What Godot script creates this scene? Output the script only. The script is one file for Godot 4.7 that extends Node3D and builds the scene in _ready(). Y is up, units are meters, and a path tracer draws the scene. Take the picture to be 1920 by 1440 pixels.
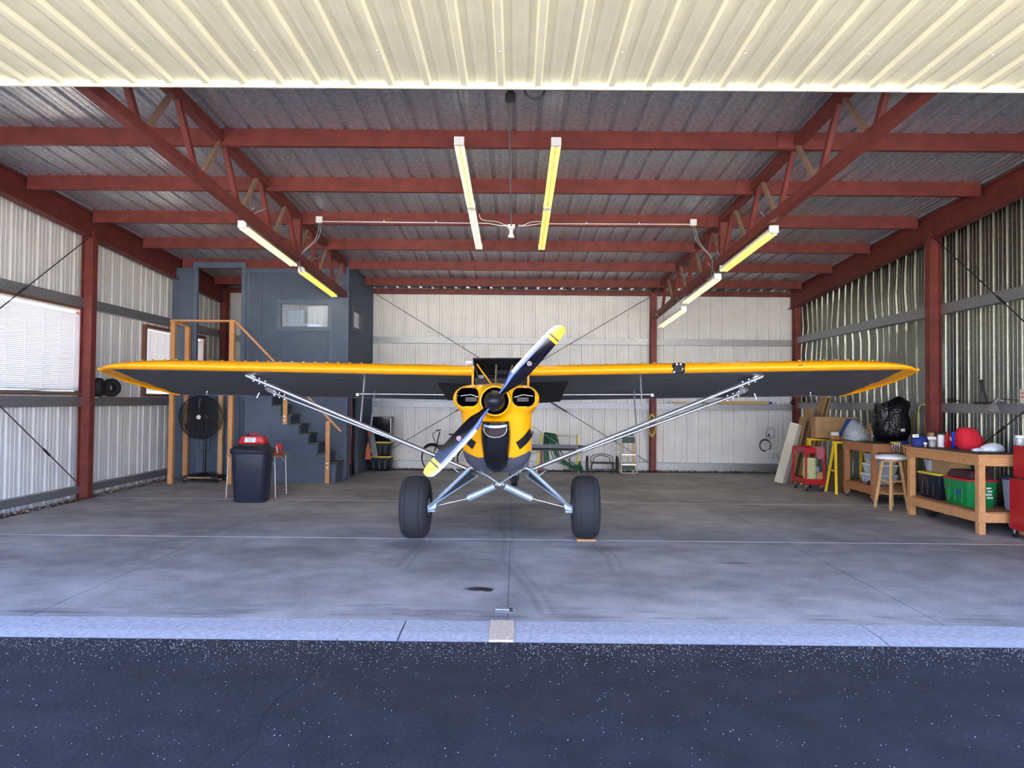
extends Node3D
# A yellow bush plane parked in an open steel hangar. Metres, y up; the camera stands on the asphalt in front of the open door and looks along -z.

const FOCAL := 1332.0                       # focal length in pixels of the 1920 x 1440 frame
const EYE := Vector3(0, 1.77, 0)
const LOOK := Vector3(1.343, 0.294, 0.52)   # pitch, yaw, roll in degrees
const WALL_L := -7.72
const WALL_R := 7.32
const WALL_B := -18.5
const DOOR_Z := -5.85
const TRUSS_L := -3.79
const TRUSS_R := 3.55

var view: Basis
var M := {}
var taken := {}
var kept := {}
var rng := RandomNumberGenerator.new()


# ---------------------------------------------------------------- pixels to places
func ray(px: float, py: float) -> Vector3:
	return view * Vector3((px - 960.0) / FOCAL, (720.0 - py) / FOCAL, -1.0)

func gp(px: float, py: float, h := 0.0) -> Vector3:      # the point at height h that shows at this pixel
	var d := ray(px, py)
	return EYE + d * ((h - EYE.y) / d.y)

func zp(px: float, py: float, z: float) -> Vector3:      # the point on the plane z
	var d := ray(px, py)
	return EYE + d * (z / d.z)

func xp(px: float, py: float, x: float) -> Vector3:      # the point on the plane x
	var d := ray(px, py)
	return EYE + d * (x / d.x)

func roof_y(z: float) -> float:
	return 5.21 - 0.05 * (-z - 8.95)


# ---------------------------------------------------------------- nodes
func numbered(called: String) -> String:
	taken[called] = taken.get(called, -1) + 1
	return called if taken[called] == 0 else "%s_%03d" % [called, taken[called]]

func tag(o: Node3D, label: String, category: String, group := "", kind := "") -> Node3D:
	o.set_meta("label", label)
	o.set_meta("category", category)
	if group: o.set_meta("group", group)
	if kind: o.set_meta("kind", kind)
	return o

func thing(called: String, label: String, category: String, at := Vector3.ZERO, turn := 0.0, group := "", kind := "") -> Node3D:
	var o := Node3D.new()
	o.name = numbered(called)
	add_child(o)
	o.position = at
	o.rotation.y = turn
	return tag(o, label, category, group, kind)

func structure(called: String, label: String, category: String, at := Vector3.ZERO) -> Node3D:
	return thing(called, label, category, at, 0.0, "", "structure")

func part(parent: Node3D, called: String, mesh: Mesh, mat: Material, xf := Transform3D()) -> MeshInstance3D:
	var o := MeshInstance3D.new()
	o.name = called
	o.mesh = mesh
	o.material_override = mat
	o.transform = xf
	parent.add_child(o, true)
	return o

func at(x: float, y: float, z: float) -> Transform3D:
	return Transform3D(Basis(), Vector3(x, y, z))

func atv(v: Vector3) -> Transform3D:
	return Transform3D(Basis(), v)

func turned(v: Vector3, deg: Vector3) -> Transform3D:
	return Transform3D(Basis.from_euler(deg * PI / 180.0), v)


# ---------------------------------------------------------------- shapes
func S(smooth := false) -> SurfaceTool:
	var st := SurfaceTool.new()
	st.begin(Mesh.PRIMITIVE_TRIANGLES)
	st.set_smooth_group(0 if smooth else -1)
	return st

func done(st: SurfaceTool) -> ArrayMesh:
	st.generate_normals()
	st.index()
	return st.commit()

func tri(st: SurfaceTool, a: Vector3, b: Vector3, c: Vector3) -> void:    # counter-clockwise seen from outside
	st.add_vertex(a)
	st.add_vertex(c)
	st.add_vertex(b)

func quad(st: SurfaceTool, a: Vector3, b: Vector3, c: Vector3, d: Vector3) -> void:
	tri(st, a, b, c)
	tri(st, a, c, d)

func tri_out(st: SurfaceTool, a: Vector3, b: Vector3, c: Vector3, ref: Vector3) -> void:
	if (b - a).cross(c - a).dot((a + b + c) / 3.0 - ref) >= 0.0: tri(st, a, b, c)
	else: tri(st, a, c, b)

func quad_out(st: SurfaceTool, a: Vector3, b: Vector3, c: Vector3, d: Vector3, ref: Vector3) -> void:
	tri_out(st, a, b, c, ref)
	tri_out(st, a, c, d, ref)

func add_box(st: SurfaceTool, c: Vector3, size: Vector3, b := Basis()) -> void:
	var h := size * 0.5
	for ax in 3:
		for s in [-1.0, 1.0]:
			var n := Vector3.ZERO
			var u := Vector3.ZERO
			var v := Vector3.ZERO
			n[ax] = h[ax] * s
			u[(ax + 1) % 3] = h[(ax + 1) % 3]
			v[(ax + 2) % 3] = h[(ax + 2) % 3]
			quad_out(st, c + b * (n - u - v), c + b * (n + u - v), c + b * (n + u + v), c + b * (n - u + v), c)

func block(size: Vector3, bevel := 0.004) -> ArrayMesh:     # a box with chamfered edges, shared by size
	var key := "b%.4f %.4f %.4f %.4f" % [size.x, size.y, size.z, bevel]
	if kept.has(key): return kept[key]
	var st := S()
	var h := size * 0.5
	var e := minf(bevel, minf(h.x, minf(h.y, h.z)) * 0.9)
	var cn := func(sx: float, sy: float, sz: float, ax: int) -> Vector3:
		var p := Vector3(sx * h.x, sy * h.y, sz * h.z)
		var s := Vector3(sx, sy, sz)
		for i in 3:
			if i != ax: p[i] -= s[i] * e
		return p
	var sg := [-1.0, 1.0]
	for ax in 3:
		for s in sg:
			var q := []
			for w in [[-1.0, -1.0], [1.0, -1.0], [1.0, 1.0], [-1.0, 1.0]]:
				var g := Vector3.ZERO
				g[ax] = s
				g[(ax + 1) % 3] = w[0]
				g[(ax + 2) % 3] = w[1]
				q.append(cn.call(g.x, g.y, g.z, ax))
			quad_out(st, q[0], q[1], q[2], q[3], Vector3.ZERO)
		for s in sg:
			for t in sg:     # the edge that runs along ax
				var b := (ax + 1) % 3
				var c := (ax + 2) % 3
				var g0 := Vector3.ZERO
				g0[ax] = -1.0
				g0[b] = s
				g0[c] = t
				var g1 := g0
				g1[ax] = 1.0
				quad_out(st, cn.call(g0.x, g0.y, g0.z, b), cn.call(g1.x, g1.y, g1.z, b), cn.call(g1.x, g1.y, g1.z, c), cn.call(g0.x, g0.y, g0.z, c), Vector3.ZERO)
	for x in sg:
		for y in sg:
			for z in sg:
				tri_out(st, cn.call(x, y, z, 0), cn.call(x, y, z, 1), cn.call(x, y, z, 2), Vector3.ZERO)
	kept[key] = done(st)
	return kept[key]

func box(parent: Node3D, called: String, c: Vector3, size: Vector3, mat: Material, deg := Vector3.ZERO, bevel := 0.004) -> MeshInstance3D:
	return part(parent, called, block(size, bevel), mat, turned(c, deg))

func along(a: Vector3, b: Vector3, side := Vector3.RIGHT) -> Transform3D:   # local y runs from a to b, local x near side
	var y := (b - a).normalized()
	var z := side.cross(y)
	if z.length() < 0.01: z = Vector3.FORWARD.cross(y)
	z = z.normalized()
	return Transform3D(Basis(y.cross(z), y, z), (a + b) * 0.5)

func board(parent: Node3D, called: String, a: Vector3, b: Vector3, w: float, d: float, mat: Material, side := Vector3.RIGHT, bevel := 0.004) -> MeshInstance3D:
	return part(parent, called, block(Vector3(w, snappedf(a.distance_to(b), 0.0005), d), bevel), mat, along(a, b, side))

func add_tube(st: SurfaceTool, pts: Array, r, sides := 8, closed := false, flat := 1.0) -> void:
	var n := pts.size()
	var rings := []
	var u := Vector3.ZERO
	for i in n:
		var p: Vector3 = pts[i]
		var q0: Vector3 = pts[(i - 1 + n) % n] if closed or i > 0 else p
		var q1: Vector3 = pts[(i + 1) % n] if closed or i < n - 1 else p
		var t := (q1 - q0).normalized()
		if u == Vector3.ZERO:
			u = t.cross(Vector3.UP if absf(t.y) < 0.9 else Vector3.RIGHT).normalized()
		u = (u - t * u.dot(t)).normalized()
		var v := t.cross(u)
		var ri: float = r[i] if r is Array else r
		var ring := []
		for k in sides:
			var a := TAU * k / sides
			ring.append(p + u * cos(a) * ri * flat + v * sin(a) * ri)
		rings.append(ring)
	add_loft(st, rings, not closed, not closed, closed)

func add_loft(st: SurfaceTool, rings: Array, cap0 := true, cap1 := true, join := false) -> void:
	var n := rings.size()
	var m: int = rings[0].size()
	st.set_smooth_group(0)
	for i in (n if join else n - 1):
		var a: Array = rings[i]
		var b: Array = rings[(i + 1) % n]
		for k in m:
			var l := (k + 1) % m
			quad(st, a[k], a[l], b[l], b[k])
	st.set_smooth_group(-1)
	for c in [[cap0, rings[0], true], [cap1, rings[n - 1], false]]:
		if c[0]:
			var ring: Array = c[1]
			var mid := Vector3.ZERO
			for p in ring: mid += p
			mid /= m
			for k in m:
				if c[2]: tri(st, mid, ring[(k + 1) % m], ring[k])
				else: tri(st, mid, ring[k], ring[(k + 1) % m])
	st.set_smooth_group(0)

func tube(parent: Node3D, called: String, pts: Array, r, mat: Material, sides := 8, closed := false, flat := 1.0) -> MeshInstance3D:
	var st := S(true)
	add_tube(st, pts, r, sides, closed, flat)
	return part(parent, called, done(st), mat)

func add_lathe(st: SurfaceTool, prof: Array, sides := 24, xf := Transform3D(), soft := true) -> void:   # prof of Vector2(radius, height) from the bottom upwards
	for i in prof.size() - 1:
		st.set_smooth_group(0 if soft else i + 1)
		for k in sides:
			var a0 := TAU * k / sides
			var a1 := TAU * (k + 1) / sides
			var p: Vector2 = prof[i]
			var q: Vector2 = prof[i + 1]
			var a := xf * Vector3(cos(a0) * p.x, p.y, -sin(a0) * p.x)
			var b := xf * Vector3(cos(a1) * p.x, p.y, -sin(a1) * p.x)
			var c := xf * Vector3(cos(a1) * q.x, q.y, -sin(a1) * q.x)
			var d := xf * Vector3(cos(a0) * q.x, q.y, -sin(a0) * q.x)
			if p.x > 1e-5: tri(st, a, b, c)
			if q.x > 1e-5: tri(st, a, c, d)
	st.set_smooth_group(0)

func lathe(parent: Node3D, called: String, prof: Array, mat: Material, xf := Transform3D(), sides := 24, soft := false) -> MeshInstance3D:
	var key := "l%s %d %s" % [str(prof), sides, soft]
	if not kept.has(key):
		var st := S(true)
		add_lathe(st, prof, sides, Transform3D(), soft)
		kept[key] = done(st)
	return part(parent, called, kept[key], mat, xf)

func add_prism(st: SurfaceTool, poly: Array, d: float, xf := Transform3D()) -> void:    # polygon in x and y, from z = 0 to z = d
	var pv := PackedVector2Array(poly)
	var area := 0.0
	for i in pv.size(): area += pv[i].cross(pv[(i + 1) % pv.size()])
	if area < 0.0: pv.reverse()
	var ix := Geometry2D.triangulate_polygon(pv)
	st.set_smooth_group(-1)
	for t in range(0, ix.size(), 3):
		var a := pv[ix[t]]
		var b := pv[ix[t + 1]]
		var c := pv[ix[t + 2]]
		if (b - a).cross(c - a) < 0.0:
			var s := b
			b = c
			c = s
		tri(st, xf * Vector3(a.x, a.y, d), xf * Vector3(b.x, b.y, d), xf * Vector3(c.x, c.y, d))
		tri(st, xf * Vector3(a.x, a.y, 0), xf * Vector3(c.x, c.y, 0), xf * Vector3(b.x, b.y, 0))
	for i in pv.size():
		var p := pv[i]
		var q := pv[(i + 1) % pv.size()]
		quad(st, xf * Vector3(p.x, p.y, 0), xf * Vector3(q.x, q.y, 0), xf * Vector3(q.x, q.y, d), xf * Vector3(p.x, p.y, d))

func prism(parent: Node3D, called: String, poly: Array, d: float, mat: Material, xf := Transform3D()) -> MeshInstance3D:
	var st := S()
	add_prism(st, poly, d)
	return part(parent, called, done(st), mat, xf)

func rounded(w: float, h: float, r: float, seg := 4) -> Array:     # outline of a rounded rectangle
	var out := []
	for c in [[1, 1, 0.0], [-1, 1, 0.5], [-1, -1, 1.0], [1, -1, 1.5]]:
		for i in seg + 1:
			var a: float = PI * (c[2] + 0.5 * i / seg)
			out.append(Vector2(c[0] * (w * 0.5 - r) + cos(a) * r, c[1] * (h * 0.5 - r) + sin(a) * r))
	return out

func tub(w0: float, d0: float, w1: float, d1: float, h: float, r: float, y0 := 0.0) -> ArrayMesh:    # a tapered rounded block that stands on y0
	var st := S(true)
	var rings := []
	for f in [[w0 - 0.03, d0 - 0.03, 0.0], [w0, d0, 0.02], [w1, d1, h]]:
		var ring := []
		for p in rounded(f[0], f[1], r): ring.append(Vector3(p.x, y0 + f[2], -p.y))
		rings.append(ring)
	add_loft(st, rings)
	return done(st)

func arc_pts(c: Vector3, r: float, a0: float, a1: float, n: int, u: Vector3, v: Vector3) -> Array:
	var out := []
	for i in n + 1:
		var a := lerpf(a0, a1, float(i) / n)
		out.append(c + u * cos(a) * r + v * sin(a) * r)
	return out

func curve(ctrl: Array, n: int) -> Array:      # a smooth line through the control points
	var out := []
	var m := ctrl.size()
	for i in m - 1:
		var p0: Vector3 = ctrl[maxi(i - 1, 0)]
		var p1: Vector3 = ctrl[i]
		var p2: Vector3 = ctrl[i + 1]
		var p3: Vector3 = ctrl[mini(i + 2, m - 1)]
		for k in n: out.append(p1.cubic_interpolate(p2, p0, p3, float(k) / n))
	out.append(ctrl[m - 1])
	return out

func i_beam(w: float, h: float, t := 0.012) -> Array:     # I section, flanges along x
	var a := w * 0.5
	var b := h * 0.5
	var s := t * 0.5
	return [Vector2(-a, -b), Vector2(a, -b), Vector2(a, -b + t), Vector2(s, -b + t), Vector2(s, b - t), Vector2(a, b - t), Vector2(a, b), Vector2(-a, b), Vector2(-a, b - t), Vector2(-s, b - t), Vector2(-s, -b + t), Vector2(-a, -b + t)]

func c_beam(w: float, h: float, t := 0.006, lip := 0.02) -> Array:   # C section, open towards +x
	return [Vector2(0, 0), Vector2(w, 0), Vector2(w, lip), Vector2(w - t, lip), Vector2(w - t, t), Vector2(t, t), Vector2(t, h - t), Vector2(w - t, h - t), Vector2(w - t, h - lip), Vector2(w, h - lip), Vector2(w, h), Vector2(0, h)]


# ribbed steel sheet: x across the ribs, y along them from y0 up to a top that may slope, ribs standing out to +z
func sheet(width: float, y0: float, top_a: float, top_b: float, segs := 1, warp = null) -> ArrayMesh:
	var key := "s%.3f %.3f %.3f %.3f %d" % [width, y0, top_a, top_b, segs]
	if warp == null and kept.has(key): return kept[key]
	var one := [[0.0, 0.0], [0.030, 0.0], [0.036, 0.005], [0.058, 0.005], [0.064, 0.0], [0.114, 0.0], [0.128, 0.036], [0.174, 0.036], [0.188, 0.0], [0.241, 0.0], [0.247, 0.005], [0.269, 0.005], [0.275, 0.0]]
	var xs := []
	var pitch := 0.3048
	for k in int(ceil(width / pitch - 0.001)):
		for p in one:
			if k * pitch + p[0] < width - 0.002: xs.append(Vector2(k * pitch + p[0], p[1]))
	xs.append(Vector2(width, 0.0))
	var st := S()
	var grid := []
	for j in segs + 1:
		var row := []
		for p in xs:
			var v := Vector3(p.x, lerpf(y0, lerpf(top_a, top_b, p.x / width), float(j) / segs), p.y)
			if warp != null: v += warp.call(v)
			row.append(v)
		grid.append(row)
	for j in segs:
		for i in xs.size() - 1:
			quad(st, grid[j][i], grid[j][i + 1], grid[j + 1][i + 1], grid[j + 1][i])
	var m := done(st)
	if warp == null: kept[key] = m
	return m


# ---------------------------------------------------------------- materials
func mat(key: String, c: Color, rough := 0.6, metal := 0.0) -> StandardMaterial3D:
	var m := StandardMaterial3D.new()
	m.resource_name = key
	m.albedo_color = c
	m.roughness = rough
	m.metallic = metal
	M[key] = m
	return m

func noise(freq: float, octaves: int, sd: int, kind := FastNoiseLite.TYPE_SIMPLEX_SMOOTH) -> FastNoiseLite:
	var n := FastNoiseLite.new()
	n.noise_type = kind
	n.frequency = freq
	n.fractal_octaves = octaves
	n.seed = sd
	return n

func tex(n: FastNoiseLite, ramp: Array, size := 512) -> NoiseTexture2D:      # ramp: colours spread evenly over the noise
	var t := NoiseTexture2D.new()
	t.width = size
	t.height = size
	t.seamless = true
	t.noise = n
	if ramp:
		var g := Gradient.new()
		g.offsets = PackedFloat32Array(range(ramp.size()).map(func(i): return float(i) / (ramp.size() - 1)))
		g.colors = PackedColorArray(ramp)
		t.color_ramp = g
	return t

func grain(m: StandardMaterial3D, n: FastNoiseLite, lo: float, hi: float, scale: Vector3, world := false) -> StandardMaterial3D:   # mottles a material's colour
	m.albedo_texture = tex(n, [Color(lo, lo, lo), Color(hi, hi, hi)])
	m.uv1_triplanar = true
	m.uv1_world_triplanar = world
	m.uv1_scale = scale
	return m

func relief(m: StandardMaterial3D, n: FastNoiseLite, cm: float) -> StandardMaterial3D:
	m.heightmap_enabled = true
	m.heightmap_texture = tex(n, [])
	m.heightmap_scale = cm
	return m

func materials() -> void:
	var n_soft := noise(0.01, 4, 3)
	var n_fine := noise(0.06, 3, 5)
	grain(mat("red_steel", Color8(128, 56, 49), 0.6), n_soft, 0.78, 1.0, Vector3(0.6, 0.6, 0.6), true)
	grain(mat("web_tan", Color8(150, 122, 100), 0.7), n_soft, 0.75, 1.0, Vector3(1, 1, 1))
	grain(mat("white_sheet", Color8(226, 226, 224), 0.42), n_soft, 0.93, 1.0, Vector3(0.3, 0.3, 0.3), true)
	var gal := grain(mat("galvanised", Color8(152, 155, 143), 0.36, 1.0), n_fine, 0.80, 1.0, Vector3(0.5, 0.5, 0.5), true)
	relief(gal, n_soft, 0.06)
	var gr := grain(mat("roof_sheet", Color8(216, 224, 232), 0.34, 0.62), n_fine, 0.74, 1.0, Vector3(0.4, 0.4, 0.4), true)
	relief(gr, n_soft, 0.06)
	grain(mat("girt", Color8(172, 175, 178), 0.45, 0.7), n_fine, 0.78, 1.0, Vector3(0.7, 0.7, 0.7), true)
	grain(mat("cream_sheet", Color8(238, 235, 206), 0.5), n_soft, 0.95, 1.0, Vector3(0.4, 0.4, 0.4), true)
	mat("cream_trim", Color8(240, 237, 212), 0.45)
	grain(mat("loft_blue", Color8(78, 92, 112), 0.7), n_soft, 0.9, 1.0, Vector3(0.5, 0.5, 0.5), true)
	grain(mat("loft_trim", Color8(86, 100, 121), 0.65), n_soft, 0.92, 1.0, Vector3(0.5, 0.5, 0.5), true)
	grain(mat("tread", Color8(98, 100, 96), 0.85), n_fine, 0.75, 1.0, Vector3(1, 1, 1), true)
	var n_wood := noise(0.02, 4, 21)
	for w in [["pine", Color8(214, 160, 106)], ["pine_pale", Color8(222, 184, 136)], ["fir", Color8(184, 128, 84)], ["fir_dark", Color8(150, 98, 62)], ["stool_wood", Color8(214, 176, 118)]]:
		var wm: StandardMaterial3D = mat(w[0], w[1], 0.62)
		wm.albedo_texture = tex(n_wood, [Color(0.66, 0.58, 0.5), Color(1, 1, 1), Color(0.86, 0.8, 0.74), Color(1, 0.98, 0.95)])
		wm.uv1_triplanar = true
		wm.uv1_scale = Vector3(5.0, 0.45, 5.0)
	grain(mat("bench_top", Color8(104, 94, 84), 0.75), n_fine, 0.6, 1.0, Vector3(0.8, 0.8, 0.8), true)
	grain(mat("cardboard", Color8(176, 140, 98), 0.85), n_soft, 0.88, 1.0, Vector3(0.8, 0.8, 0.8), true)
	grain(mat("cardboard_dark", Color8(132, 104, 76), 0.85), n_soft, 0.85, 1.0, Vector3(0.8, 0.8, 0.8), true)
	# the aeroplane
	var yl := mat("plane_yellow", Color8(232, 154, 0), 0.36)
	yl.metallic_specular = 0.4
	yl.clearcoat_enabled = true
	yl.clearcoat = 0.12
	yl.clearcoat_roughness = 0.08
	var vc := mat("cowl_paint", Color.WHITE, 0.22)
	vc.vertex_color_use_as_albedo = true
	vc.clearcoat_enabled = true
	vc.clearcoat = 0.2
	vc.clearcoat_roughness = 0.08
	var bl := mat("blade_paint", Color.WHITE, 0.16)
	bl.vertex_color_use_as_albedo = true
	mat("plane_grey", Color8(70, 74, 84), 0.45)
	mat("plane_black", Color8(22, 23, 27), 0.28)
	mat("carbon", Color8(16, 17, 22), 0.22)
	mat("spinner", Color8(17, 18, 24), 0.42)
	mat("strut_silver", Color8(214, 218, 222), 0.26, 0.85)
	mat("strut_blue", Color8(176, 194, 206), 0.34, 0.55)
	mat("chrome", Color8(225, 226, 228), 0.15, 1.0)
	var tr := grain(mat("tyre", Color8(44, 45, 49), 0.82), n_fine, 0.8, 1.0, Vector3(2, 2, 2))
	relief(tr, n_fine, 0.05)
	mat("hub_grey", Color8(150, 154, 160), 0.4, 0.7)
	var gl := mat("windscreen", Color(0.05, 0.05, 0.06, 0.35), 0.04)
	gl.metallic_specular = 0.2
	gl.transparency = BaseMaterial3D.TRANSPARENCY_ALPHA
	var pn := mat("pane", Color(0.9, 0.95, 1.0, 0.12), 0.02)
	pn.transparency = BaseMaterial3D.TRANSPARENCY_ALPHA
	# plain things
	for c in [["white", 238, 238, 236, 0.5], ["paper", 236, 236, 232, 0.8], ["black", 20, 20, 23, 0.5], ["black_metal", 24, 24, 28, 0.4], ["rubber", 22, 22, 25, 0.75], ["navy_plastic", 30, 36, 54, 0.42], ["tote_black", 24, 28, 40, 0.4],
		["lid_yellow", 226, 206, 50, 0.45], ["green_plastic", 18, 132, 66, 0.4], ["red_plastic", 190, 28, 40, 0.4], ["red_enamel", 172, 18, 32, 0.32], ["grey_tote", 158, 162, 176, 0.45], ["lid_teal", 46, 66, 76, 0.5],
		["hose_green", 22, 84, 58, 0.5], ["pipe_yellow", 226, 200, 62, 0.5], ["saw_yellow", 240, 202, 40, 0.4], ["cord_yellow", 206, 184, 84, 0.6], ["cord_blue", 32, 38, 84, 0.5], ["orange", 196, 104, 62, 0.65], ["sign_blue", 40, 74, 150, 0.6],
		["blue_bright", 22, 74, 210, 0.45], ["blue_cloth", 30, 46, 120, 0.8], ["red_cloth", 196, 22, 42, 0.85], ["rag_pink", 168, 92, 100, 0.9], ["cloth_white", 228, 228, 228, 0.9], ["olive", 76, 74, 54, 0.8], ["maroon", 92, 40, 48, 0.9],
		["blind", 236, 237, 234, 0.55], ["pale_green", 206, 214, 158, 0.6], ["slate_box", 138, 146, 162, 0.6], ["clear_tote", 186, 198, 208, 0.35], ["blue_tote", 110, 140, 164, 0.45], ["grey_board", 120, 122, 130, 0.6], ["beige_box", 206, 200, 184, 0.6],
		["red_grip", 206, 40, 40, 0.5], ["window_wood", 118, 76, 56, 0.7], ["light_wood", 208, 170, 112, 0.7], ["print_red", 214, 84, 60, 0.7], ["step_green", 30, 70, 62, 0.5], ["brown_door", 74, 56, 52, 0.7], ["fixture_white", 236, 236, 234, 0.35]]:
		mat(c[0], Color8(c[1], c[2], c[3]), c[4])
	mat("recess_shade", Color8(9, 9, 10), 0.95).metallic_specular = 0.1  # near-black that stands in for shade inside the cowl openings
	mat("dark_steel", Color8(58, 56, 58), 0.45, 0.6)
	mat("pipe_steel", Color8(196, 190, 184), 0.35, 0.7)
	M["blind"].backlight_enabled = true
	M["blind"].backlight = Color(0.13, 0.13, 0.13)
	var bag := mat("bag_black", Color8(14, 14, 18), 0.18)
	relief(bag, noise(0.02, 3, 31), 1.2)
	bag.uv1_triplanar = true
	bag.uv1_scale = Vector3(2.0, 2.0, 2.0)
	var film := mat("film", Color(0.86, 0.88, 0.9, 0.28), 0.12)
	film.transparency = BaseMaterial3D.TRANSPARENCY_ALPHA
	var clear := mat("clear_plastic", Color(0.8, 0.84, 0.88, 0.4), 0.1)
	clear.transparency = BaseMaterial3D.TRANSPARENCY_ALPHA

func ink(px: int, py: int, c: Color) -> Image:
	var im := Image.create(px, py, false, Image.FORMAT_RGBA8)
	im.fill(c)
	return im

func picture(im: Image, rough := 0.6) -> StandardMaterial3D:
	var m := StandardMaterial3D.new()
	m.albedo_texture = ImageTexture.create_from_image(im)
	m.roughness = rough
	return m


# ---------------------------------------------------------------- camera, sky, sun
func _ready() -> void:
	view = Basis.from_euler(LOOK * PI / 180.0)
	var cam := Camera3D.new()
	cam.name = "camera"
	add_child(cam)
	cam.transform = Transform3D(view, EYE)
	cam.fov = rad_to_deg(2.0 * atan(720.0 / FOCAL))
	cam.near = 0.05
	cam.far = 400.0
	cam.current = true
	var env := Environment.new()
	var sky_mat := ProceduralSkyMaterial.new()
	sky_mat.sky_top_color = Color(0.36, 0.51, 0.82)
	sky_mat.sky_horizon_color = Color(0.70, 0.79, 0.95)
	sky_mat.sky_curve = 0.18
	sky_mat.ground_bottom_color = Color(0.35, 0.35, 0.36)
	sky_mat.ground_horizon_color = Color(0.6, 0.66, 0.76)
	sky_mat.energy_multiplier = 1.9
	var sky := Sky.new()
	sky.sky_material = sky_mat
	env.background_mode = Environment.BG_SKY
	env.sky = sky
	env.tonemap_mode = Environment.TONE_MAPPER_LINEAR
	env.tonemap_exposure = 5.3
	env.sdfgi_enabled = true
	env.ssao_enabled = true
	env.ssil_enabled = true
	var we := WorldEnvironment.new()
	we.name = "surroundings"
	we.environment = env
	add_child(we)
	var sun := DirectionalLight3D.new()
	sun.name = "sun"
	sun.light_color = Color(1.0, 0.96, 0.90)
	sun.light_energy = 6.0
	sun.light_angular_distance = 0.53
	sun.shadow_enabled = true
	sun.sky_mode = DirectionalLight3D.SKY_MODE_LIGHT_ONLY
	add_child(sun)
	sun.look_at_from_position(Vector3(0, 20, 0), Vector3(0, 20, 0) + Vector3(-0.10, -0.80, 0.55), Vector3.UP)
	rng.seed = 7
	materials()
	ground()
	slab_floor()
	walls()
	roof()
	raised_door()
	loft()
	strip_lights()
	aeroplane()
	left_side()
	back_side()
	right_side()
	outdoors()


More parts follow.
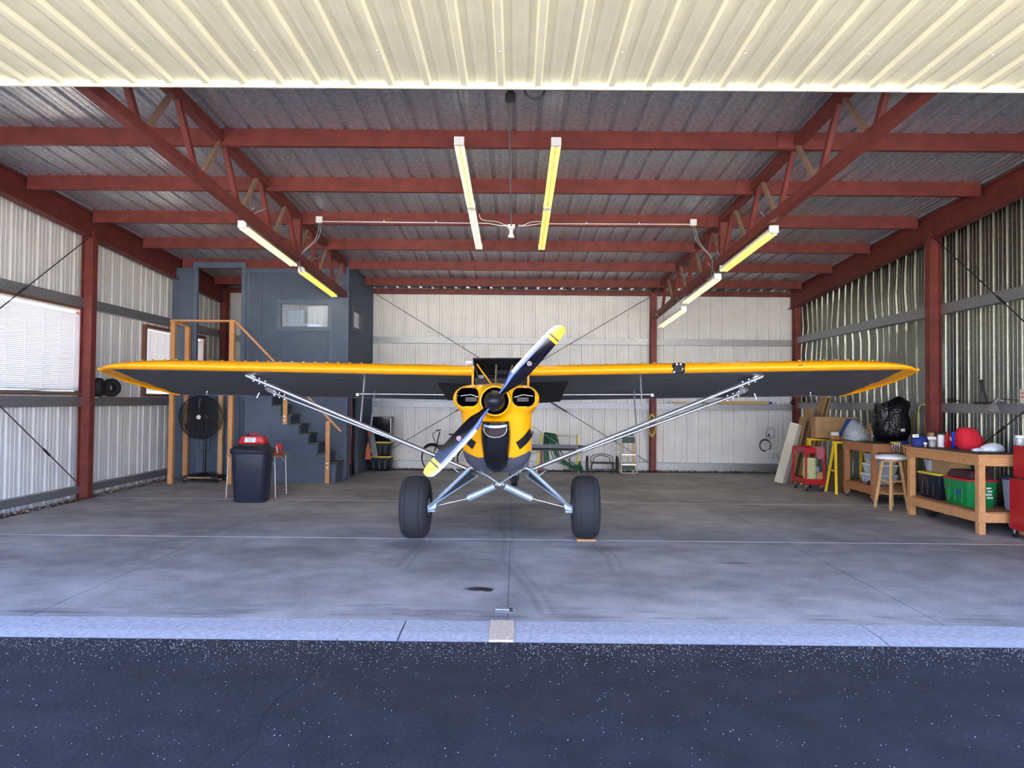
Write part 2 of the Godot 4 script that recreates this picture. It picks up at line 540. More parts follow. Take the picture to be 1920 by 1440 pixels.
# ---------------------------------------------------------------- ground
func ground() -> void:
	var base := noise(0.012, 5, 11).get_seamless_image(1024, 1024)
	base.resize(2048, 2048, Image.INTERPOLATE_BILINEAR)
	base.convert(Image.FORMAT_L8)
	var fine := noise(0.35, 2, 12).get_seamless_image(2048, 2048)
	fine.convert(Image.FORMAT_L8)
	var a := base.get_data()
	var b := fine.get_data()
	var out := PackedByteArray()
	out.resize(a.size())
	for i in a.size(): out[i] = clampi(46 + (a[i] >> 3) + (b[i] >> 3), 0, 255)
	for k in 42000:      # pale stones in the seal coat
		var x := rng.randi() % 2048
		var y := rng.randi() % 2048
		var g := 120 + rng.randi() % 110
		var s := 1 if rng.randf() < 0.86 else 2 if rng.randf() < 0.9 else 3
		for dy in s:
			for dx in s: out[((y + dy) & 2047) * 2048 + ((x + dx) & 2047)] = g
	var im := Image.create_from_data(2048, 2048, false, Image.FORMAT_L8, out)
	im.convert(Image.FORMAT_RGBA8)
	var m := mat("asphalt", Color8(122, 121, 132), 0.85)
	m.albedo_texture = ImageTexture.create_from_image(im)
	m.uv1_triplanar = true
	m.uv1_world_triplanar = true
	m.uv1_scale = Vector3(0.2, 0.2, 0.2)
	relief(m, noise(0.3, 2, 14), 0.3)
	var g := structure("ground", "dark blue-grey asphalt apron flecked with pale stones", "asphalt")
	part(g, "asphalt_surface", block(Vector3(120, 0.3, 75.2), 0.01), m, at(0, -0.165, 32.3))
	var lane := mat("bounce_concrete", Color8(176, 172, 164), 0.9)
	grain(lane, noise(0.02, 4, 18), 0.85, 1.0, Vector3(0.1, 0.1, 0.1), true)
	part(g, "bounce_lane", block(Vector3(120, 0.02, 66), 0.0), lane, at(0, -0.012, 35.5))  # unseen pale ground added behind the camera to bounce sun under the raised door
	var dirt := mat("bare_earth", Color8(150, 136, 114), 0.95)
	part(g, "bare_earth", block(Vector3(160, 0.3, 70), 0.0), dirt, at(0, -0.36, -40.3))
	# the tar patch and the crack that cross it
	var crack := mat("crack", Color8(22, 22, 26), 0.9)
	var pts := []
	for p in [[632, 1198], [600, 1240], [575, 1275], [520, 1310], [490, 1345], [478, 1390], [440, 1425], [425, 1445]]: pts.append(gp(p[0], p[1], -0.0165) + Vector3(rng.randf() * 0.01, 0, 0))
	var st := S()
	for i in pts.size() - 1:
		var p: Vector3 = pts[i]
		var q: Vector3 = pts[i + 1]
		add_box(st, (p + q) * 0.5, Vector3(0.006, 0.006, p.distance_to(q)), Basis.looking_at(q - p))
	part(g, "crack", done(st), crack)
	# pale concrete strip along the slab edge, in three lengths
	var strip := structure("kerb_strip", "pale concrete strip between the hangar floor and the asphalt", "concrete")
	var cm := mat("kerb_concrete", Color8(188, 189, 192), 0.85)
	grain(cm, noise(0.05, 4, 15), 0.8, 1.0, Vector3(0.7, 0.7, 0.7), true)
	relief(cm, noise(0.2, 3, 16), 0.3)
	var cuts := [-9.0, -0.86, 2.78, 9.0]
	for i in 3:
		var x0: float = cuts[i] + 0.006
		var x1: float = cuts[i + 1] - 0.006
		prism(strip, "strip_length", [Vector2(-5.285, -0.2), Vector2(-5.285, -0.018), Vector2(-5.45, -0.003), Vector2(-5.74, 0.0), Vector2(-5.74, -0.2)], x1 - x0, cm, Transform3D(Basis(Vector3(0, 0, 1), Vector3(0, 1, 0), Vector3(-1, 0, 0)), Vector3(x1, 0, 0)))
	var tan_patch := mat("patch_mortar", Color8(222, 200, 172), 0.85)
	grain(tan_patch, noise(0.05, 4, 17), 0.8, 1.0, Vector3(1, 1, 1), true)
	box(strip, "mortar_patch", Vector3(-0.09, -0.008, -5.515), Vector3(0.185, 0.03, 0.44), tan_patch, Vector3(1.6, 0, 0), 0.003)
	# loose pale grit, thickest along the kerb
	var mm := MultiMesh.new()
	mm.transform_format = MultiMesh.TRANSFORM_3D
	var peb := S()
	add_lathe(peb, [Vector2(0, -0.5), Vector2(0.42, -0.2), Vector2(0.5, 0.1), Vector2(0.25, 0.42), Vector2(0, 0.5)], 5, Transform3D(), false)
	mm.mesh = done(peb)
	mm.instance_count = 3800
	for i in 3800:
		var near := absf(rng.randfn(0.0, 0.22)) if rng.randf() < 0.75 else rng.randf() * 2.2
		var s := rng.randf_range(0.002, 0.0055)
		var p := Vector3(rng.randf_range(-4.6, 4.6), -0.015 + s * 0.3, -5.27 + near)
		mm.set_instance_transform(i, Transform3D(Basis.from_euler(Vector3(0, rng.randf() * TAU, 0)).scaled(Vector3(s * 1.5, s, s)), p))
	var grit := MultiMeshInstance3D.new()
	grit.name = "grit"
	grit.multimesh = mm
	grit.material_override = mat("grit", Color8(190, 186, 180), 0.8)
	add_child(grit)
	tag(grit, "loose pale grit scattered along the kerb strip", "gravel", "", "stuff")
	# chips and dead leaves in the gap under the white wall
	var lm := MultiMesh.new()
	lm.transform_format = MultiMesh.TRANSFORM_3D
	lm.use_colors = true
	lm.mesh = mm.mesh
	lm.instance_count = 1500
	var tones := [Color(0.16, 0.09, 0.05), Color(0.3, 0.25, 0.2), Color(0.42, 0.38, 0.33), Color(0.08, 0.06, 0.05), Color(0.34, 0.17, 0.06)]
	for i in 1500:
		var s := rng.randf_range(0.012, 0.05)
		var left := i < 950
		var p := Vector3(rng.randf_range(-7.66, -7.44), -0.03 + rng.randf() * 0.05, rng.randf_range(-15.3, -9.0)) if left else Vector3(rng.randf_range(-3.6, 7.0), 0.0 + rng.randf() * 0.02, rng.randf_range(-18.35, -17.9))
		lm.set_instance_transform(i, Transform3D(Basis.from_euler(Vector3(rng.randf(), rng.randf() * TAU, rng.randf())).scaled(Vector3(s * 1.3, s * 0.5, s)), p))
		lm.set_instance_color(i, tones[rng.randi() % 5])
	var litter := MultiMeshInstance3D.new()
	litter.name = "litter"
	litter.multimesh = lm
	var ltm := mat("litter", Color.WHITE, 0.9)
	ltm.vertex_color_use_as_albedo = true
	litter.material_override = ltm
	add_child(litter)
	tag(litter, "brown stone chips and dead leaves along the foot of the walls", "leaves", "", "stuff")


# ---------------------------------------------------------------- hangar floor, in poured slabs
func dab(o: PackedByteArray, x: float, z: float, rx: float, rz: float, by: float) -> void:    # darkens a soft-edged spot of the floor picture
	var cx := (x + 8.0) / 16.0 * 1024.0
	var cy := (z + 18.5) / 13.0 * 1024.0
	var ax := rx / 16.0 * 1024.0
	var ay := rz / 13.0 * 1024.0
	for j in range(maxi(0, int(cy - ay)), mini(1023, int(cy + ay) + 1)):
		for i in range(maxi(0, int(cx - ax)), mini(1023, int(cx + ax) + 1)):
			var d := Vector2((i - cx) / ax, (j - cy) / ay).length()
			if d < 1.0:
				var k := (j * 1024 + i) * 3
				var f := 1.0 - by * minf(1.0, (1.0 - d) * 2.0)
				for c in 3: o[k + c] = int(o[k + c] * f)

func slab_floor() -> void:
	var big := noise(0.006, 5, 41).get_image(1024, 1024)
	big.convert(Image.FORMAT_L8)
	var mid := noise(0.03, 4, 42).get_image(1024, 1024)
	mid.convert(Image.FORMAT_L8)
	var a := big.get_data()
	var b := mid.get_data()
	var o := PackedByteArray()
	o.resize(a.size() * 3)
	for i in a.size():
		var v := 158 + (a[i] - 128) * 0.2 + (b[i] - 128) * 0.14
		o[i * 3] = int(v * 1.0)
		o[i * 3 + 1] = int(v * 0.985)
		o[i * 3 + 2] = int(v * 0.965)
	# old stains, tyre tracks and an oil spot
	for s in [[-0.33, -6.72, 0.16, 0.09, 0.7], [-0.28, -6.72, 0.07, 0.05, 0.6], [-1.2, -8.7, 0.5, 0.35, 0.2], [0.95, -8.6, 0.4, 0.3, 0.14], [-2.6, -8.2, 1.0, 0.5, 0.14], [-3.0, -7.6, 0.8, 0.35, 0.12], [2.4, -7.9, 0.25, 0.05, 0.25], [-1.4, -10.6, 0.9, 0.5, 0.12], [0.3, -11.6, 1.3, 0.9, 0.12], [-2.2, -13.5, 1.5, 0.8, 0.1], [2.6, -15.0, 1.8, 0.8, 0.1], [5.6, -9.5, 0.5, 0.1, 0.15], [-5.4, -10.6, 0.7, 0.25, 0.1]]:
		dab(o, s[0], s[1], s[2], s[3], s[4])
	for t in [[[-0.35, -10.9], [-0.3, -10.2], [-0.14, -9.7], [-0.13, -9.1], [-0.14, -8.0], [0.02, -7.2], [0.16, -6.5], [0.22, -5.95]], [[0.95, -8.9], [1.05, -8.2], [1.02, -7.4]], [[-1.15, -8.95], [-1.22, -8.3], [-1.25, -7.5]]]:
		for i in t.size() - 1:
			for k in 24:
				var f := k / 24.0
				var x := lerpf(t[i][0], t[i + 1][0], f)
				var z := lerpf(t[i][1], t[i + 1][1], f)
				dab(o, x, z, 0.045, 0.05, 0.035)
				dab(o, x + 0.11, z, 0.03, 0.05, 0.025)
	for k in 260:     # scuffs
		dab(o, rng.randf_range(-6.5, 6.5), rng.randf_range(-14.0, -5.9), rng.randf_range(0.03, 0.25), rng.randf_range(0.015, 0.03), rng.randf_range(0.04, 0.14))
	for k in 90: dab(o, rng.randf_range(-7.0, 7.0), DOOR_Z - absf(rng.randfn(0.0, 0.12)), rng.randf_range(0.05, 0.4), 0.03, 0.1)   # rubbed edge at the door track
	var im := Image.create_from_data(1024, 1024, false, Image.FORMAT_RGB8, o)
	im.convert(Image.FORMAT_RGBA8)
	var m := mat("concrete", Color8(255, 255, 255), 0.62)
	m.albedo_texture = ImageTexture.create_from_image(im)
	m.detail_enabled = true
	m.detail_blend_mode = BaseMaterial3D.BLEND_MODE_MUL
	m.detail_uv_layer = BaseMaterial3D.DETAIL_UV_2
	m.detail_albedo = tex(noise(0.05, 5, 43), [Color(0.86, 0.86, 0.86), Color(1, 1, 1), Color(0.97, 0.97, 0.97)], 1024)
	var f := structure("floor", "grey concrete hangar floor in poured slabs with tyre marks", "floor")
	var base := mat("joint_dark", Color8(52, 50, 48), 0.9)
	box(f, "joint_base", Vector3(-0.2, -0.11, -12.12), Vector3(15.2, 0.16, 12.8), base, Vector3.ZERO, 0.0)
	var xs := [-7.4, -3.9, -0.05, 3.46, 7.2]
	var zs := [DOOR_Z + 0.11, -9.1, -12.48, -15.6, -17.88]
	var pale := mat("joint_filler", Color8(214, 212, 206), 0.8)
	for i in 4:
		for j in 4:
			var g := 0.0065
			var x0: float = xs[i] + (0.002 if i == 2 else g)
			var x1: float = xs[i + 1] - (0.002 if i == 1 else g)
			var z1: float = zs[j] - g
			var z0: float = zs[j + 1] + g
			var st := S()
			for q in [[Vector3(x0, 0, z1), Vector3(x1, 0, z1), Vector3(x1, 0, z0), Vector3(x0, 0, z0)], [Vector3(x0, -0.03, z1), Vector3(x1, -0.03, z1), Vector3(x1, 0, z1), Vector3(x0, 0, z1)], [Vector3(x0, -0.03, z0), Vector3(x0, -0.03, z1), Vector3(x0, 0, z1), Vector3(x0, 0, z0)], [Vector3(x1, -0.03, z1), Vector3(x1, -0.03, z0), Vector3(x1, 0, z0), Vector3(x1, 0, z1)], [Vector3(x1, -0.03, z0), Vector3(x0, -0.03, z0), Vector3(x0, 0, z0), Vector3(x1, 0, z0)]]:
				for k in [0, 2, 1, 0, 3, 2]:
					var p: Vector3 = q[k]
					st.set_uv(Vector2((p.x + 8.0) / 16.0, (p.z + 18.5) / 13.0))
					st.set_uv2(Vector2(p.x, p.z) * 0.45)
					st.add_vertex(p)
			part(f, "slab", done(st), m)
	for j in [1, 2]:
		box(f, "joint_filler", Vector3(-0.1, -0.0015, zs[j]), Vector3(14.5, 0.006, 0.012), pale, Vector3.ZERO, 0.0)
	# the steel floor latch at the threshold
	var la := thing("floor_latch", "small weathered steel slide latch set in the threshold", "latch", gp(947, 1147))
	box(la, "plate", Vector3(0, 0.004, 0), Vector3(0.17, 0.008, 0.06), M["girt"])
	tube(la, "bolt", [Vector3(-0.08, 0.016, 0), Vector3(0.08, 0.016, 0)], 0.011, M["girt"], 8)
	box(la, "keeper", Vector3(0.05, 0.016, 0), Vector3(0.03, 0.026, 0.05), M["dark_steel"])
	var an := thing("floor_anchor", "sunken tie-down ring in a dark stained patch of floor", "anchor", gp(915, 1107))
	lathe(an, "ring_plate", [Vector2(0.02, 0.0), Vector2(0.045, 0.0), Vector2(0.045, 0.005), Vector2(0.02, 0.005)], M["dark_steel"], Transform3D(), 16)


# ---------------------------------------------------------------- walls
func girt(parent: Node3D, a: Vector3, b: Vector3, h: float, d: float, m: Material, inward: Vector3) -> void:   # a C-shaped rail whose web faces into the hangar
	var z := (b - a).normalized()
	var x := -inward
	var y := z.cross(x)
	var low := a
	if y.y < 0.0:
		z = -z
		y = z.cross(x)
		low = b
	prism(parent, "girt", c_beam(d, h), a.distance_to(b), m, Transform3D(Basis(x, y, z), low))

func rod(parent: Node3D, called: String, a: Vector3, b: Vector3, r: float, m: Material) -> void:
	tube(parent, called, [a, b], r, m, 6)

func blinds(parent: Node3D, x: float, z0: float, z1: float, y0: float, y1: float, lift: float) -> void:
	# head rail, slats, ladder cords and bottom rail; z0 is the end near the door
	var n := int((y1 - y0 - 0.09) / 0.031)
	var mesh := block(Vector3(0.003, 0.037, absf(z1 - z0) - 0.06), 0.001)
	var zc := (z0 + z1) * 0.5
	box(parent, "head_rail", Vector3(x, y1 - 0.02, zc), Vector3(0.05, 0.035, absf(z1 - z0) - 0.01), M["blind"])
	for i in n:
		var y := y0 + lift + 0.035 + i * 0.031
		if y > y1 - 0.045: break
		part(parent, "slat", mesh, M["blind"], turned(Vector3(x, y, zc - 0.02), Vector3(0, 0, -32)))
	for k in 5: tube(parent, "ladder_cord", [Vector3(x + 0.016, y0 + lift + 0.02, lerpf(z0, z1, 0.1 + 0.2 * k)), Vector3(x + 0.016, y1 - 0.03, lerpf(z0, z1, 0.1 + 0.2 * k))], 0.003, M["white"], 4)
	tube(parent, "tilt_wand", [Vector3(x + 0.04, y1 - 0.04, lerpf(z0, z1, 0.06)), Vector3(x + 0.045, lerpf(y0, y1, 0.45), lerpf(z0, z1, 0.065))], 0.005, M["white"], 6)
	box(parent, "bottom_rail", Vector3(x, y0 + lift + 0.012, zc), Vector3(0.03, 0.02, absf(z1 - z0) - 0.03), M["blind"], Vector3(1.0, 0, 0))

func wall_window(called: String, label: String, z0: float, z1: float, y0: float, y1: float, lift: float) -> void:
	var w := structure(called, label, "window")
	var zc := (z0 + z1) * 0.5
	var dz := absf(z1 - z0)
	for y in [y0 - 0.03, y1 + 0.03]: box(w, "frame_rail", Vector3(WALL_L + 0.02, y, zc), Vector3(0.13, 0.06, dz + 0.12), M["window_wood"])
	for z in [z0 + 0.03, z1 - 0.03]: box(w, "frame_stile", Vector3(WALL_L + 0.02, (y0 + y1) * 0.5, z), Vector3(0.13, y1 - y0, 0.06), M["window_wood"])
	box(w, "pane", Vector3(WALL_L - 0.02, (y0 + y1) * 0.5, zc), Vector3(0.006, y1 - y0, dz), M["pane"], Vector3.ZERO, 0.0)
	blinds(w, WALL_L + 0.06, z0, z1, y0, y1, lift)

func walls() -> void:
	var up := Vector3.UP
	# ---- white wall with the windows; its sheets run from the back corner to the door
	var wl := structure("wall_left", "white ribbed steel wall with blinds over its windows", "wall")
	var face := Basis(Vector3(0, 0, 1), up, Vector3(-1, 0, 0))
	var win := [[-10.40, -12.44, 1.86, 3.3], [-14.66, -15.95, 1.85, 3.22], [-16.75, -17.35, 1.85, 3.22]]     # door end, back end, sill, head
	var z := WALL_B
	while z < DOOR_Z - 0.05:
		var ze := minf(z + 0.9144, DOOR_Z)
		var cuts := [z, ze]
		for q in win:
			for e in [q[0], q[1]]:
				if e > z + 0.02 and e < ze - 0.02: cuts.append(e)
		cuts.sort()
		for i in cuts.size() - 1:
			var c0: float = cuts[i]
			var c1: float = cuts[i + 1]
			var hole := []
			for q in win:
				if (c0 + c1) * 0.5 < q[0] and (c0 + c1) * 0.5 > q[1]: hole = q
			var spans := [[-0.1, -1.0]] if hole.is_empty() else [[-0.1, hole[2]], [hole[3], -1.0]]
			for s in spans:
				var ta: float = s[1] if s[1] > 0 else roof_y(c0) - 0.01
				var tb: float = s[1] if s[1] > 0 else roof_y(c1) - 0.01
				part(wl, "panel", sheet(c1 - c0, s[0], ta, tb), M["white_sheet"], Transform3D(face, Vector3(WALL_L, 0, c0)))
		z = ze
	for r in [[3.34, 0.17], [1.6, 0.17], [0.08, 0.13]]: girt(wl, Vector3(WALL_L + 0.12, r[0], DOOR_Z), Vector3(WALL_L + 0.12, r[0], WALL_B), r[1], 0.12, M["girt"], Vector3.RIGHT)
	wall_window("window_1", "large window with closed white blinds beside the steel column", win[0][0], win[0][1], win[0][2], win[0][3], 0.0)
	wall_window("window_2", "smaller window with half-lit blinds beside the loft landing", win[1][0], win[1][1], win[1][2], win[1][3], 0.06)
	wall_window("window_3", "narrow window with blinds seen through the loft doorway", win[2][0], win[2][1], win[2][2], win[2][3], 0.0)
	# ---- back wall
	var wb := structure("wall_back", "white ribbed steel wall behind the aeroplane", "wall")
	var x := WALL_R
	var back := Basis(Vector3(-1, 0, 0), up, Vector3(0, 0, -1))
	while x > WALL_L + 0.05:
		var w := minf(0.9144, x - WALL_L)
		part(wb, "panel", sheet(w, -0.1, 4.71, 4.71), M["white_sheet"], Transform3D(back, Vector3(x, 0, WALL_B)))
		x -= w
	girt(wb, Vector3(WALL_L, 3.24, WALL_B + 0.13), Vector3(WALL_R, 3.24, WALL_B + 0.13), 0.16, 0.13, M["girt"], Vector3.BACK)
	girt(wb, Vector3(WALL_L, 1.58, WALL_B + 0.13), Vector3(WALL_R, 1.58, WALL_B + 0.13), 0.15, 0.13, M["girt"], Vector3.BACK)
	girt(wb, Vector3(WALL_L, 0.0, WALL_B + 0.13), Vector3(WALL_R, 0.0, WALL_B + 0.13), 0.2, 0.13, M["girt"], Vector3.BACK)
	box(wb, "eave_beam", Vector3(-0.2, 4.58, WALL_B + 0.13), Vector3(14.6, 0.12, 0.14), M["red_steel"])
	# ---- bare galvanised wall, its far bay dented and wavy
	var wr := structure("wall_right", "bare galvanised ribbed steel wall with dented far panels", "wall")
	var dent := noise(0.35, 2, 61)
	var rf := Basis(Vector3(0, 0, -1), up, Vector3(1, 0, 0))
	z = DOOR_Z
	while z > WALL_B + 0.05:
		var w := minf(0.9144, z - WALL_B)
		var top0 := roof_y(z) - 0.01
		var top1 := roof_y(z - w) - 0.01
		if z < -11.8:
			var zz := z
			var bend := func(v: Vector3) -> Vector3:
				var s := sin(clampf(v.y / 4.6, 0, 1) * PI)
				return Vector3(dent.get_noise_2d(zz - v.x + 50.0, v.y * 0.9) * 0.13 * s, 0, dent.get_noise_2d(v.y * 1.3 + 9.0, (zz - v.x) * 1.2) * 0.11 * s)
			part(wr, "panel", sheet(w, -0.1, top0, top1, 14, bend), M["galvanised"], Transform3D(rf, Vector3(WALL_R, 0, z)))
		else:
			part(wr, "panel", sheet(w, -0.1, top0, top1), M["galvanised"], Transform3D(rf, Vector3(WALL_R, 0, z)))
		z -= w
	for r in [[3.3, 0.17], [1.64, 0.15], [0.06, 0.13]]: girt(wr, Vector3(WALL_R - 0.13, r[0], DOOR_Z), Vector3(WALL_R - 0.13, r[0], WALL_B), r[1], 0.13, M["girt"], Vector3.LEFT)
	# ---- strip above the door and the door jambs
	var wf := structure("wall_front", "white ribbed steel above and beside the open hangar door", "wall")
	box(wf, "header", Vector3(-0.2, 4.91, DOOR_Z - 0.06), Vector3(15.0, 0.94, 0.1), M["white_sheet"])
	box(wf, "jamb", Vector3(WALL_L + 0.12, 2.2, DOOR_Z - 0.06), Vector3(0.24, 4.4, 0.12), M["red_steel"])
	box(wf, "jamb", Vector3(WALL_R - 0.12, 2.2, DOOR_Z - 0.06), Vector3(0.24, 4.4, 0.12), M["red_steel"])
	# ---- columns
	var spots := [["wall_column", "red steel column between the two windows of the white wall", Vector3(-7.52, 0, -12.42), roof_y(-12.4) - 0.35, 90.0], ["wall_column", "red steel column on the galvanised wall behind the front workbench", Vector3(7.1, 0, -12.1), roof_y(-12.1) - 0.35, 90.0],
		["wall_column", "red steel column in the corner of the back and galvanised walls", Vector3(7.2, 0, -18.25), 4.6, 0.0], ["wall_column", "red steel column of the back wall with a yellow hose on it", Vector3(3.53, 0, -18.28), 4.6, 0.0], ["wall_column", "dark steel column inside the loft doorway", Vector3(-7.5, 0, -18.2), 4.6, 0.0]]
	for s in spots:
		var c := structure(s[0], s[1], "column", s[2])
		prism(c, "shaft", i_beam(0.15, 0.2), s[3], M["red_steel"], Transform3D(Basis.from_euler(Vector3(-PI / 2, deg_to_rad(s[4]), 0)), Vector3.ZERO))
		box(c, "base_plate", Vector3(0, 0.008, 0), Vector3(0.24, 0.016, 0.24), M["red_steel"])
	# ---- thin steel tie rods that brace the walls
	var rods := [["cross brace rod of the white wall above the large blinds", xp(165, 447, -7.5), xp(-40, 610, -7.5)], ["cross brace rod of the white wall below the large blinds", xp(-40, 722, -7.5), xp(142, 902, -7.5)],
		["cross brace rod of the galvanised wall above its upper rail", xp(1752, 447, 7.05), xp(1960, 640, 7.05)], ["cross brace rod of the galvanised wall behind the front workbench", xp(1752, 905, 7.05), xp(1960, 740, 7.05)],
		["cross brace rod of the back wall running down towards the yellow hose column", zp(706, 552, -18.2), zp(1224, 872, -18.2)], ["cross brace rod of the back wall running down towards the stacked totes", zp(1220, 556, -18.2), zp(690, 868, -18.2)]]
	for r in rods:
		var t := thing("brace_rod", r[0], "brace rod", r[1], 0.0, "", "structure")
		var v: Vector3 = r[2] - r[1]
		rod(t, "bar", Vector3.ZERO, v, 0.009, M["dark_steel"])
		rod(t, "turnbuckle", v * 0.62, v * 0.69, 0.019, M["dark_steel"])


# ---------------------------------------------------------------- roof
func roof() -> void:
	var c := structure("ceiling", "underside of the bare ribbed steel roof", "ceiling")
	var slope := atan(0.055)
	var y := Vector3(0, -sin(slope), -cos(slope))
	var up := Vector3(0, cos(slope), -sin(slope))
	var b := Basis(y.cross(up), y, up)
	var x := WALL_L - 0.1
	var zf := DOOR_Z + 0.1
	var n := 0
	while x < WALL_R:
		for s in [[0.0, 5.95, 0.0], [5.85, 12.85, 0.008]]:
			part(c, "panel", sheet(0.94, s[0], s[1], s[1]), M["roof_sheet"], Transform3D(b, Vector3(x, roof_y(zf) + s[2] + (0.004 if n % 2 else 0.0), zf)))
		x += 0.9144
		n += 1
	part(c, "leak_block", block(Vector3(15.6, 0.06, 12.8), 0.0), M["girt"], Transform3D(Basis(y.cross(up), up, -y), Vector3(-0.2, roof_y(-12.15) + 0.09, -12.15)))  # added unseen slab, stops sky light leaking through the sheet laps
	# purlins
	var where := ["foremost red roof purlin nearest the raised door", "second red roof purlin counted from the raised door", "third red roof purlin, carrying the white conduit", "fourth red roof purlin counted from the raised door", "fifth red roof purlin counted from the raised door", "sixth red roof purlin, last before the back wall"]
	for k in 6:
		var z := -8.95 - 1.67 * k
		var o := structure("roof_purlin", where[k], "beam", Vector3(-0.2, roof_y(z) - 0.235, z))
		for s in [[-7.2, TRUSS_L + 0.2], [TRUSS_L + 0.2, TRUSS_R + 0.2], [TRUSS_R + 0.2, 7.15]]:
			var st := S()
			add_prism(st, c_beam(0.07, 0.235, 0.008, 0.02), s[1] - s[0] - 0.02, Transform3D(Basis(Vector3(0, 0, -1), up, Vector3(1, 0, 0)), Vector3(s[0] + 0.01, 0, 0.03)))
			part(o, "length", done(st), M["red_steel"])
		for t in [TRUSS_L + 0.2, TRUSS_R + 0.2]:
			box(o, "clip_plate", Vector3(t - 0.14, 0.115, 0.036), Vector3(0.26, 0.2, 0.01), M["red_steel"])
			for q in [-0.07, 0.07]: part(o, "bolt", block(Vector3(0.018, 0.018, 0.012), 0.004), M["red_steel"], at(t + 0.3 + q * 3.0, 0.115, 0.036))
		for e in [-7.0, 6.95]: part(o, "bolt", block(Vector3(0.02, 0.02, 0.012), 0.004), M["red_steel"], at(e, 0.115, 0.036))
	# side rafters
	for s in [[-7.52, "red steel rafter along the top of the white wall"], [7.12, "red steel rafter along the top of the galvanised wall"]]:
		var o := structure("roof_rafter", s[1], "beam")
		var st := S()
		var pts := []
		for z in [DOOR_Z, WALL_B + 0.1]: pts.append([z, roof_y(z) - 0.05, lerpf(5.0, 4.2, (z - DOOR_Z) / (WALL_B - DOOR_Z))])
		for p in [[0.5, pts[0][1], pts[1][1], 0.016, 0.17], [0.5, pts[0][2], pts[1][2], 0.016, 0.17]]:
			add_box(st, Vector3(s[0], (p[1] + p[2]) * 0.5, (DOOR_Z + WALL_B + 0.1) * 0.5), Vector3(p[4], p[3], 12.56), Basis.from_euler(Vector3(-atan((p[1] - p[2]) / 12.55), 0, 0)))
		var e := 0.012
		quad_out(st, Vector3(s[0] + e, pts[0][2], pts[0][0]), Vector3(s[0] + e, pts[1][2], pts[1][0]), Vector3(s[0] + e, pts[1][1], pts[1][0]), Vector3(s[0] + e, pts[0][1], pts[0][0]), Vector3(s[0], 4.5, -12))
		quad_out(st, Vector3(s[0] - e, pts[0][2], pts[0][0]), Vector3(s[0] - e, pts[1][2], pts[1][0]), Vector3(s[0] - e, pts[1][1], pts[1][0]), Vector3(s[0] - e, pts[0][1], pts[0][0]), Vector3(s[0], 4.5, -12))
		part(o, "web_and_flanges", done(st), M["red_steel"])
	# trusses
	for t in [[TRUSS_L, "red steel roof truss over the loft stairs"], [TRUSS_R, "red steel roof truss over the workbench side"]]:
		var o := structure("roof_truss", t[1], "truss")
		var tx: float = t[0]
		var top := func(z: float) -> Vector3: return Vector3(tx, roof_y(z) - 0.13, z)
		var low := func(z: float) -> Vector3: return Vector3(tx, 4.49 + 0.046 * (z + 6.4), z)
		board(o, "top_chord", top.call(DOOR_Z - 0.1), top.call(WALL_B + 0.2), 0.12, 0.12, M["red_steel"])
		board(o, "bottom_chord", low.call(DOOR_Z - 0.1), low.call(WALL_B + 0.2), 0.12, 0.12, M["red_steel"])
		var z := -6.44
		while z > -17.6:
			if z < -6.6: board(o, "web", top.call(z), low.call(z + 0.6), 0.05, 0.06, M["web_tan"])
			board(o, "web", top.call(z - 0.06), low.call(z - 0.58), 0.06, 0.075, M["red_steel"])
			z -= 1.28
		board(o, "splice_post", top.call(-12.2), low.call(-12.2), 0.13, 0.14, M["red_steel"])


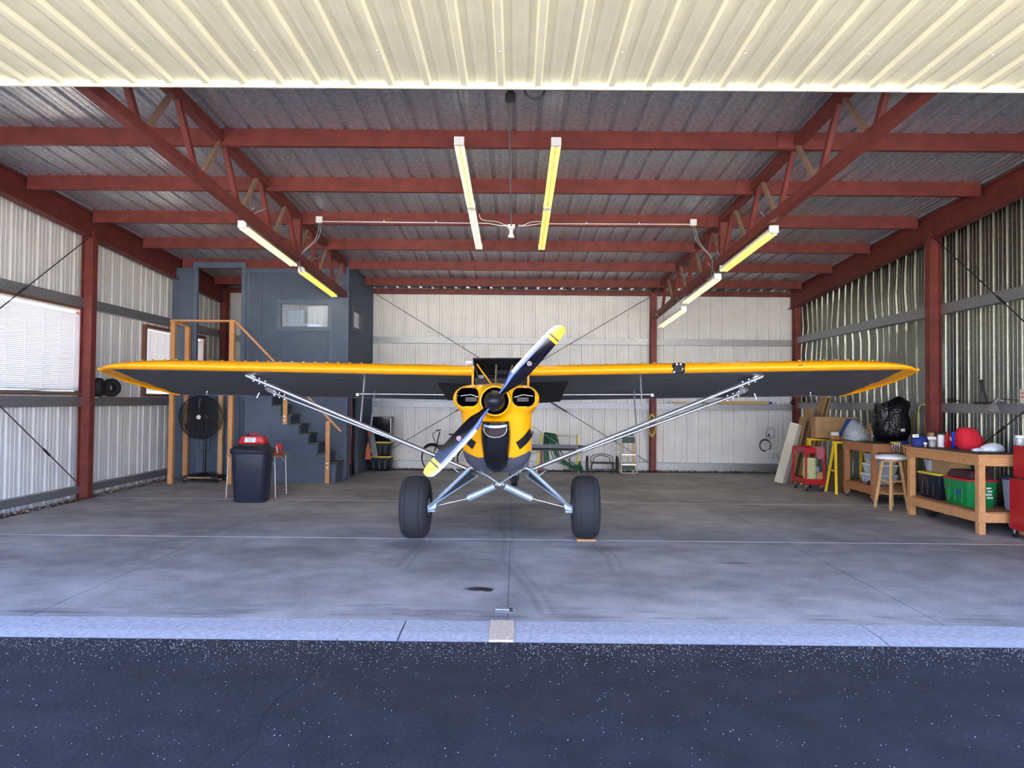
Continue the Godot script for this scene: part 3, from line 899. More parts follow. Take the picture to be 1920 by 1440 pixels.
# ---------------------------------------------------------------- the raised door, its outer skin facing down
func raised_door() -> void:
	var d := structure("door_1", "raised cream ribbed hangar door overhanging the apron", "door", Vector3(0, 4.36, DOOR_Z))
	var b := Basis(Vector3(1, 0, 0), Vector3(0, 0, 1), Vector3(0, -1, 0))
	var x := -7.0
	var screw := block(Vector3(0.014, 0.008, 0.014), 0.003)
	while x < 6.9:
		part(d, "panel", sheet(0.9144, 0.03, 4.15, 4.15), M["cream_sheet"], Transform3D(b, Vector3(x, 0.045, 0.0)))
		for k in 3:
			part(d, "screw", screw, M["cream_trim"], at(x + 0.21 + 0.3048 * k, 0.04, 0.05))
			if k == 1: part(d, "screw", screw, M["white"], at(x + 0.1524 + 0.3048 * k, 0.008, 0.62))
		x += 0.9144
	for s in [[-7.0, -2.3], [-2.3, 2.4], [2.4, 7.0]]:
		box(d, "edge_trim", Vector3((s[0] + s[1]) * 0.5, 0.03, 0.012), Vector3(s[1] - s[0] - 0.004, 0.07, 0.03), M["cream_trim"])
	box(d, "inner_frame", Vector3(0, 0.12, 2.05), Vector3(13.9, 0.1, 4.1), M["red_steel"])
	box(d, "edge_seal", Vector3(2.6, 0.008, -0.012), Vector3(8.4, 0.02, 0.014), M["rubber"])
	var h := structure("door_latch_box", "small dark steel latch box hanging behind the raised door edge", "latch box", zp(957, 183, -6.25))
	box(h, "case", Vector3.ZERO, Vector3(0.09, 0.07, 0.06), M["dark_steel"])
	box(h, "bracket", Vector3(0, 0.07, 0), Vector3(0.06, 0.1, 0.012), M["dark_steel"])
	var w := thing("door_cable", "short loop of black cable drooping behind the raised door edge", "cable", zp(992, 165, -5.96))
	tube(w, "loop", curve([Vector3(-0.08, 0.1, 0), Vector3(-0.03, -0.04, 0), Vector3(0.04, -0.09, 0), Vector3(0.12, -0.05, 0), Vector3(0.17, 0.1, 0)], 5), 0.009, M["rubber"], 6)
	# conduit that runs back from the door to the bare bulb
	var p := structure("conduit", "thin steel conduit running from the door to the bare bulb", "conduit")
	var pts := []
	for z in [-6.3, -8.95, -12.2]: pts.append(Vector3(-0.10, roof_y(z) - 0.26 - (0.06 if z > -7 else 0.0), z))
	tube(p, "pipe", pts, 0.012, M["girt"], 6)
	var u := thing("bulb_socket", "bare reflector bulb in a white ceiling socket", "lamp", Vector3(-0.10, roof_y(-12.25) - 0.26, -12.23))
	box(u, "junction_box", Vector3(0, 0, 0), Vector3(0.13, 0.06, 0.08), M["fixture_white"])
	lathe(u, "socket", [Vector2(0.045, -0.03), Vector2(0.06, -0.045), Vector2(0.035, -0.06), Vector2(0.03, -0.1)], M["fixture_white"], Transform3D(), 16)
	lathe(u, "bulb", [Vector2(0.0, -0.2), Vector2(0.055, -0.195), Vector2(0.06, -0.18), Vector2(0.03, -0.12), Vector2(0.025, -0.09)], M["white"], Transform3D(), 18, true)
	var wire := structure("lighting_conduit", "white lighting conduit strung along the third purlin", "conduit")
	var zc := -12.2
	var yb := roof_y(-12.29) - 0.205
	tube(wire, "pipe", [Vector3(-3.36, yb, zc), Vector3(-0.5, yb - 0.01, zc), Vector3(-0.28, yb - 0.05, zc), Vector3(-0.16, yb - 0.05, zc)], 0.009, M["fixture_white"], 6)
	tube(wire, "pipe", [Vector3(0.02, yb - 0.05, zc), Vector3(0.14, yb - 0.05, zc), Vector3(0.4, yb - 0.01, zc), Vector3(2.98, yb, zc)], 0.009, M["fixture_white"], 6)
	tube(wire, "pipe", curve([Vector3(-0.66, yb + 0.15, zc), Vector3(-0.6, yb + 0.05, zc), Vector3(-0.35, yb + 0.02, zc), Vector3(-0.22, yb - 0.03, zc), Vector3(-0.16, yb - 0.04, zc)], 4), 0.007, M["fixture_white"], 6)
	tube(wire, "pipe", curve([Vector3(0.45, yb + 0.03, zc), Vector3(0.25, yb + 0.02, zc), Vector3(0.1, yb - 0.04, zc), Vector3(0.02, yb - 0.04, zc)], 4), 0.007, M["fixture_white"], 6)
	for q in [-2.3, -1.4, 1.2, 2.1]: box(wire, "strap", Vector3(q, yb + 0.005, zc + 0.008), Vector3(0.02, 0.04, 0.012), M["fixture_white"])
	for q in [[-3.42, 1.0], [3.04, -1.0]]:
		box(wire, "outlet_box", Vector3(q[0], yb + 0.03, zc), Vector3(0.11, 0.11, 0.06), M["fixture_white"])
		for k in 2: tube(wire, "cord", curve([Vector3(q[0] + 0.03 * k, yb - 0.03, zc), Vector3(q[0] - 0.06 * q[1] + 0.04 * k, yb - 0.3, zc), Vector3(q[0] - 0.32 * q[1], yb - 0.6, zc), Vector3(q[0] - 0.36 * q[1], yb - 0.85, zc - 0.2)], 5), 0.007, M["girt"], 5)


# ---------------------------------------------------------------- strip lights
func strip_lights() -> void:
	var warm := [["tube_cream", Color(1.0, 0.97, 0.62)], ["tube_yellow", Color(1.0, 0.92, 0.06)], ["tube_white", Color(1.0, 0.98, 0.86)]]
	for w in warm:
		var m := mat(w[0], Color(0.95, 0.95, 0.9), 0.3)
		m.emission_enabled = true
		m.emission = w[1]
		m.emission_energy_multiplier = 0.26
	var yc := func(z: float) -> float: return roof_y(z) - 0.30
	var list := [
		["twin-tube strip light hanging under the purlins, cream tubes, door end of its row", -0.72, -8.62, -11.06, 0.0, "tube_cream"],
		["twin-tube strip light hanging under the purlins, white tubes, back end of its row", -0.72, -11.1, -13.5, 0.0, "tube_white"],
		["twin-tube strip light under the purlins, yellow tubes, door end of its row", 0.47, -8.62, -11.06, 0.0, "tube_yellow"],
		["twin-tube strip light under the purlins, yellow tubes, back end of its row", 0.47, -11.1, -13.5, 0.0, "tube_yellow"],
		["cream strip light on chains beside the truss over the loft stairs", -3.98, -10.2, -12.64, 4.27, "tube_cream"],
		["yellow strip light beside the truss over the loft stairs, in front of the loft window", -3.98, -13.06, -15.5, 4.14, "tube_yellow"],
		["bright yellow strip light on chains beside the truss over the workbenches", 3.58, -9.85, -12.29, 4.17, "tube_yellow"],
		["cream strip light beside the truss over the workbenches, middle of three", 3.58, -12.6, -15.04, 3.99, "tube_cream"],
		["pale strip light beside the truss over the workbenches, last before the back wall", 3.58, -15.15, -17.59, 3.75, "tube_cream"]]
	for l in list:
		var z0: float = l[2]
		var z1: float = l[3]
		var hung: bool = l[4] > 0.0
		var ya: float = l[4] if hung else yc.call(z0)
		var yb: float = l[4] - 0.1 if hung else yc.call(z1)
		var len := z0 - z1
		var t := thing("strip_light", l[0], "light", Vector3(l[1], (ya + yb) * 0.5, (z0 + z1) * 0.5), 0.0, "fluorescent strip lights")
		t.rotation.x = -atan((ya - yb) / len)
		var st := S()
		add_prism(st, [Vector2(-0.055, 0.0), Vector2(0.055, 0.0), Vector2(0.055, 0.03), Vector2(0.03, 0.065), Vector2(-0.03, 0.065), Vector2(-0.055, 0.03)], len, at(0, 0, -len * 0.5))
		part(t, "housing", done(st), M["fixture_white"])
		for e in [-1.0, 1.0]:
			box(t, "end_cap", Vector3(0, 0.02, e * (len * 0.5 - 0.02)), Vector3(0.125, 0.105, 0.05), M["fixture_white"])
			for s in [-0.042, 0.042]: box(t, "tube_holder", Vector3(s, -0.025, e * (len * 0.5 - 0.07)), Vector3(0.03, 0.05, 0.018), M["fixture_white"])
			if hung:
				for s in [-0.09, 0.09]: tube(t, "chain", [Vector3(0, 0.06, e * (len * 0.5 - 0.12)), Vector3(s * 0.6, 0.17, e * (len * 0.5 - 0.12)), Vector3(s + (0.22 if l[1] < 0 else -0.05), 0.3, e * (len * 0.5 - 0.12))], 0.006, M["girt"], 5)
		for s in [-0.042, 0.042]: tube(t, "tube", [Vector3(s, -0.028, -len * 0.5 + 0.06), Vector3(s, -0.028, len * 0.5 - 0.06)], 0.019, M[l[5]], 12)
		var a := AreaLight3D.new()
		a.name = "glow"
		a.area_size = Vector2(0.11, len - 0.15)
		a.light_energy = 0.14
		a.light_color = Color(1.0, 0.93, 0.78)
		a.light_size = 0.1
		a.shadow_enabled = true
		a.area_range = 30.0
		t.add_child(a)
		a.position = Vector3(0, -0.055, 0)
		a.rotation.x = -PI / 2


# ---------------------------------------------------------------- blue-grey loft room, landing and stairs
func loft() -> void:
	var zf := -15.58
	var xr := -3.71
	var deck := 2.2
	var t := 0.06
	var blue: Material = M["loft_blue"]
	var w := structure("wall_loft", "blue-grey plywood loft room in the corner with a window", "wall")
	var piece := func(x0: float, x1: float, y0: float, y1: float) -> void:
		box(w, "sheet", Vector3((x0 + x1) * 0.5, (y0 + y1) * 0.5, zf - t * 0.5), Vector3(x1 - x0 - 0.003, y1 - y0 - 0.003, t), blue, Vector3.ZERO, 0.002)
	var d0: float = zp(371, 560, zf).x
	var d1: float = zp(453, 560, zf).x
	var dt := roof_y(zf) - 0.24
	var wa := zp(528, 570, zf)
	var wb := zp(615, 613, zf)
	var top := dt
	piece.call(WALL_L + 0.13, d0, 0.0, top)
	piece.call(d0, d1, 0.0, deck)
	piece.call(d1, -5.6, 0.0, top)
	piece.call(-5.6, wa.x, 0.0, top)
	piece.call(wa.x, wb.x, 0.0, wb.y)
	piece.call(wa.x, wb.x, wa.y, top)
	piece.call(wb.x, xr, 0.0, top)
	# the side that faces the middle of the hangar, with a small window above and a doorway below
	var side := func(z0: float, z1: float, y0: float, y1: float, m: Material) -> void:
		box(w, "sheet", Vector3(xr - t * 0.5, (y0 + y1) * 0.5, (z0 + z1) * 0.5), Vector3(t, y1 - y0 - 0.003, absf(z1 - z0) - 0.003), m, Vector3.ZERO, 0.002)
	var sa := xp(662, 580, xr)
	var sb := xp(678, 620, xr)
	side.call(zf, sa.z, deck, top + 0.2, blue)
	side.call(sb.z, WALL_B + 0.14, deck, roof_y(-17.6) - 0.02, blue)
	side.call(sa.z, sb.z, deck, sb.y, blue)
	side.call(sa.z, sb.z, sa.y, top + 0.12, blue)
	side.call(zf, zf - 0.28, 0.0, deck, blue)
	side.call(zf - 1.1, WALL_B + 0.1, 0.0, deck, blue)
	side.call(zf - 0.28, zf - 1.1, 2.05, deck, blue)
	box(w, "brown_door", Vector3(xr - 0.12, 1.03, zf - 0.69), Vector3(0.04, 2.04, 0.82), M["brown_door"])
	for z in [zf - 0.25, zf - 1.13]: box(w, "door_casing", Vector3(xr + 0.012, 1.04, z), Vector3(0.02, 2.08, 0.08), M["loft_trim"])
	box(w, "corner_bead", Vector3(xr + 0.008, 2.35, zf + 0.008), Vector3(0.03, 4.6, 0.03), M["loft_trim"])
	box(w, "loft_floor", Vector3((WALL_L + xr) * 0.5, deck - 0.06, (zf + WALL_B) * 0.5), Vector3(xr - WALL_L - 0.3, 0.1, absf(WALL_B - zf) - 0.25), M["fir"])
	# casings round the doorway and window, and cover strips over the joints
	for x in [d0 - 0.05, d1 + 0.05]: box(w, "casing", Vector3(x, (deck + dt) * 0.5 + 0.05, zf + 0.012), Vector3(0.1, dt - deck + 0.1, 0.024), M["loft_trim"])
	box(w, "casing", Vector3((d0 + d1) * 0.5, dt + 0.06, zf + 0.03), Vector3(d1 - d0 + 0.2, 0.13, 0.026), M["loft_trim"])
	for y in [wa.y + 0.05, wb.y - 0.05]: box(w, "casing", Vector3((wa.x + wb.x) * 0.5, y, zf + 0.012), Vector3(wb.x - wa.x + 0.2, 0.1, 0.024), M["loft_trim"])
	for x in [wa.x - 0.05, wb.x + 0.05]: box(w, "casing", Vector3(x, (wa.y + wb.y) * 0.5, zf + 0.012), Vector3(0.1, wa.y - wb.y, 0.024), M["loft_trim"])
	for x in [d1 + 0.16, -4.05]: box(w, "cover_strip", Vector3(x, 3.3, zf + 0.006), Vector3(0.05, 2.5, 0.012), M["loft_trim"])
	box(w, "cover_strip", Vector3(-4.9, top - 0.05, zf + 0.008), Vector3(2.2, 0.1, 0.014), M["loft_trim"])
	for z in [sa.z + 0.04, sb.z - 0.04]: box(w, "casing", Vector3(xr + 0.01, (sa.y + sb.y) * 0.5, z), Vector3(0.024, sa.y - sb.y + 0.16, 0.08), M["loft_trim"])
	for y in [sa.y + 0.04, sb.y - 0.04]: box(w, "casing", Vector3(xr + 0.011, y, (sa.z + sb.z) * 0.5), Vector3(0.024, 0.08, absf(sb.z - sa.z)), M["loft_trim"])
	var g1 := structure("window_4", "dark loft window with two storage totes behind its glass", "window")
	box(g1, "pane", Vector3((wa.x + wb.x) * 0.5, (wa.y + wb.y) * 0.5, zf - 0.03), Vector3(wb.x - wa.x, wa.y - wb.y, 0.006), M["pane"], Vector3.ZERO, 0.0)
	var g2 := structure("window_5", "small side window of the loft beside the back wall", "window")
	box(g2, "pane", Vector3(xr - 0.03, (sa.y + sb.y) * 0.5, (sa.z + sb.z) * 0.5), Vector3(0.006, sa.y - sb.y, absf(sb.z - sa.z)), M["pane"], Vector3.ZERO, 0.0)
	# a shelf inside and the totes on it
	var sh := thing("loft_shelf", "rough shelf inside the loft window holding two totes", "shelf", Vector3(-4.75, deck, zf - 0.42))
	box(sh, "board", Vector3(0, 1.13, 0), Vector3(1.5, 0.03, 0.5), M["fir"])
	for x in [-0.7, 0.7]:
		for z in [-0.2, 0.2]: board(sh, "leg", Vector3(x, 0, z), Vector3(x, 1.115, z), 0.05, 0.05, M["fir"])
	var sy := deck + 1.145
	tote("storage_tote", "pale blue lidded tote behind the loft window", Vector3(-4.95, sy, zf - 0.38), 0.0, Vector3(0.42, 0.42, 0.34), M["blue_tote"], M["blue_tote"])
	tote("storage_tote", "translucent tote full of papers behind the loft window", Vector3(-4.42, sy, zf - 0.38), 0.0, Vector3(0.56, 0.5, 0.36), M["clear_tote"], M["clear_tote"])
	# ---- landing and stairs
	var s := thing("loft_stairs", "blue stairs with raw pine posts and handrail up to the loft", "stairs", Vector3.ZERO)
	var fz := zf + 0.62
	var n := 9
	var rise := 0.2
	var base := 0.24
	var run := 0.194
	var x_low := -3.76
	var x_top := x_low - run * n
	for i in n:
		var xr_ := x_low - run * i
		var y := base + rise * (i + 1)
		box(s, "tread", Vector3(xr_ - run * 0.5 + 0.012, y - 0.016, (zf + fz) * 0.5), Vector3(run + 0.03, 0.032, fz - zf - 0.02), M["tread"])
		box(s, "riser", Vector3(xr_ - 0.012, y - rise * 0.5 - 0.016, (zf + fz) * 0.5), Vector3(0.02, rise - 0.033, fz - zf - 0.04), blue, Vector3.ZERO, 0.001)
	var poly := [Vector2(x_low - run, 0.0)]
	for i in range(1, n):
		poly.append(Vector2(x_low - run * i - 0.01, base + rise * (i + 1) - 0.034))
		poly.append(Vector2(x_low - run * (i + 1) - 0.01, base + rise * (i + 1) - 0.034))
	poly.append(Vector2(x_top - 0.25, deck - 0.12))
	poly.append(Vector2(x_top - 0.25, deck - 0.42))
	poly.append(Vector2(x_low - run - 0.12, 0.0))
	prism(s, "stringer", poly, 0.035, blue, at(0, 0, fz))
	prism(s, "under_panel", [Vector2(x_low - run - 0.1, 0.0), Vector2(x_top - 0.2, deck - 0.42), Vector2(x_top - 0.2, 0.0)], 0.02, blue, at(0, 0, fz - 0.03))
	box(s, "bottom_step", Vector3(x_low - run * 0.5 - 0.01, 0.2, (zf + fz) * 0.5), Vector3(run - 0.02, 0.4, fz - zf - 0.05), blue)
	# landing deck and posts
	var lz := -14.62
	var xl := -7.08
	var xm := -5.86
	box(s, "landing_deck", Vector3((xl + x_top) * 0.5 - 0.02, deck - 0.02, (zf + lz) * 0.5), Vector3(x_top - xl + 0.06, 0.04, lz - zf), M["fir"])
	for z in [lz - 0.03, zf + 0.04]: board(s, "deck_joist", Vector3(xl, deck - 0.12, z), Vector3(xm, deck - 0.12, z), 0.14, 0.04, M["fir"], Vector3.UP)
	var rail := deck + 1.14
	for p in [[xl, lz, rail, "pine"], [xm, lz, rail, "pine"], [-7.17, zf + 0.12, rail - 0.03, "pine"], [-6.41, zf + 0.12, deck - 0.05, "pine_pale"]]:
		board(s, "post", Vector3(p[0], 0.0, p[1]), Vector3(p[0], p[2], p[1]), 0.095, 0.095, M[p[3]])
	board(s, "rail", Vector3(xl - 0.06, rail + 0.02, lz), Vector3(xm + 0.06, rail + 0.02, lz), 0.04, 0.1, M["pine"], Vector3.UP)
	board(s, "rail", Vector3(xl, rail + 0.015, lz), Vector3(-7.17, rail - 0.01, zf + 0.1), 0.04, 0.09, M["pine"], Vector3.UP)
	# stair posts and handrail on the open side
	var pz := fz + 0.08
	var hp := func(x: float) -> float: return (x_low - x) / run * rise + base + 1.02
	for p in [[zp(535, 760, pz).x, zp(535, 796, pz).y, false], [zp(615, 800, pz).x, 0.0, true]]:
		board(s, "post", Vector3(p[0], p[1], pz), Vector3(p[0], hp.call(p[0]) - 0.12, pz), 0.09, 0.045, M["pine"])
		for k in 2: lathe(s, "bolt", [Vector2(0.018, 0.0), Vector2(0.018, 0.008), Vector2(0.0, 0.012)], M["chrome"], turned(Vector3(p[0] - 0.01, p[1] + 0.08 + 0.09 * k + (0.25 if p[2] else 0.0), pz + 0.022), Vector3(90, 0, 0)), 10)
	board(s, "handrail", Vector3(xm + 0.05, rail + 0.02, lz - 0.05), zp(640, 809, pz), 0.04, 0.09, M["pine"], Vector3.UP)


func tote(called: String, label: String, at_: Vector3, turn: float, size: Vector3, body: Material, lid: Material, group := "") -> Node3D:
	var t := thing(called, label, "tote", at_, turn, group)
	part(t, "body", tub(size.x * 0.86, size.z * 0.84, size.x * 0.97, size.z * 0.96, size.y - 0.03, 0.05), body)
	for e in [-1.0, 1.0]:
		box(t, "handle", Vector3(e * size.x * 0.49, size.y - 0.075, 0), Vector3(0.03, 0.03, size.z * 0.42), body)
		for k in 3: box(t, "rib", Vector3(size.x * (0.24 * (k - 1)), size.y * 0.45, e * size.z * 0.458), Vector3(0.03, size.y * 0.62, 0.014), body, Vector3(-e * 2.2, 0, 0))
	part(t, "lid", tub(size.x, size.z, size.x * 0.97, size.z * 0.96, 0.035, 0.05, size.y - 0.035), lid)
	return t


# ---------------------------------------------------------------- the aeroplane; its own axes: +z out of the nose, origin on the floor between the main wheels
func smin(a: float, b: float, k: float) -> float:
	var h := maxf(k - absf(a - b), 0.0) / k
	return minf(a, b) - h * h * k * 0.25

func cowl_field(x: float, y: float, z: float) -> float:      # distance to the surface of the engine cowling
	var zs := z + (1.75 - y) * 0.22
	var qx := maxf(absf(x) - 0.13, 0.0)
	var qy := maxf(absf(y - 1.43) - 0.24, 0.0)
	var qz := maxf(absf(zs - 0.52) - 0.38, 0.0)
	var d := sqrt(qx * qx + qy * qy + qz * qz) - 0.275
	# cheek pods round the two air inlets
	var ax := absf(x)
	var px := (ax - 0.312) / 1.18
	var py := (y - 1.782)
	var pz := maxf(maxf(0.3 - z, z - 1.04), 0.0)
	var pod := sqrt(px * px + py * py + pz * pz) - 0.153
	d = smin(d, pod, 0.09)
	# nose ring
	var ry := y - 1.757
	var rr := sqrt(x * x + ry * ry)
	var rz := maxf(z - 1.29, 0.5 - z)
	var ring := maxf(rr - 0.175, rz)
	if rr > 0.15 and rz > -0.03: ring = sqrt(pow(maxf(rr - 0.15, 0.0), 2.0) + pow(maxf(rz + 0.025, 0.0), 2.0)) - 0.025
	d = smin(d, ring, 0.10)
	# openings
	var hx := maxf(absf(ax - 0.312) - 0.045, 0.0)
	var hy := maxf(absf(y - 1.80) - 0.022, 0.0)
	var hole := maxf(sqrt(hx * hx + hy * hy) - 0.078, 0.86 - z)
	d = maxf(d, -hole)
	d = maxf(d, -maxf(rr - 0.148, 1.12 - z))
	return d

func cowl_mesh() -> ArrayMesh:      # surface nets over the field, one half mirrored
	var cell := 0.0135
	var lo := Vector3(-cell * 0.5, 0.84, 0.28)
	var nx := 42
	var ny := 88
	var nz := 84
	var f := PackedFloat32Array()
	f.resize((nx + 1) * (ny + 1) * (nz + 1))
	var at_i := 0
	for k in nz + 1:
		for j in ny + 1:
			for i in nx + 1:
				f[at_i] = cowl_field(lo.x + i * cell, lo.y + j * cell, lo.z + k * cell)
				at_i += 1
	var sx := 1
	var sy := nx + 1
	var sz := (nx + 1) * (ny + 1)
	var ids := PackedInt32Array()
	ids.resize(f.size())
	ids.fill(-1)
	var vs := PackedVector3Array()
	var corner := [0, sx, sy, sx + sy, sz, sx + sz, sy + sz, sx + sy + sz]
	var edges := [[0, 1], [2, 3], [4, 5], [6, 7], [0, 2], [1, 3], [4, 6], [5, 7], [0, 4], [1, 5], [2, 6], [3, 7]]
	for k in nz:
		for j in ny:
			for i in nx:
				var o := k * sz + j * sy + i
				var neg := 0
				for c in 8:
					if f[o + corner[c]] < 0.0: neg += 1
				if neg == 0 or neg == 8: continue
				var sum := Vector3.ZERO
				var cnt := 0
				for e in edges:
					var fa := f[o + corner[e[0]]]
					var fb := f[o + corner[e[1]]]
					if (fa < 0.0) != (fb < 0.0):
						var t := fa / (fa - fb)
						var pa := Vector3(e[0] & 1, (e[0] >> 1) & 1, e[0] >> 2)
						var pb := Vector3(e[1] & 1, (e[1] >> 1) & 1, e[1] >> 2)
						sum += pa.lerp(pb, t)
						cnt += 1
				ids[o] = vs.size()
				vs.append(lo + (Vector3(i, j, k) + sum / cnt) * cell)
	var ns := PackedVector3Array()
	var cs := PackedColorArray()
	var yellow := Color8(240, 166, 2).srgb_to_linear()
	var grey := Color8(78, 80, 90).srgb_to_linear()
	var recess_shade := Color8(16, 15, 15).srgb_to_linear()  # painted shade for the inner walls of the inlets and nose ring
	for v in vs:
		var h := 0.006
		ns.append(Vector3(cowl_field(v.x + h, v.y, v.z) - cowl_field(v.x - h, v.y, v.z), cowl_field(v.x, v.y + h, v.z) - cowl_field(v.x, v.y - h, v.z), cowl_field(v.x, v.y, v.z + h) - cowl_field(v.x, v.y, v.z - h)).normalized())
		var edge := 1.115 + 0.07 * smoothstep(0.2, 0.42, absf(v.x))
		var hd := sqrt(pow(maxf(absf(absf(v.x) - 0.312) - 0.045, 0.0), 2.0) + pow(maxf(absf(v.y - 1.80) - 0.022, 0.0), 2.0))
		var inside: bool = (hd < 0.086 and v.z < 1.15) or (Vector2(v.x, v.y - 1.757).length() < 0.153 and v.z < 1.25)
		cs.append(recess_shade if inside else grey if v.y < edge else yellow)  # shade of the openings goes into the vertex colour
	var idx := PackedInt32Array()
	for k in range(1, nz):
		for j in range(1, ny):
			for i in range(0, nx):
				var o := k * sz + j * sy + i
				var s := f[o] < 0.0
				for ax in 3:
					if ax != 0 and i == 0: continue
					var d: int = [sx, sy, sz][ax]
					if s == (f[o + d] < 0.0): continue
					var u: int = [sy, sz, sx][ax]
					var w: int = [sz, sx, sy][ax]
					var q := [ids[o], ids[o - u], ids[o - u - w], ids[o - w]]
					if q.min() < 0: continue
					idx.append_array(PackedInt32Array([q[0], q[1], q[2], q[0], q[2], q[3]] if not s else [q[0], q[2], q[1], q[0], q[3], q[2]]))
	# the other half
	var m := vs.size()
	for i in m:
		vs.append(vs[i] * Vector3(-1, 1, 1))
		ns.append(ns[i] * Vector3(-1, 1, 1))
		cs.append(cs[i])
	var half := idx.size()
	for t in range(0, half, 3): idx.append_array(PackedInt32Array([idx[t] + m, idx[t + 2] + m, idx[t + 1] + m]))
	var arr := []
	arr.resize(Mesh.ARRAY_MAX)
	arr[Mesh.ARRAY_VERTEX] = vs
	arr[Mesh.ARRAY_NORMAL] = ns
	arr[Mesh.ARRAY_COLOR] = cs
	arr[Mesh.ARRAY_INDEX] = idx
	var out := ArrayMesh.new()
	out.add_surface_from_arrays(Mesh.PRIMITIVE_TRIANGLES, arr)
	return out

func pick(tab: Array, x: float) -> float:      # a value between the rows [x, value] of a table
	for i in tab.size() - 1:
		if x <= tab[i + 1][0]: return lerpf(tab[i][1], tab[i + 1][1], clampf((x - tab[i][0]) / (tab[i + 1][0] - tab[i][0]), 0.0, 1.0))
	return tab[-1][1]

const UPPER := [[0.0, 0.0], [0.006, 0.020], [0.0125, 0.030], [0.03, 0.045], [0.06, 0.061], [0.1, 0.074], [0.2, 0.092], [0.3, 0.098], [0.45, 0.094], [0.6, 0.076], [0.8, 0.042], [1.0, 0.003]]
const LOWER := [[0.0, 0.0], [0.006, -0.013], [0.0125, -0.018], [0.03, -0.025], [0.06, -0.029], [0.1, -0.029], [0.3, -0.018], [0.6, -0.010], [1.0, -0.001]]
const TIP_THICK := [[0.0, 1.0], [4.4, 1.0], [4.8, 0.86], [5.0, 0.70], [5.15, 0.48], [5.25, 0.30], [5.32, 0.12]]
const TIP_FRONT := [[0.0, 0.0], [4.9, 0.0], [5.1, 0.012], [5.2, 0.04], [5.28, 0.11], [5.32, 0.20]]
const TIP_REAR := [[0.0, 1.6], [4.95, 1.6], [5.05, 1.36], [5.12, 1.15], [5.2, 0.95], [5.26, 0.78], [5.3, 0.55], [5.32, 0.36]]
const WING_PITCH := 0.235

func wing_point(x: float, chord: float, t: float) -> Vector3:      # chordwise metres behind the leading edge, metres above the chord line
	return Vector3(x, 2.135 + 0.018 * absf(x) - chord * sin(WING_PITCH) + t * cos(WING_PITCH), 0.04 - chord * cos(WING_PITCH) - t * sin(WING_PITCH))

func wing_skin(side: float, fabric: bool) -> ArrayMesh:
	var st := S(true)
	var xs := [0.36, 0.5, 1.0, 2.0, 3.0, 4.0, 4.4, 4.6, 4.8, 4.9, 5.0, 5.05, 5.1, 5.15, 5.2, 5.25, 5.28, 5.3, 5.32]
	var ring := func(x: float) -> Array:      # from the trailing edge over the top and nose to the trailing edge again
		var a := pick(TIP_FRONT, x)
		var b := pick(TIP_REAR, x)
		var k := pick(TIP_THICK, x)
		var drop := -0.05 * (1.0 - k)
		var out := []
		for s in [1.0, 0.8, 0.6, 0.45, 0.3, 0.2, 0.1, 0.06, 0.03, 0.0125, 0.006, 0.0]: out.append(wing_point(x * side, lerpf(a, b, s), pick(UPPER, s) * 1.6 * k + drop))
		for s in [0.006, 0.0125, 0.03, 0.045, 0.06, 0.1, 0.2, 0.3, 0.45, 0.6, 0.8, 1.0]: out.append(wing_point(x * side, lerpf(a, b, s), pick(LOWER, s) * 1.6 * k + drop))
		return out
	for i in xs.size() - 1:
		var p: Array = ring.call(xs[i])
		var q: Array = ring.call(xs[i + 1])
		for j in p.size() - 1:
			var under: bool = j >= 15 and not (xs[i] > 5.09 or (xs[i] > 5.0 and j > 20) or (xs[i] > 4.94 and j > 21))
			if under != fabric: continue
			if side > 0.0: quad(st, p[j], p[j + 1], q[j + 1], q[j])
			else: quad(st, p[j], q[j], q[j + 1], p[j + 1])
	return done(st)

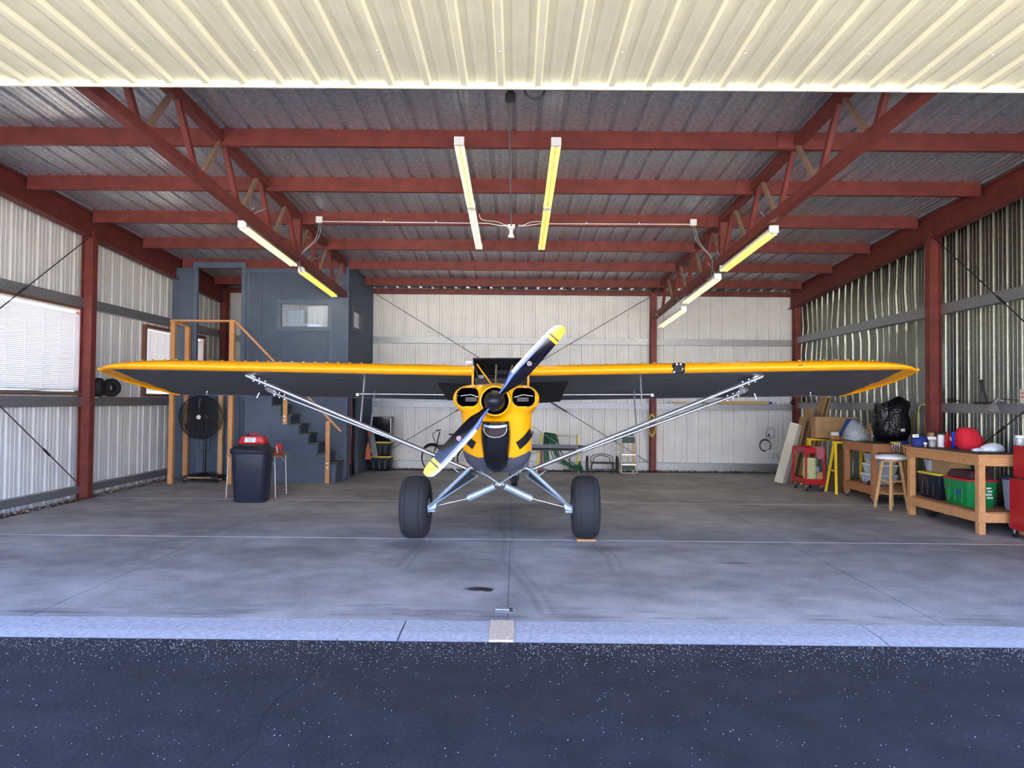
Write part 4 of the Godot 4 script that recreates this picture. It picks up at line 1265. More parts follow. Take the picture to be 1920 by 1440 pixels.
func blade_mesh() -> ArrayMesh:       # along +y, leading edge towards -x, front face towards +z
	var rs := [0.09, 0.14, 0.2, 0.3, 0.36, 0.365, 0.45, 0.55, 0.65, 0.75, 0.85, 0.90, 0.905, 0.935, 0.94, 0.955, 0.96, 1.0, 1.04, 1.07, 1.09, 1.1]
	var lead := [[0.09, 0.036], [0.2, 0.054], [0.4, 0.084], [0.6, 0.084], [0.8, 0.080], [0.95, 0.076], [1.04, 0.062], [1.08, 0.036], [1.1, 0.0]]
	var trail := [[0.09, -0.045], [0.2, -0.07], [0.4, -0.09], [0.6, -0.092], [0.8, -0.088], [0.95, -0.082], [1.04, -0.074], [1.08, -0.062], [1.1, -0.045]]
	var white := Color8(232, 234, 238).srgb_to_linear()
	var blue := Color8(58, 88, 164).srgb_to_linear()
	var dark := Color8(15, 16, 24).srgb_to_linear()
	var yellow := Color8(242, 182, 28).srgb_to_linear()
	var st := S(true)
	var cols := [0.0, 0.03, 0.17, 0.33, 0.34, 0.55, 0.8, 1.0]
	for back in 2:
		var row := func(r: float) -> Array:
			var out := []
			var pitch := lerpf(0.95, 0.32, smoothstep(0.05, 1.0, r))
			for c in cols:
				var n := lerpf(pick(lead, r), pick(trail, r), c)
				var th := lerpf(0.045, 0.006, smoothstep(0.05, 1.0, r)) * sin(PI * clampf(pow(c, 0.7), 0.02, 0.98))
				out.append(Vector3(-n * cos(pitch) / cos(0.35) if r < 0.3 else -n, r, n * tan(pitch) * 0.6 + (th if back == 0 else -th * 0.3)))
			return out
		for i in rs.size() - 1:
			var p: Array = row.call(rs[i])
			var q: Array = row.call(rs[i + 1])
			for j in cols.size() - 1:
				var rm: float = (rs[i] + rs[i + 1]) * 0.5
				var cm: float = (cols[j] + cols[j + 1]) * 0.5
				var band: bool = rm > 0.938 + cm * 0.02 - 0.01 and rm < 0.957
				var c := dark
				if cm < 0.17 and rm > 0.362: c = white
				elif rm > 0.902: c = dark if band else yellow
				elif cm < 0.335 and back == 0: c = blue
				st.set_color(c)
				if back == 0: quad(st, p[j], p[j + 1], q[j + 1], q[j])
				else: quad(st, p[j], q[j], q[j + 1], p[j + 1])
	return done(st)

func ring_at(z: float, hw: float, y0: float, y1: float, r: float) -> Array:
	var out := []
	for p in rounded(hw * 2.0, y1 - y0, minf(r, minf(hw, (y1 - y0) * 0.5) * 0.95), 4): out.append(Vector3(p.x, (y0 + y1) * 0.5 + p.y, z))
	return out

func aeroplane() -> void:
	var a := thing("bush_plane", "yellow and grey high-wing bush plane with big tyres and two-blade propeller", "aeroplane", Vector3(-0.18, 0.0075, -9.13), -0.0268)
	a.rotation.z = 0.007
	var silver: Material = M["strut_silver"]
	# fuselage, tail first so that the loft runs towards +z
	var rings := []
	for s in [[-5.9, 0.02, 0.62, 0.86], [-5.4, 0.05, 0.56, 0.95], [-4.4, 0.14, 0.60, 1.22], [-3.2, 0.25, 0.70, 1.60], [-1.9, 0.34, 0.76, 1.98], [-1.2, 0.36, 0.77, 1.93], [-0.4, 0.365, 0.80, 1.93], [0.1, 0.37, 0.88, 1.93], [0.4, 0.375, 0.92, 1.95]]:
		rings.append(ring_at(s[0], s[1], s[2], s[3], 0.12))
	var st := S(true)
	add_loft(st, rings)
	part(a, "fuselage", done(st), M["plane_grey"])
	# cabin: roof panel, windscreen, posts, dark inside
	box(a, "cabin_roof", Vector3(0, 2.215, -0.42), Vector3(0.72, 0.02, 0.86), M["plane_black"], Vector3(-12, 0, 0))
	box(a, "instrument_panel", Vector3(0, 1.96, 0.18), Vector3(0.62, 0.16, 0.05), M["black"])
	for z in [-0.45, -1.2]:
		var seat := box(a, "seat", Vector3(0, 1.85, z), Vector3(0.42, 0.5, 0.08), M["black"], Vector3(-14, 0, 0), 0.03)
		box(seat, "headrest", Vector3(0, 0.3, 0), Vector3(0.2, 0.12, 0.07), M["black"], Vector3.ZERO, 0.03)
	box(a, "rear_bulkhead", Vector3(0, 2.0, -1.75), Vector3(0.68, 0.36, 0.03), M["black"])
	st = S(true)
	var wr := []
	for k in 2:
		var row := []
		for i in 13:
			var f := (i - 6) / 6.0
			var bulge := 1.0 - f * f
			row.append(Vector3(f * 0.345, 2.225 - 0.01 * absf(f), 0.0 + 0.06 * bulge) if k == 1 else Vector3(f * 0.33, 1.935 + 0.03 * bulge, 0.22 + 0.26 * bulge))
		wr.append(row)
	for i in 12: quad(st, wr[0][i], wr[0][i + 1], wr[1][i + 1], wr[1][i])
	part(a, "windscreen", done(st), M["windscreen"])
	for s in [-1.0, 1.0]:
		tube(a, "cabin_tube", [Vector3(s * 0.30, 2.225, 0.035), Vector3(s * 0.235, 2.14, 0.17), Vector3(s * 0.085, 1.955, 0.46)], 0.011, M["plane_yellow"], 6)
		box(a, "door_post", Vector3(s * 0.355, 2.06, 0.02), Vector3(0.03, 0.30, 0.03), M["plane_yellow"], Vector3(-8, 0, 0))
		box(a, "side_window", Vector3(s * 0.36, 2.03, -0.8), Vector3(0.006, 0.24, 1.5), M["windscreen"], Vector3(-12, 0, 0), 0.0)
	lathe(a, "beacon", [Vector2(0.05, 0.0), Vector2(0.05, 0.018), Vector2(0.02, 0.03), Vector2(0.0, 0.032)], M["white"], at(-0.42, 2.25, -0.12), 14)
	# wings
	for s in [-1.0, 1.0]:
		var w := part(a, "wing", wing_skin(s, false), M["plane_yellow"])
		part(w, "underside", wing_skin(s, true), M["plane_grey"])
		part(w, "trailing_edge", block(Vector3(4.55, 0.012, 0.02), 0.003), M["plane_grey"], turned(wing_point(s * 2.65, 1.6, 0.0), Vector3(13, 0, s * 1.03)))
		var vg := block(Vector3(0.03, 0.014, 0.03), 0.004)
		for k in 27: part(w, "vortex_generator", vg, M["plane_yellow"], turned(wing_point(s * (0.75 + 0.155 * k), 0.16, 0.124 * pick(TIP_THICK, 0.75 + 0.155 * k)), Vector3(10, 20 if k % 2 else -20, 0)))
		tube(w, "tip_bow", [wing_point(s * 5.30, 0.13, -0.035), wing_point(s * 5.325, 0.22, -0.04), wing_point(s * 5.325, 0.36, -0.04), wing_point(s * 5.28, 0.72, -0.04), wing_point(s * 5.1, 1.2, -0.035), wing_point(s * 4.96, 1.6, -0.01)], 0.016, M["plane_yellow"], 8)
		lathe(w, "tip_lamp", [Vector2(0.022, 0.0), Vector2(0.02, 0.03), Vector2(0.0, 0.045)], M["plane_yellow"], turned(wing_point(s * 5.30, 0.14, -0.03), Vector3(0, 0, -90 * s)), 10)
		for q in [[4.5, 1.45], [2.2, 0.5], [3.9, 0.35], [1.2, 0.3], [4.7, 0.75]]: box(w, "inspection_cover", wing_point(s * q[0], q[1], -0.028 if q[1] < 1.4 else -0.012), Vector3(0.11, 0.004, 0.06), M["plane_grey"], Vector3(13.5, 0, 0), 0.001)
		lathe(w, "tie_down_ring", [Vector2(0.012, -0.06), Vector2(0.02, -0.04), Vector2(0.008, -0.02), Vector2(0.008, 0.0)], silver, atv(wing_point(s * 4.4, 1.3, -0.02)), 8)
	var lamp := part(a, "landing_light", block(Vector3(0.16, 0.13, 0.07), 0.02), M["plane_black"], turned(wing_point(2.27, 0.02, 0.01), Vector3(12, 0, 1)))
	lathe(lamp, "lens", [Vector2(0.0, 0.012), Vector2(0.042, 0.008), Vector2(0.052, 0.0)], M["chrome"], turned(Vector3(-0.005, 0.005, 0.038), Vector3(-90, 0, 0)), 18)
	for q in [Vector3(-0.06, -0.045, 0.037), Vector3(0.02, 0.055, 0.036), Vector3(-0.03, 0.055, 0.036)]: lathe(lamp, "screw", [Vector2(0.012, 0.0), Vector2(0.0, 0.006)], M["white"], turned(q, Vector3(90, 0, 0)), 8)
	box(a, "stall_vent", wing_point(3.8, 0.0, 0.012) + Vector3(0, 0, 0.0), Vector3(0.05, 0.012, 0.02), M["plane_black"])
	# lift struts and jury struts
	for s in [-1.0, 1.0]:
		var f0 := Vector3(s * 3.40, 2.085, -0.25)
		var f1 := Vector3(s * 0.415, 0.89, 0.05)
		var r0 := Vector3(s * 3.41, 1.895, -1.05)
		var r1 := Vector3(s * 0.49, 0.88, -0.35)
		var fs := tube(a, "front_strut", [f0, f1], 0.026, silver, 10, false, 1.5)
		var rs := tube(a, "rear_strut", [r0, r1], 0.021, silver, 10, false, 1.4)
		for e in [[fs, f0, f1], [rs, r0, r1]]:
			var dir: Vector3 = (e[2] - e[1]).normalized()
			board(e[0], "fork", e[1] + dir * -0.04 + Vector3(0, 0.03, 0), e[1] + dir * 0.12, 0.06, 0.05, silver)
			for k in 3:
				for o in [-0.032, 0.032]: lathe(e[0], "bolt", [Vector2(0.0, -0.008), Vector2(0.009, -0.008), Vector2(0.009, 0.008), Vector2(0.0, 0.008)], M["strut_blue"], turned(e[1] + dir * (0.1 + 0.09 * k) + Vector3(0, o, 0.01), Vector3(90, 0, 0)), 6)
		var jm := f0.lerp(f1, 0.525)
		var jr := r0.lerp(r1, 0.54)
		tube(a, "jury_strut", [jm, Vector3(jm.x - s * 0.0, 2.07, -0.3)], 0.011, silver, 6, false, 1.4)
		tube(a, "jury_strut", [jr, Vector3(jr.x, 1.90, -0.92)], 0.010, silver, 6, false, 1.4)
		tube(a, "aileron_tube", [Vector3(s * 0.82, 1.845, -0.98), Vector3(s * 2.09, 1.855, -1.0)], 0.009, silver, 6)
		box(a, "flap_hinge", Vector3(s * 2.1, 1.845, -1.0), Vector3(0.05, 0.05, 0.05), silver, Vector3.ZERO, 0.01)
		tube(a, "pitot_mast", [Vector3(s * 3.55, 1.87, -1.05), Vector3(s * 3.58, 1.79, -1.04)], 0.01, silver, 6)
		# window frames swung up under the wing
		var d := prism(a, "swing_up_window", [Vector2(0.36, -0.12), Vector2(0.92, 0.06), Vector2(0.80, -0.85), Vector2(0.36, -0.92)], 0.02, M["plane_black"], Transform3D(Basis(Vector3(s, 0, 0), Vector3(0, sin(0.43), cos(0.43)), Vector3(s, 0, 0).cross(Vector3(0, sin(0.43), cos(0.43)))), Vector3(0, 2.12, -0.2)))
		for q in [[Vector3(0.92, 0.06, 0), Vector3(0.80, -0.85, 0)], [Vector3(0.36, -0.12, 0), Vector3(0.92, 0.06, 0)], [Vector3(0.38, -0.5, 0), Vector3(0.83, -0.5, 0)]]: tube(d, "frame_bar", [q[0] + Vector3(0, 0, -0.012 * s), q[1] + Vector3(0, 0, -0.012 * s)], 0.012, M["dark_steel"], 6)
		for q in [Vector3(0.90, 0.0, 0), Vector3(0.81, -0.72, 0), Vector3(0.80, -0.8, 0)]: lathe(d, "latch", [Vector2(0.0, -0.02), Vector2(0.018, -0.02), Vector2(0.018, 0.02), Vector2(0.0, 0.02)], silver, turned(q + Vector3(0, 0, -0.02 * s), Vector3(90, 0, 0)), 8)
	# engine cowling
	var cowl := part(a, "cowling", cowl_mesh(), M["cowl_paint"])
	for s in [-1.0, 1.0]:
		box(cowl, "oil_cooler", Vector3(s * 0.30, 1.775, 0.868), Vector3(0.14, 0.055, 0.012), M["dark_steel"], Vector3.ZERO, 0.003)
		tube(cowl, "baffle_rod", [Vector3(s * 0.20, 1.80, 0.9), Vector3(s * 0.30, 1.83, 0.89), Vector3(s * 0.42, 1.815, 0.9)], 0.007, silver, 6)
	# near-black sheets that paint the shade inside the inlets and the nose bowl
	for s in [-1.0, 1.0]: box(cowl, "inlet_shade", Vector3(s * 0.312, 1.80, 0.862), Vector3(0.26, 0.21, 0.008), M["recess_shade"])
	lathe(cowl, "nose_shade", [Vector2(0.0, 0.0), Vector2(0.15, 0.0)], M["recess_shade"], turned(Vector3(0, 1.757, 1.13), Vector3(90, 0, 0)), 24)
	for s in [-1.0, 1.0]: tube(cowl, "crank_flange_bolt", [Vector3(s * 0.03 - 0.005, 1.885, 1.2), Vector3(s * 0.012 - 0.005, 1.84, 1.24)], 0.006, M["chrome"], 5)
	# louvre patches on the cowl sides
	for s in [-1.0, 1.0]:
		st = S(true)
		var last := []
		for k in 7:
			var f := k / 6.0
			var p0 := Vector3(lerpf(0.225, 0.385, f), lerpf(1.29, 1.445, f) - 0.02 * sin(f * PI), 0.0)
			var p1 := Vector3(lerpf(0.27, 0.432, f), lerpf(1.205, 1.38, f) - 0.02 * sin(f * PI), 0.0)
			var pair := []
			for p in [p0, p1]:
				var z := 1.2
				while z > 0.2 and cowl_field(p.x, p.y, z) > 0.010: z -= 0.004
				pair.append(Vector3(p.x * s, p.y, maxf(z, 0.45)))
			if last:
				if s > 0: quad(st, last[1], pair[1], pair[0], last[0])
				else: quad(st, last[0], pair[0], pair[1], last[1])
			last = pair
		part(cowl, "cooling_louvre", done(st), M["plane_black"])
	# chin scoop
	var sec := [[0.93, 0.05, 0.78, 0.10], [0.955, 0.09, 0.82, 0.12], [1.0, 0.122, 0.88, 0.15], [1.1, 0.145, 0.97, 0.17], [1.2, 0.158, 1.01, 0.18], [1.3, 0.168, 1.03, 0.19], [1.4, 0.172, 1.05, 0.19], [1.47, 0.166, 1.07, 0.185], [1.53, 0.158, 1.08, 0.18]]     # height, half width, back, depth
	var front := func(x: float, y: float) -> float:
		var w := pick(sec.map(func(q): return [q[0], q[1]]), y)
		return pick(sec.map(func(q): return [q[0], q[2]]), y) + pick(sec.map(func(q): return [q[0], q[3]]), y) * sqrt(maxf(0.0, 1.0 - pow(absf(x) / w, 3.6)))
	st = S(true)
	rings = []
	for q in sec:
		var ring := []
		for k in 25:
			var f := cos(PI * k / 24.0)
			ring.append(Vector3(q[1] * f, q[0] + (0.02 * f * f - 0.015 if q[0] > 1.5 else 0.0), q[2] + q[3] * pow(maxf(0.0, 1.0 - pow(absf(f), 3.6)), 0.5)))
		ring.reverse()
		rings.append(ring)
	add_loft(st, rings, false, true)
	var scoop := part(a, "chin_scoop", done(st), M["carbon"])
	st = S(true)
	var mouth := []
	for k in 17:
		var f := PI * k / 16.0
		var x := -0.128 * cos(f)
		var y0 := 1.462 - 0.11 * pow(sin(f), 0.75)
		mouth.append(Vector3(x, y0, front.call(x, y0) + 0.004))
	for k in 16:
		var p: Vector3 = mouth[k]
		var q: Vector3 = mouth[k + 1]
		quad(st, p, q, Vector3(q.x, 1.462, front.call(q.x, 1.462) + 0.004), Vector3(p.x, 1.462, front.call(p.x, 1.462) + 0.004))
	part(scoop, "air_filter", done(st), mat("filter", Color8(46, 34, 38), 0.8))
	tube(scoop, "mouth_trim", mouth, 0.005, M["pipe_steel"], 6)
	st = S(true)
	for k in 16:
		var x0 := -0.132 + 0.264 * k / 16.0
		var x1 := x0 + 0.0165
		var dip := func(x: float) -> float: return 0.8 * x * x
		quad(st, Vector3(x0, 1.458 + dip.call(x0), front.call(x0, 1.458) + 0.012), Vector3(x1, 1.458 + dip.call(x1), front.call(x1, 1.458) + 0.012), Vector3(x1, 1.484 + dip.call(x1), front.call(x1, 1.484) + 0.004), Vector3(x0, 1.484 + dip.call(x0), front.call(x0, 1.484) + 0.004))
	part(scoop, "lip_sheen", done(st), M["strut_blue"])  # paler grey-blue stands in for the reflection along the scoop lip
	for s in [-1.0, 1.0]: box(a, "belly_vent", Vector3(s * 0.2, 0.97, 0.72), Vector3(0.1, 0.02, 0.12), M["plane_grey"], Vector3(-20, 0, s * 18))
	# propeller and spinner
	var hub := Vector3(0.0, 1.757, 1.42)
	var prop := part(a, "propeller", null, null, atv(hub))
	st = S(true)
	add_lathe(st, [Vector2(0.108, -0.16), Vector2(0.114, -0.12), Vector2(0.115, -0.06), Vector2(0.108, 0.02), Vector2(0.09, 0.08), Vector2(0.06, 0.13), Vector2(0.03, 0.155), Vector2(0.0, 0.162)], 32, turned(Vector3.ZERO, Vector3(90, 0, 0)))
	prop.mesh = done(st)
	prop.material_override = M["spinner"]
	var bm := blade_mesh()
	for k in 2:
		var spin := Basis(Vector3(0, 0, 1), deg_to_rad(-42.0 + 180.0 * k))
		var bl := part(prop, "blade", bm, M["blade_paint"], Transform3D(spin, Vector3.ZERO))
		var em := part(bl, "emblem", null, null, at(0.012, 0.555, 0.034))
		st = S(true)
		add_tube(st, arc_pts(Vector3.ZERO, 0.022, 0, TAU * 15 / 16, 15, Vector3.RIGHT, Vector3.UP), 0.004, 5, true)
		for q in 3: add_tube(st, [Vector3.ZERO, Vector3(cos(q * TAU / 3 + 0.5), sin(q * TAU / 3 + 0.5), 0) * 0.02], 0.005, 5)
		em.mesh = done(st)
		em.material_override = mat("emblem_pink", Color8(236, 186, 192), 0.5)
	# undercarriage
	for s in [-1.0, 1.0]:
		var top_f := Vector3(s * 0.37, 0.915, 0.30)
		var top_r := Vector3(s * 0.33, 0.755, -0.45)
		var foot := Vector3(s * 0.925, 0.385, 0.03)
		var leg := tube(a, "gear_leg", [top_f, foot], 0.024, M["strut_blue"], 10)
		tube(leg, "rear_tube", [top_r, foot], 0.02, M["strut_blue"], 8)
		st = S()
		quad(st, top_f.lerp(foot, 0.04), top_f.lerp(foot, 0.86), top_r.lerp(foot, 0.86), top_r.lerp(foot, 0.04))
		part(leg, "gear_fabric", done(st), M["plane_grey"])
		prism(leg, "gusset", [Vector2(0.0, 0.0), Vector2(-0.10, 0.02), Vector2(-0.13, 0.17)], 0.012, M["strut_blue"], Transform3D(Basis(Vector3(s, 0, 0), Vector3.UP, Vector3(0, 0, s)), foot + Vector3(0, -0.02, 0.03)))
		box(leg, "axle_clamp", foot + Vector3(-s * 0.04, -0.03, 0.02), Vector3(0.12, 0.035, 0.06), M["strut_blue"], Vector3.ZERO, 0.01)
		var hubp := Vector3(s * 0.03, 0.715, 0.15)
		var shock := tube(a, "shock_strut", [hubp + Vector3(s * 0.035, -0.03, 0), Vector3(s * 0.405, 0.521, 0.1)], 0.044, M["strut_blue"], 16)
		tube(shock, "shock_rod", [Vector3(s * 0.405, 0.521, 0.1), Vector3(s * 0.885, 0.395, 0.03)], 0.011, M["chrome"], 8)
		var cab := tube(a, "cabane_tube", [Vector3(s * 0.29, 0.915, 0.3), Vector3(s * 0.02, 0.722, 0.15)], 0.013, silver, 8)
		board(cab, "sleeve", Vector3(s * 0.27, 0.90, 0.29), Vector3(s * 0.185, 0.84, 0.24), 0.042, 0.036, silver)
		tube(cab, "fitting", [Vector3(s * 0.29, 0.915, 0.3), Vector3(s * 0.335, 0.93, 0.31), Vector3(s * 0.37, 0.915, 0.3)], 0.02, silver, 8)
		tube(a, "brake_hose", curve([Vector3(s * 0.34, 0.93, 0.3), Vector3(s * 0.30, 1.0, 0.38), Vector3(s * 0.24, 1.08, 0.52), Vector3(s * 0.24, 1.2, 0.62)], 4), 0.006, M["cloth_white"], 5)
		tube(a, "entry_step", [Vector3(s * 0.47, 0.89, -0.1), Vector3(s * 0.60, 0.88, -0.05), Vector3(s * 0.50, 0.80, -0.02), Vector3(s * 0.44, 0.86, -0.05)], 0.008, silver, 6)
		# wheel
		var wy := 0.395 if s < 0 else 0.412
		var w := part(a, "wheel", null, null, Transform3D(Basis.from_euler(Vector3(0, 0, -s * PI / 2)), Vector3(s * 1.085, wy, 0.0)))
		var prof := [Vector2(0.12, -0.14), Vector2(0.2, -0.165), Vector2(0.29, -0.172), Vector2(0.345, -0.158), Vector2(0.378, -0.125), Vector2(0.391, -0.085), Vector2(0.395, -0.04), Vector2(0.395, 0.04), Vector2(0.391, 0.085), Vector2(0.378, 0.125), Vector2(0.345, 0.158), Vector2(0.29, 0.172), Vector2(0.2, 0.165), Vector2(0.12, 0.14)]
		st = S(true)
		add_lathe(st, prof, 56)
		w.mesh = done(st)
		w.material_override = M["tyre"]
		lathe(w, "hub", [Vector2(0.0, -0.145), Vector2(0.06, -0.145), Vector2(0.125, -0.135), Vector2(0.125, 0.135), Vector2(0.06, 0.145), Vector2(0.0, 0.145)], M["hub_grey"], Transform3D(), 24)
		lathe(w, "brake_disc", [Vector2(0.03, -0.168), Vector2(0.115, -0.168), Vector2(0.115, -0.160), Vector2(0.03, -0.160)], M["chrome"], Transform3D(), 24)
		for q in [-0.085, 0.085]: tube(w, "tread_groove", arc_pts(Vector3(0, q, 0), 0.3915, 0, TAU * 55 / 56, 55, Vector3.RIGHT, Vector3.FORWARD), 0.003, M["rubber"], 4, true)
	box(a, "cabane_joint", Vector3(0, 0.705, 0.15), Vector3(0.12, 0.045, 0.03), M["strut_blue"], Vector3.ZERO, 0.014)
	for s in [-1.0, 1.0]: lathe(a, "joint_bolt", [Vector2(0.0, -0.024), Vector2(0.012, -0.024), Vector2(0.012, 0.024), Vector2(0.0, 0.024)], M["dark_steel"], turned(Vector3(s * 0.03, 0.7, 0.15), Vector3(90, 0, 0)), 8)
	# the lower door hanging open and the mirror strap
	var door := prism(a, "lower_door", [Vector2(0.0, 0.0), Vector2(0.9, 0.02), Vector2(0.9, 0.36), Vector2(0.0, 0.32)], 0.018, M["plane_yellow"], Transform3D(Basis(Vector3(0, 0, -1), Vector3(-0.28, 0.96, 0), Vector3(0.96, 0.28, 0)), Vector3(-0.41, 0.93, 0.05)))
	box(door, "door_lining", Vector3(0.45, 0.17, -0.008), Vector3(0.8, 0.26, 0.01), M["window_wood"])
	# tail
	for s in [-1.0, 1.0]:
		prism(a, "tailplane", [Vector2(0.03, 0.0), Vector2(1.3, -0.22), Vector2(1.52, -0.45), Vector2(1.5, -0.78), Vector2(0.03, -0.82)], 0.07, M["plane_grey"], Transform3D(Basis(Vector3(s, 0, 0), Vector3(0, 0.14, 0.99), Vector3(s, 0, 0).cross(Vector3(0, 0.14, 0.99))), Vector3(0, 0.88 + (0.04 if s > 0 else -0.03), -4.75)))
		tube(a, "tail_brace", [Vector3(s * 0.95, 0.86, -5.1), Vector3(s * 0.06, 0.6, -5.2)], 0.008, silver, 6)
		tube(a, "tail_brace", [Vector3(s * 0.95, 0.88, -5.1), Vector3(s * 0.02, 1.5, -5.3)], 0.006, silver, 6)
	prism(a, "fin", [Vector2(-4.6, 1.1), Vector2(-5.15, 1.55), Vector2(-5.5, 1.85), Vector2(-5.9, 1.78), Vector2(-6.05, 1.3), Vector2(-6.0, 0.75), Vector2(-5.5, 0.8)], 0.05, M["plane_yellow"], Transform3D(Basis(Vector3(0, 0, 1), Vector3.UP, Vector3(-1, 0, 0)), Vector3(0.025, 0, 0)))
	var tw := part(a, "tail_wheel", null, null, turned(Vector3(0.02, 0.125, -5.55), Vector3(0, 0, 90)))
	st = S(true)
	add_lathe(st, [Vector2(0.05, -0.05), Vector2(0.09, -0.062), Vector2(0.118, -0.05), Vector2(0.125, -0.02), Vector2(0.125, 0.02), Vector2(0.118, 0.05), Vector2(0.09, 0.062), Vector2(0.05, 0.05), Vector2(0.0, 0.05)], 28)
	tw.mesh = done(st)
	tw.material_override = M["rubber"]
	for s in [-1.0, 1.0]: board(a, "tail_fork", Vector3(0.02 + s * 0.085, 0.12, -5.55), Vector3(0.02 + s * 0.085, 0.32, -5.48), 0.022, 0.05, M["black_metal"])
	tube(a, "tail_spring", [Vector3(0.02, 0.34, -5.46), Vector3(0, 0.5, -5.2), Vector3(0, 0.6, -5.0)], 0.022, M["black_metal"], 8)
	# wooden chock under one wheel
	var ck := thing("wooden_block", "flat pine block under the tyre on the workbench side", "block", gp(1102, 1014, 0.0))
	box(ck, "board", Vector3(-0.02, 0.0125, -0.03), Vector3(0.24, 0.025, 0.14), M["pine"])


func caster(parent: Node3D, p: Vector3, r := 0.035) -> void:
	var c := lathe(parent, "caster", [Vector2(0.0, -0.014), Vector2(r, -0.012), Vector2(r, 0.012), Vector2(0.0, 0.014)], M["rubber"], turned(p + Vector3(0, r, 0), Vector3(0, 0, 90)), 16)
	box(c, "fork", Vector3(r * 0.75, 0, 0), Vector3(r * 1.5, 0.04, 0.03), M["pipe_steel"], Vector3.ZERO, 0.003)

func coil(parent: Node3D, called: String, c: Vector3, rx: float, ry: float, turns: int, r: float, m: Material, normal := Vector3.BACK, wob := 0.02) -> void:    # a hung coil of hose or cord, in its own plane
	var pts := []
	var u := Vector3.UP.cross(normal).normalized()
	for i in turns * 20:
		var a := TAU * i / 20.0
		var w := 1.0 + wob * sin(i * 0.37) * 2.0
		pts.append(c + u * cos(a) * rx * w + Vector3.UP * sin(a) * ry * w + normal * (r * 0.9 * (i / 20.0) + wob * 0.3 * sin(i * 0.9)))
	tube(parent, called, pts, r, m, 6)


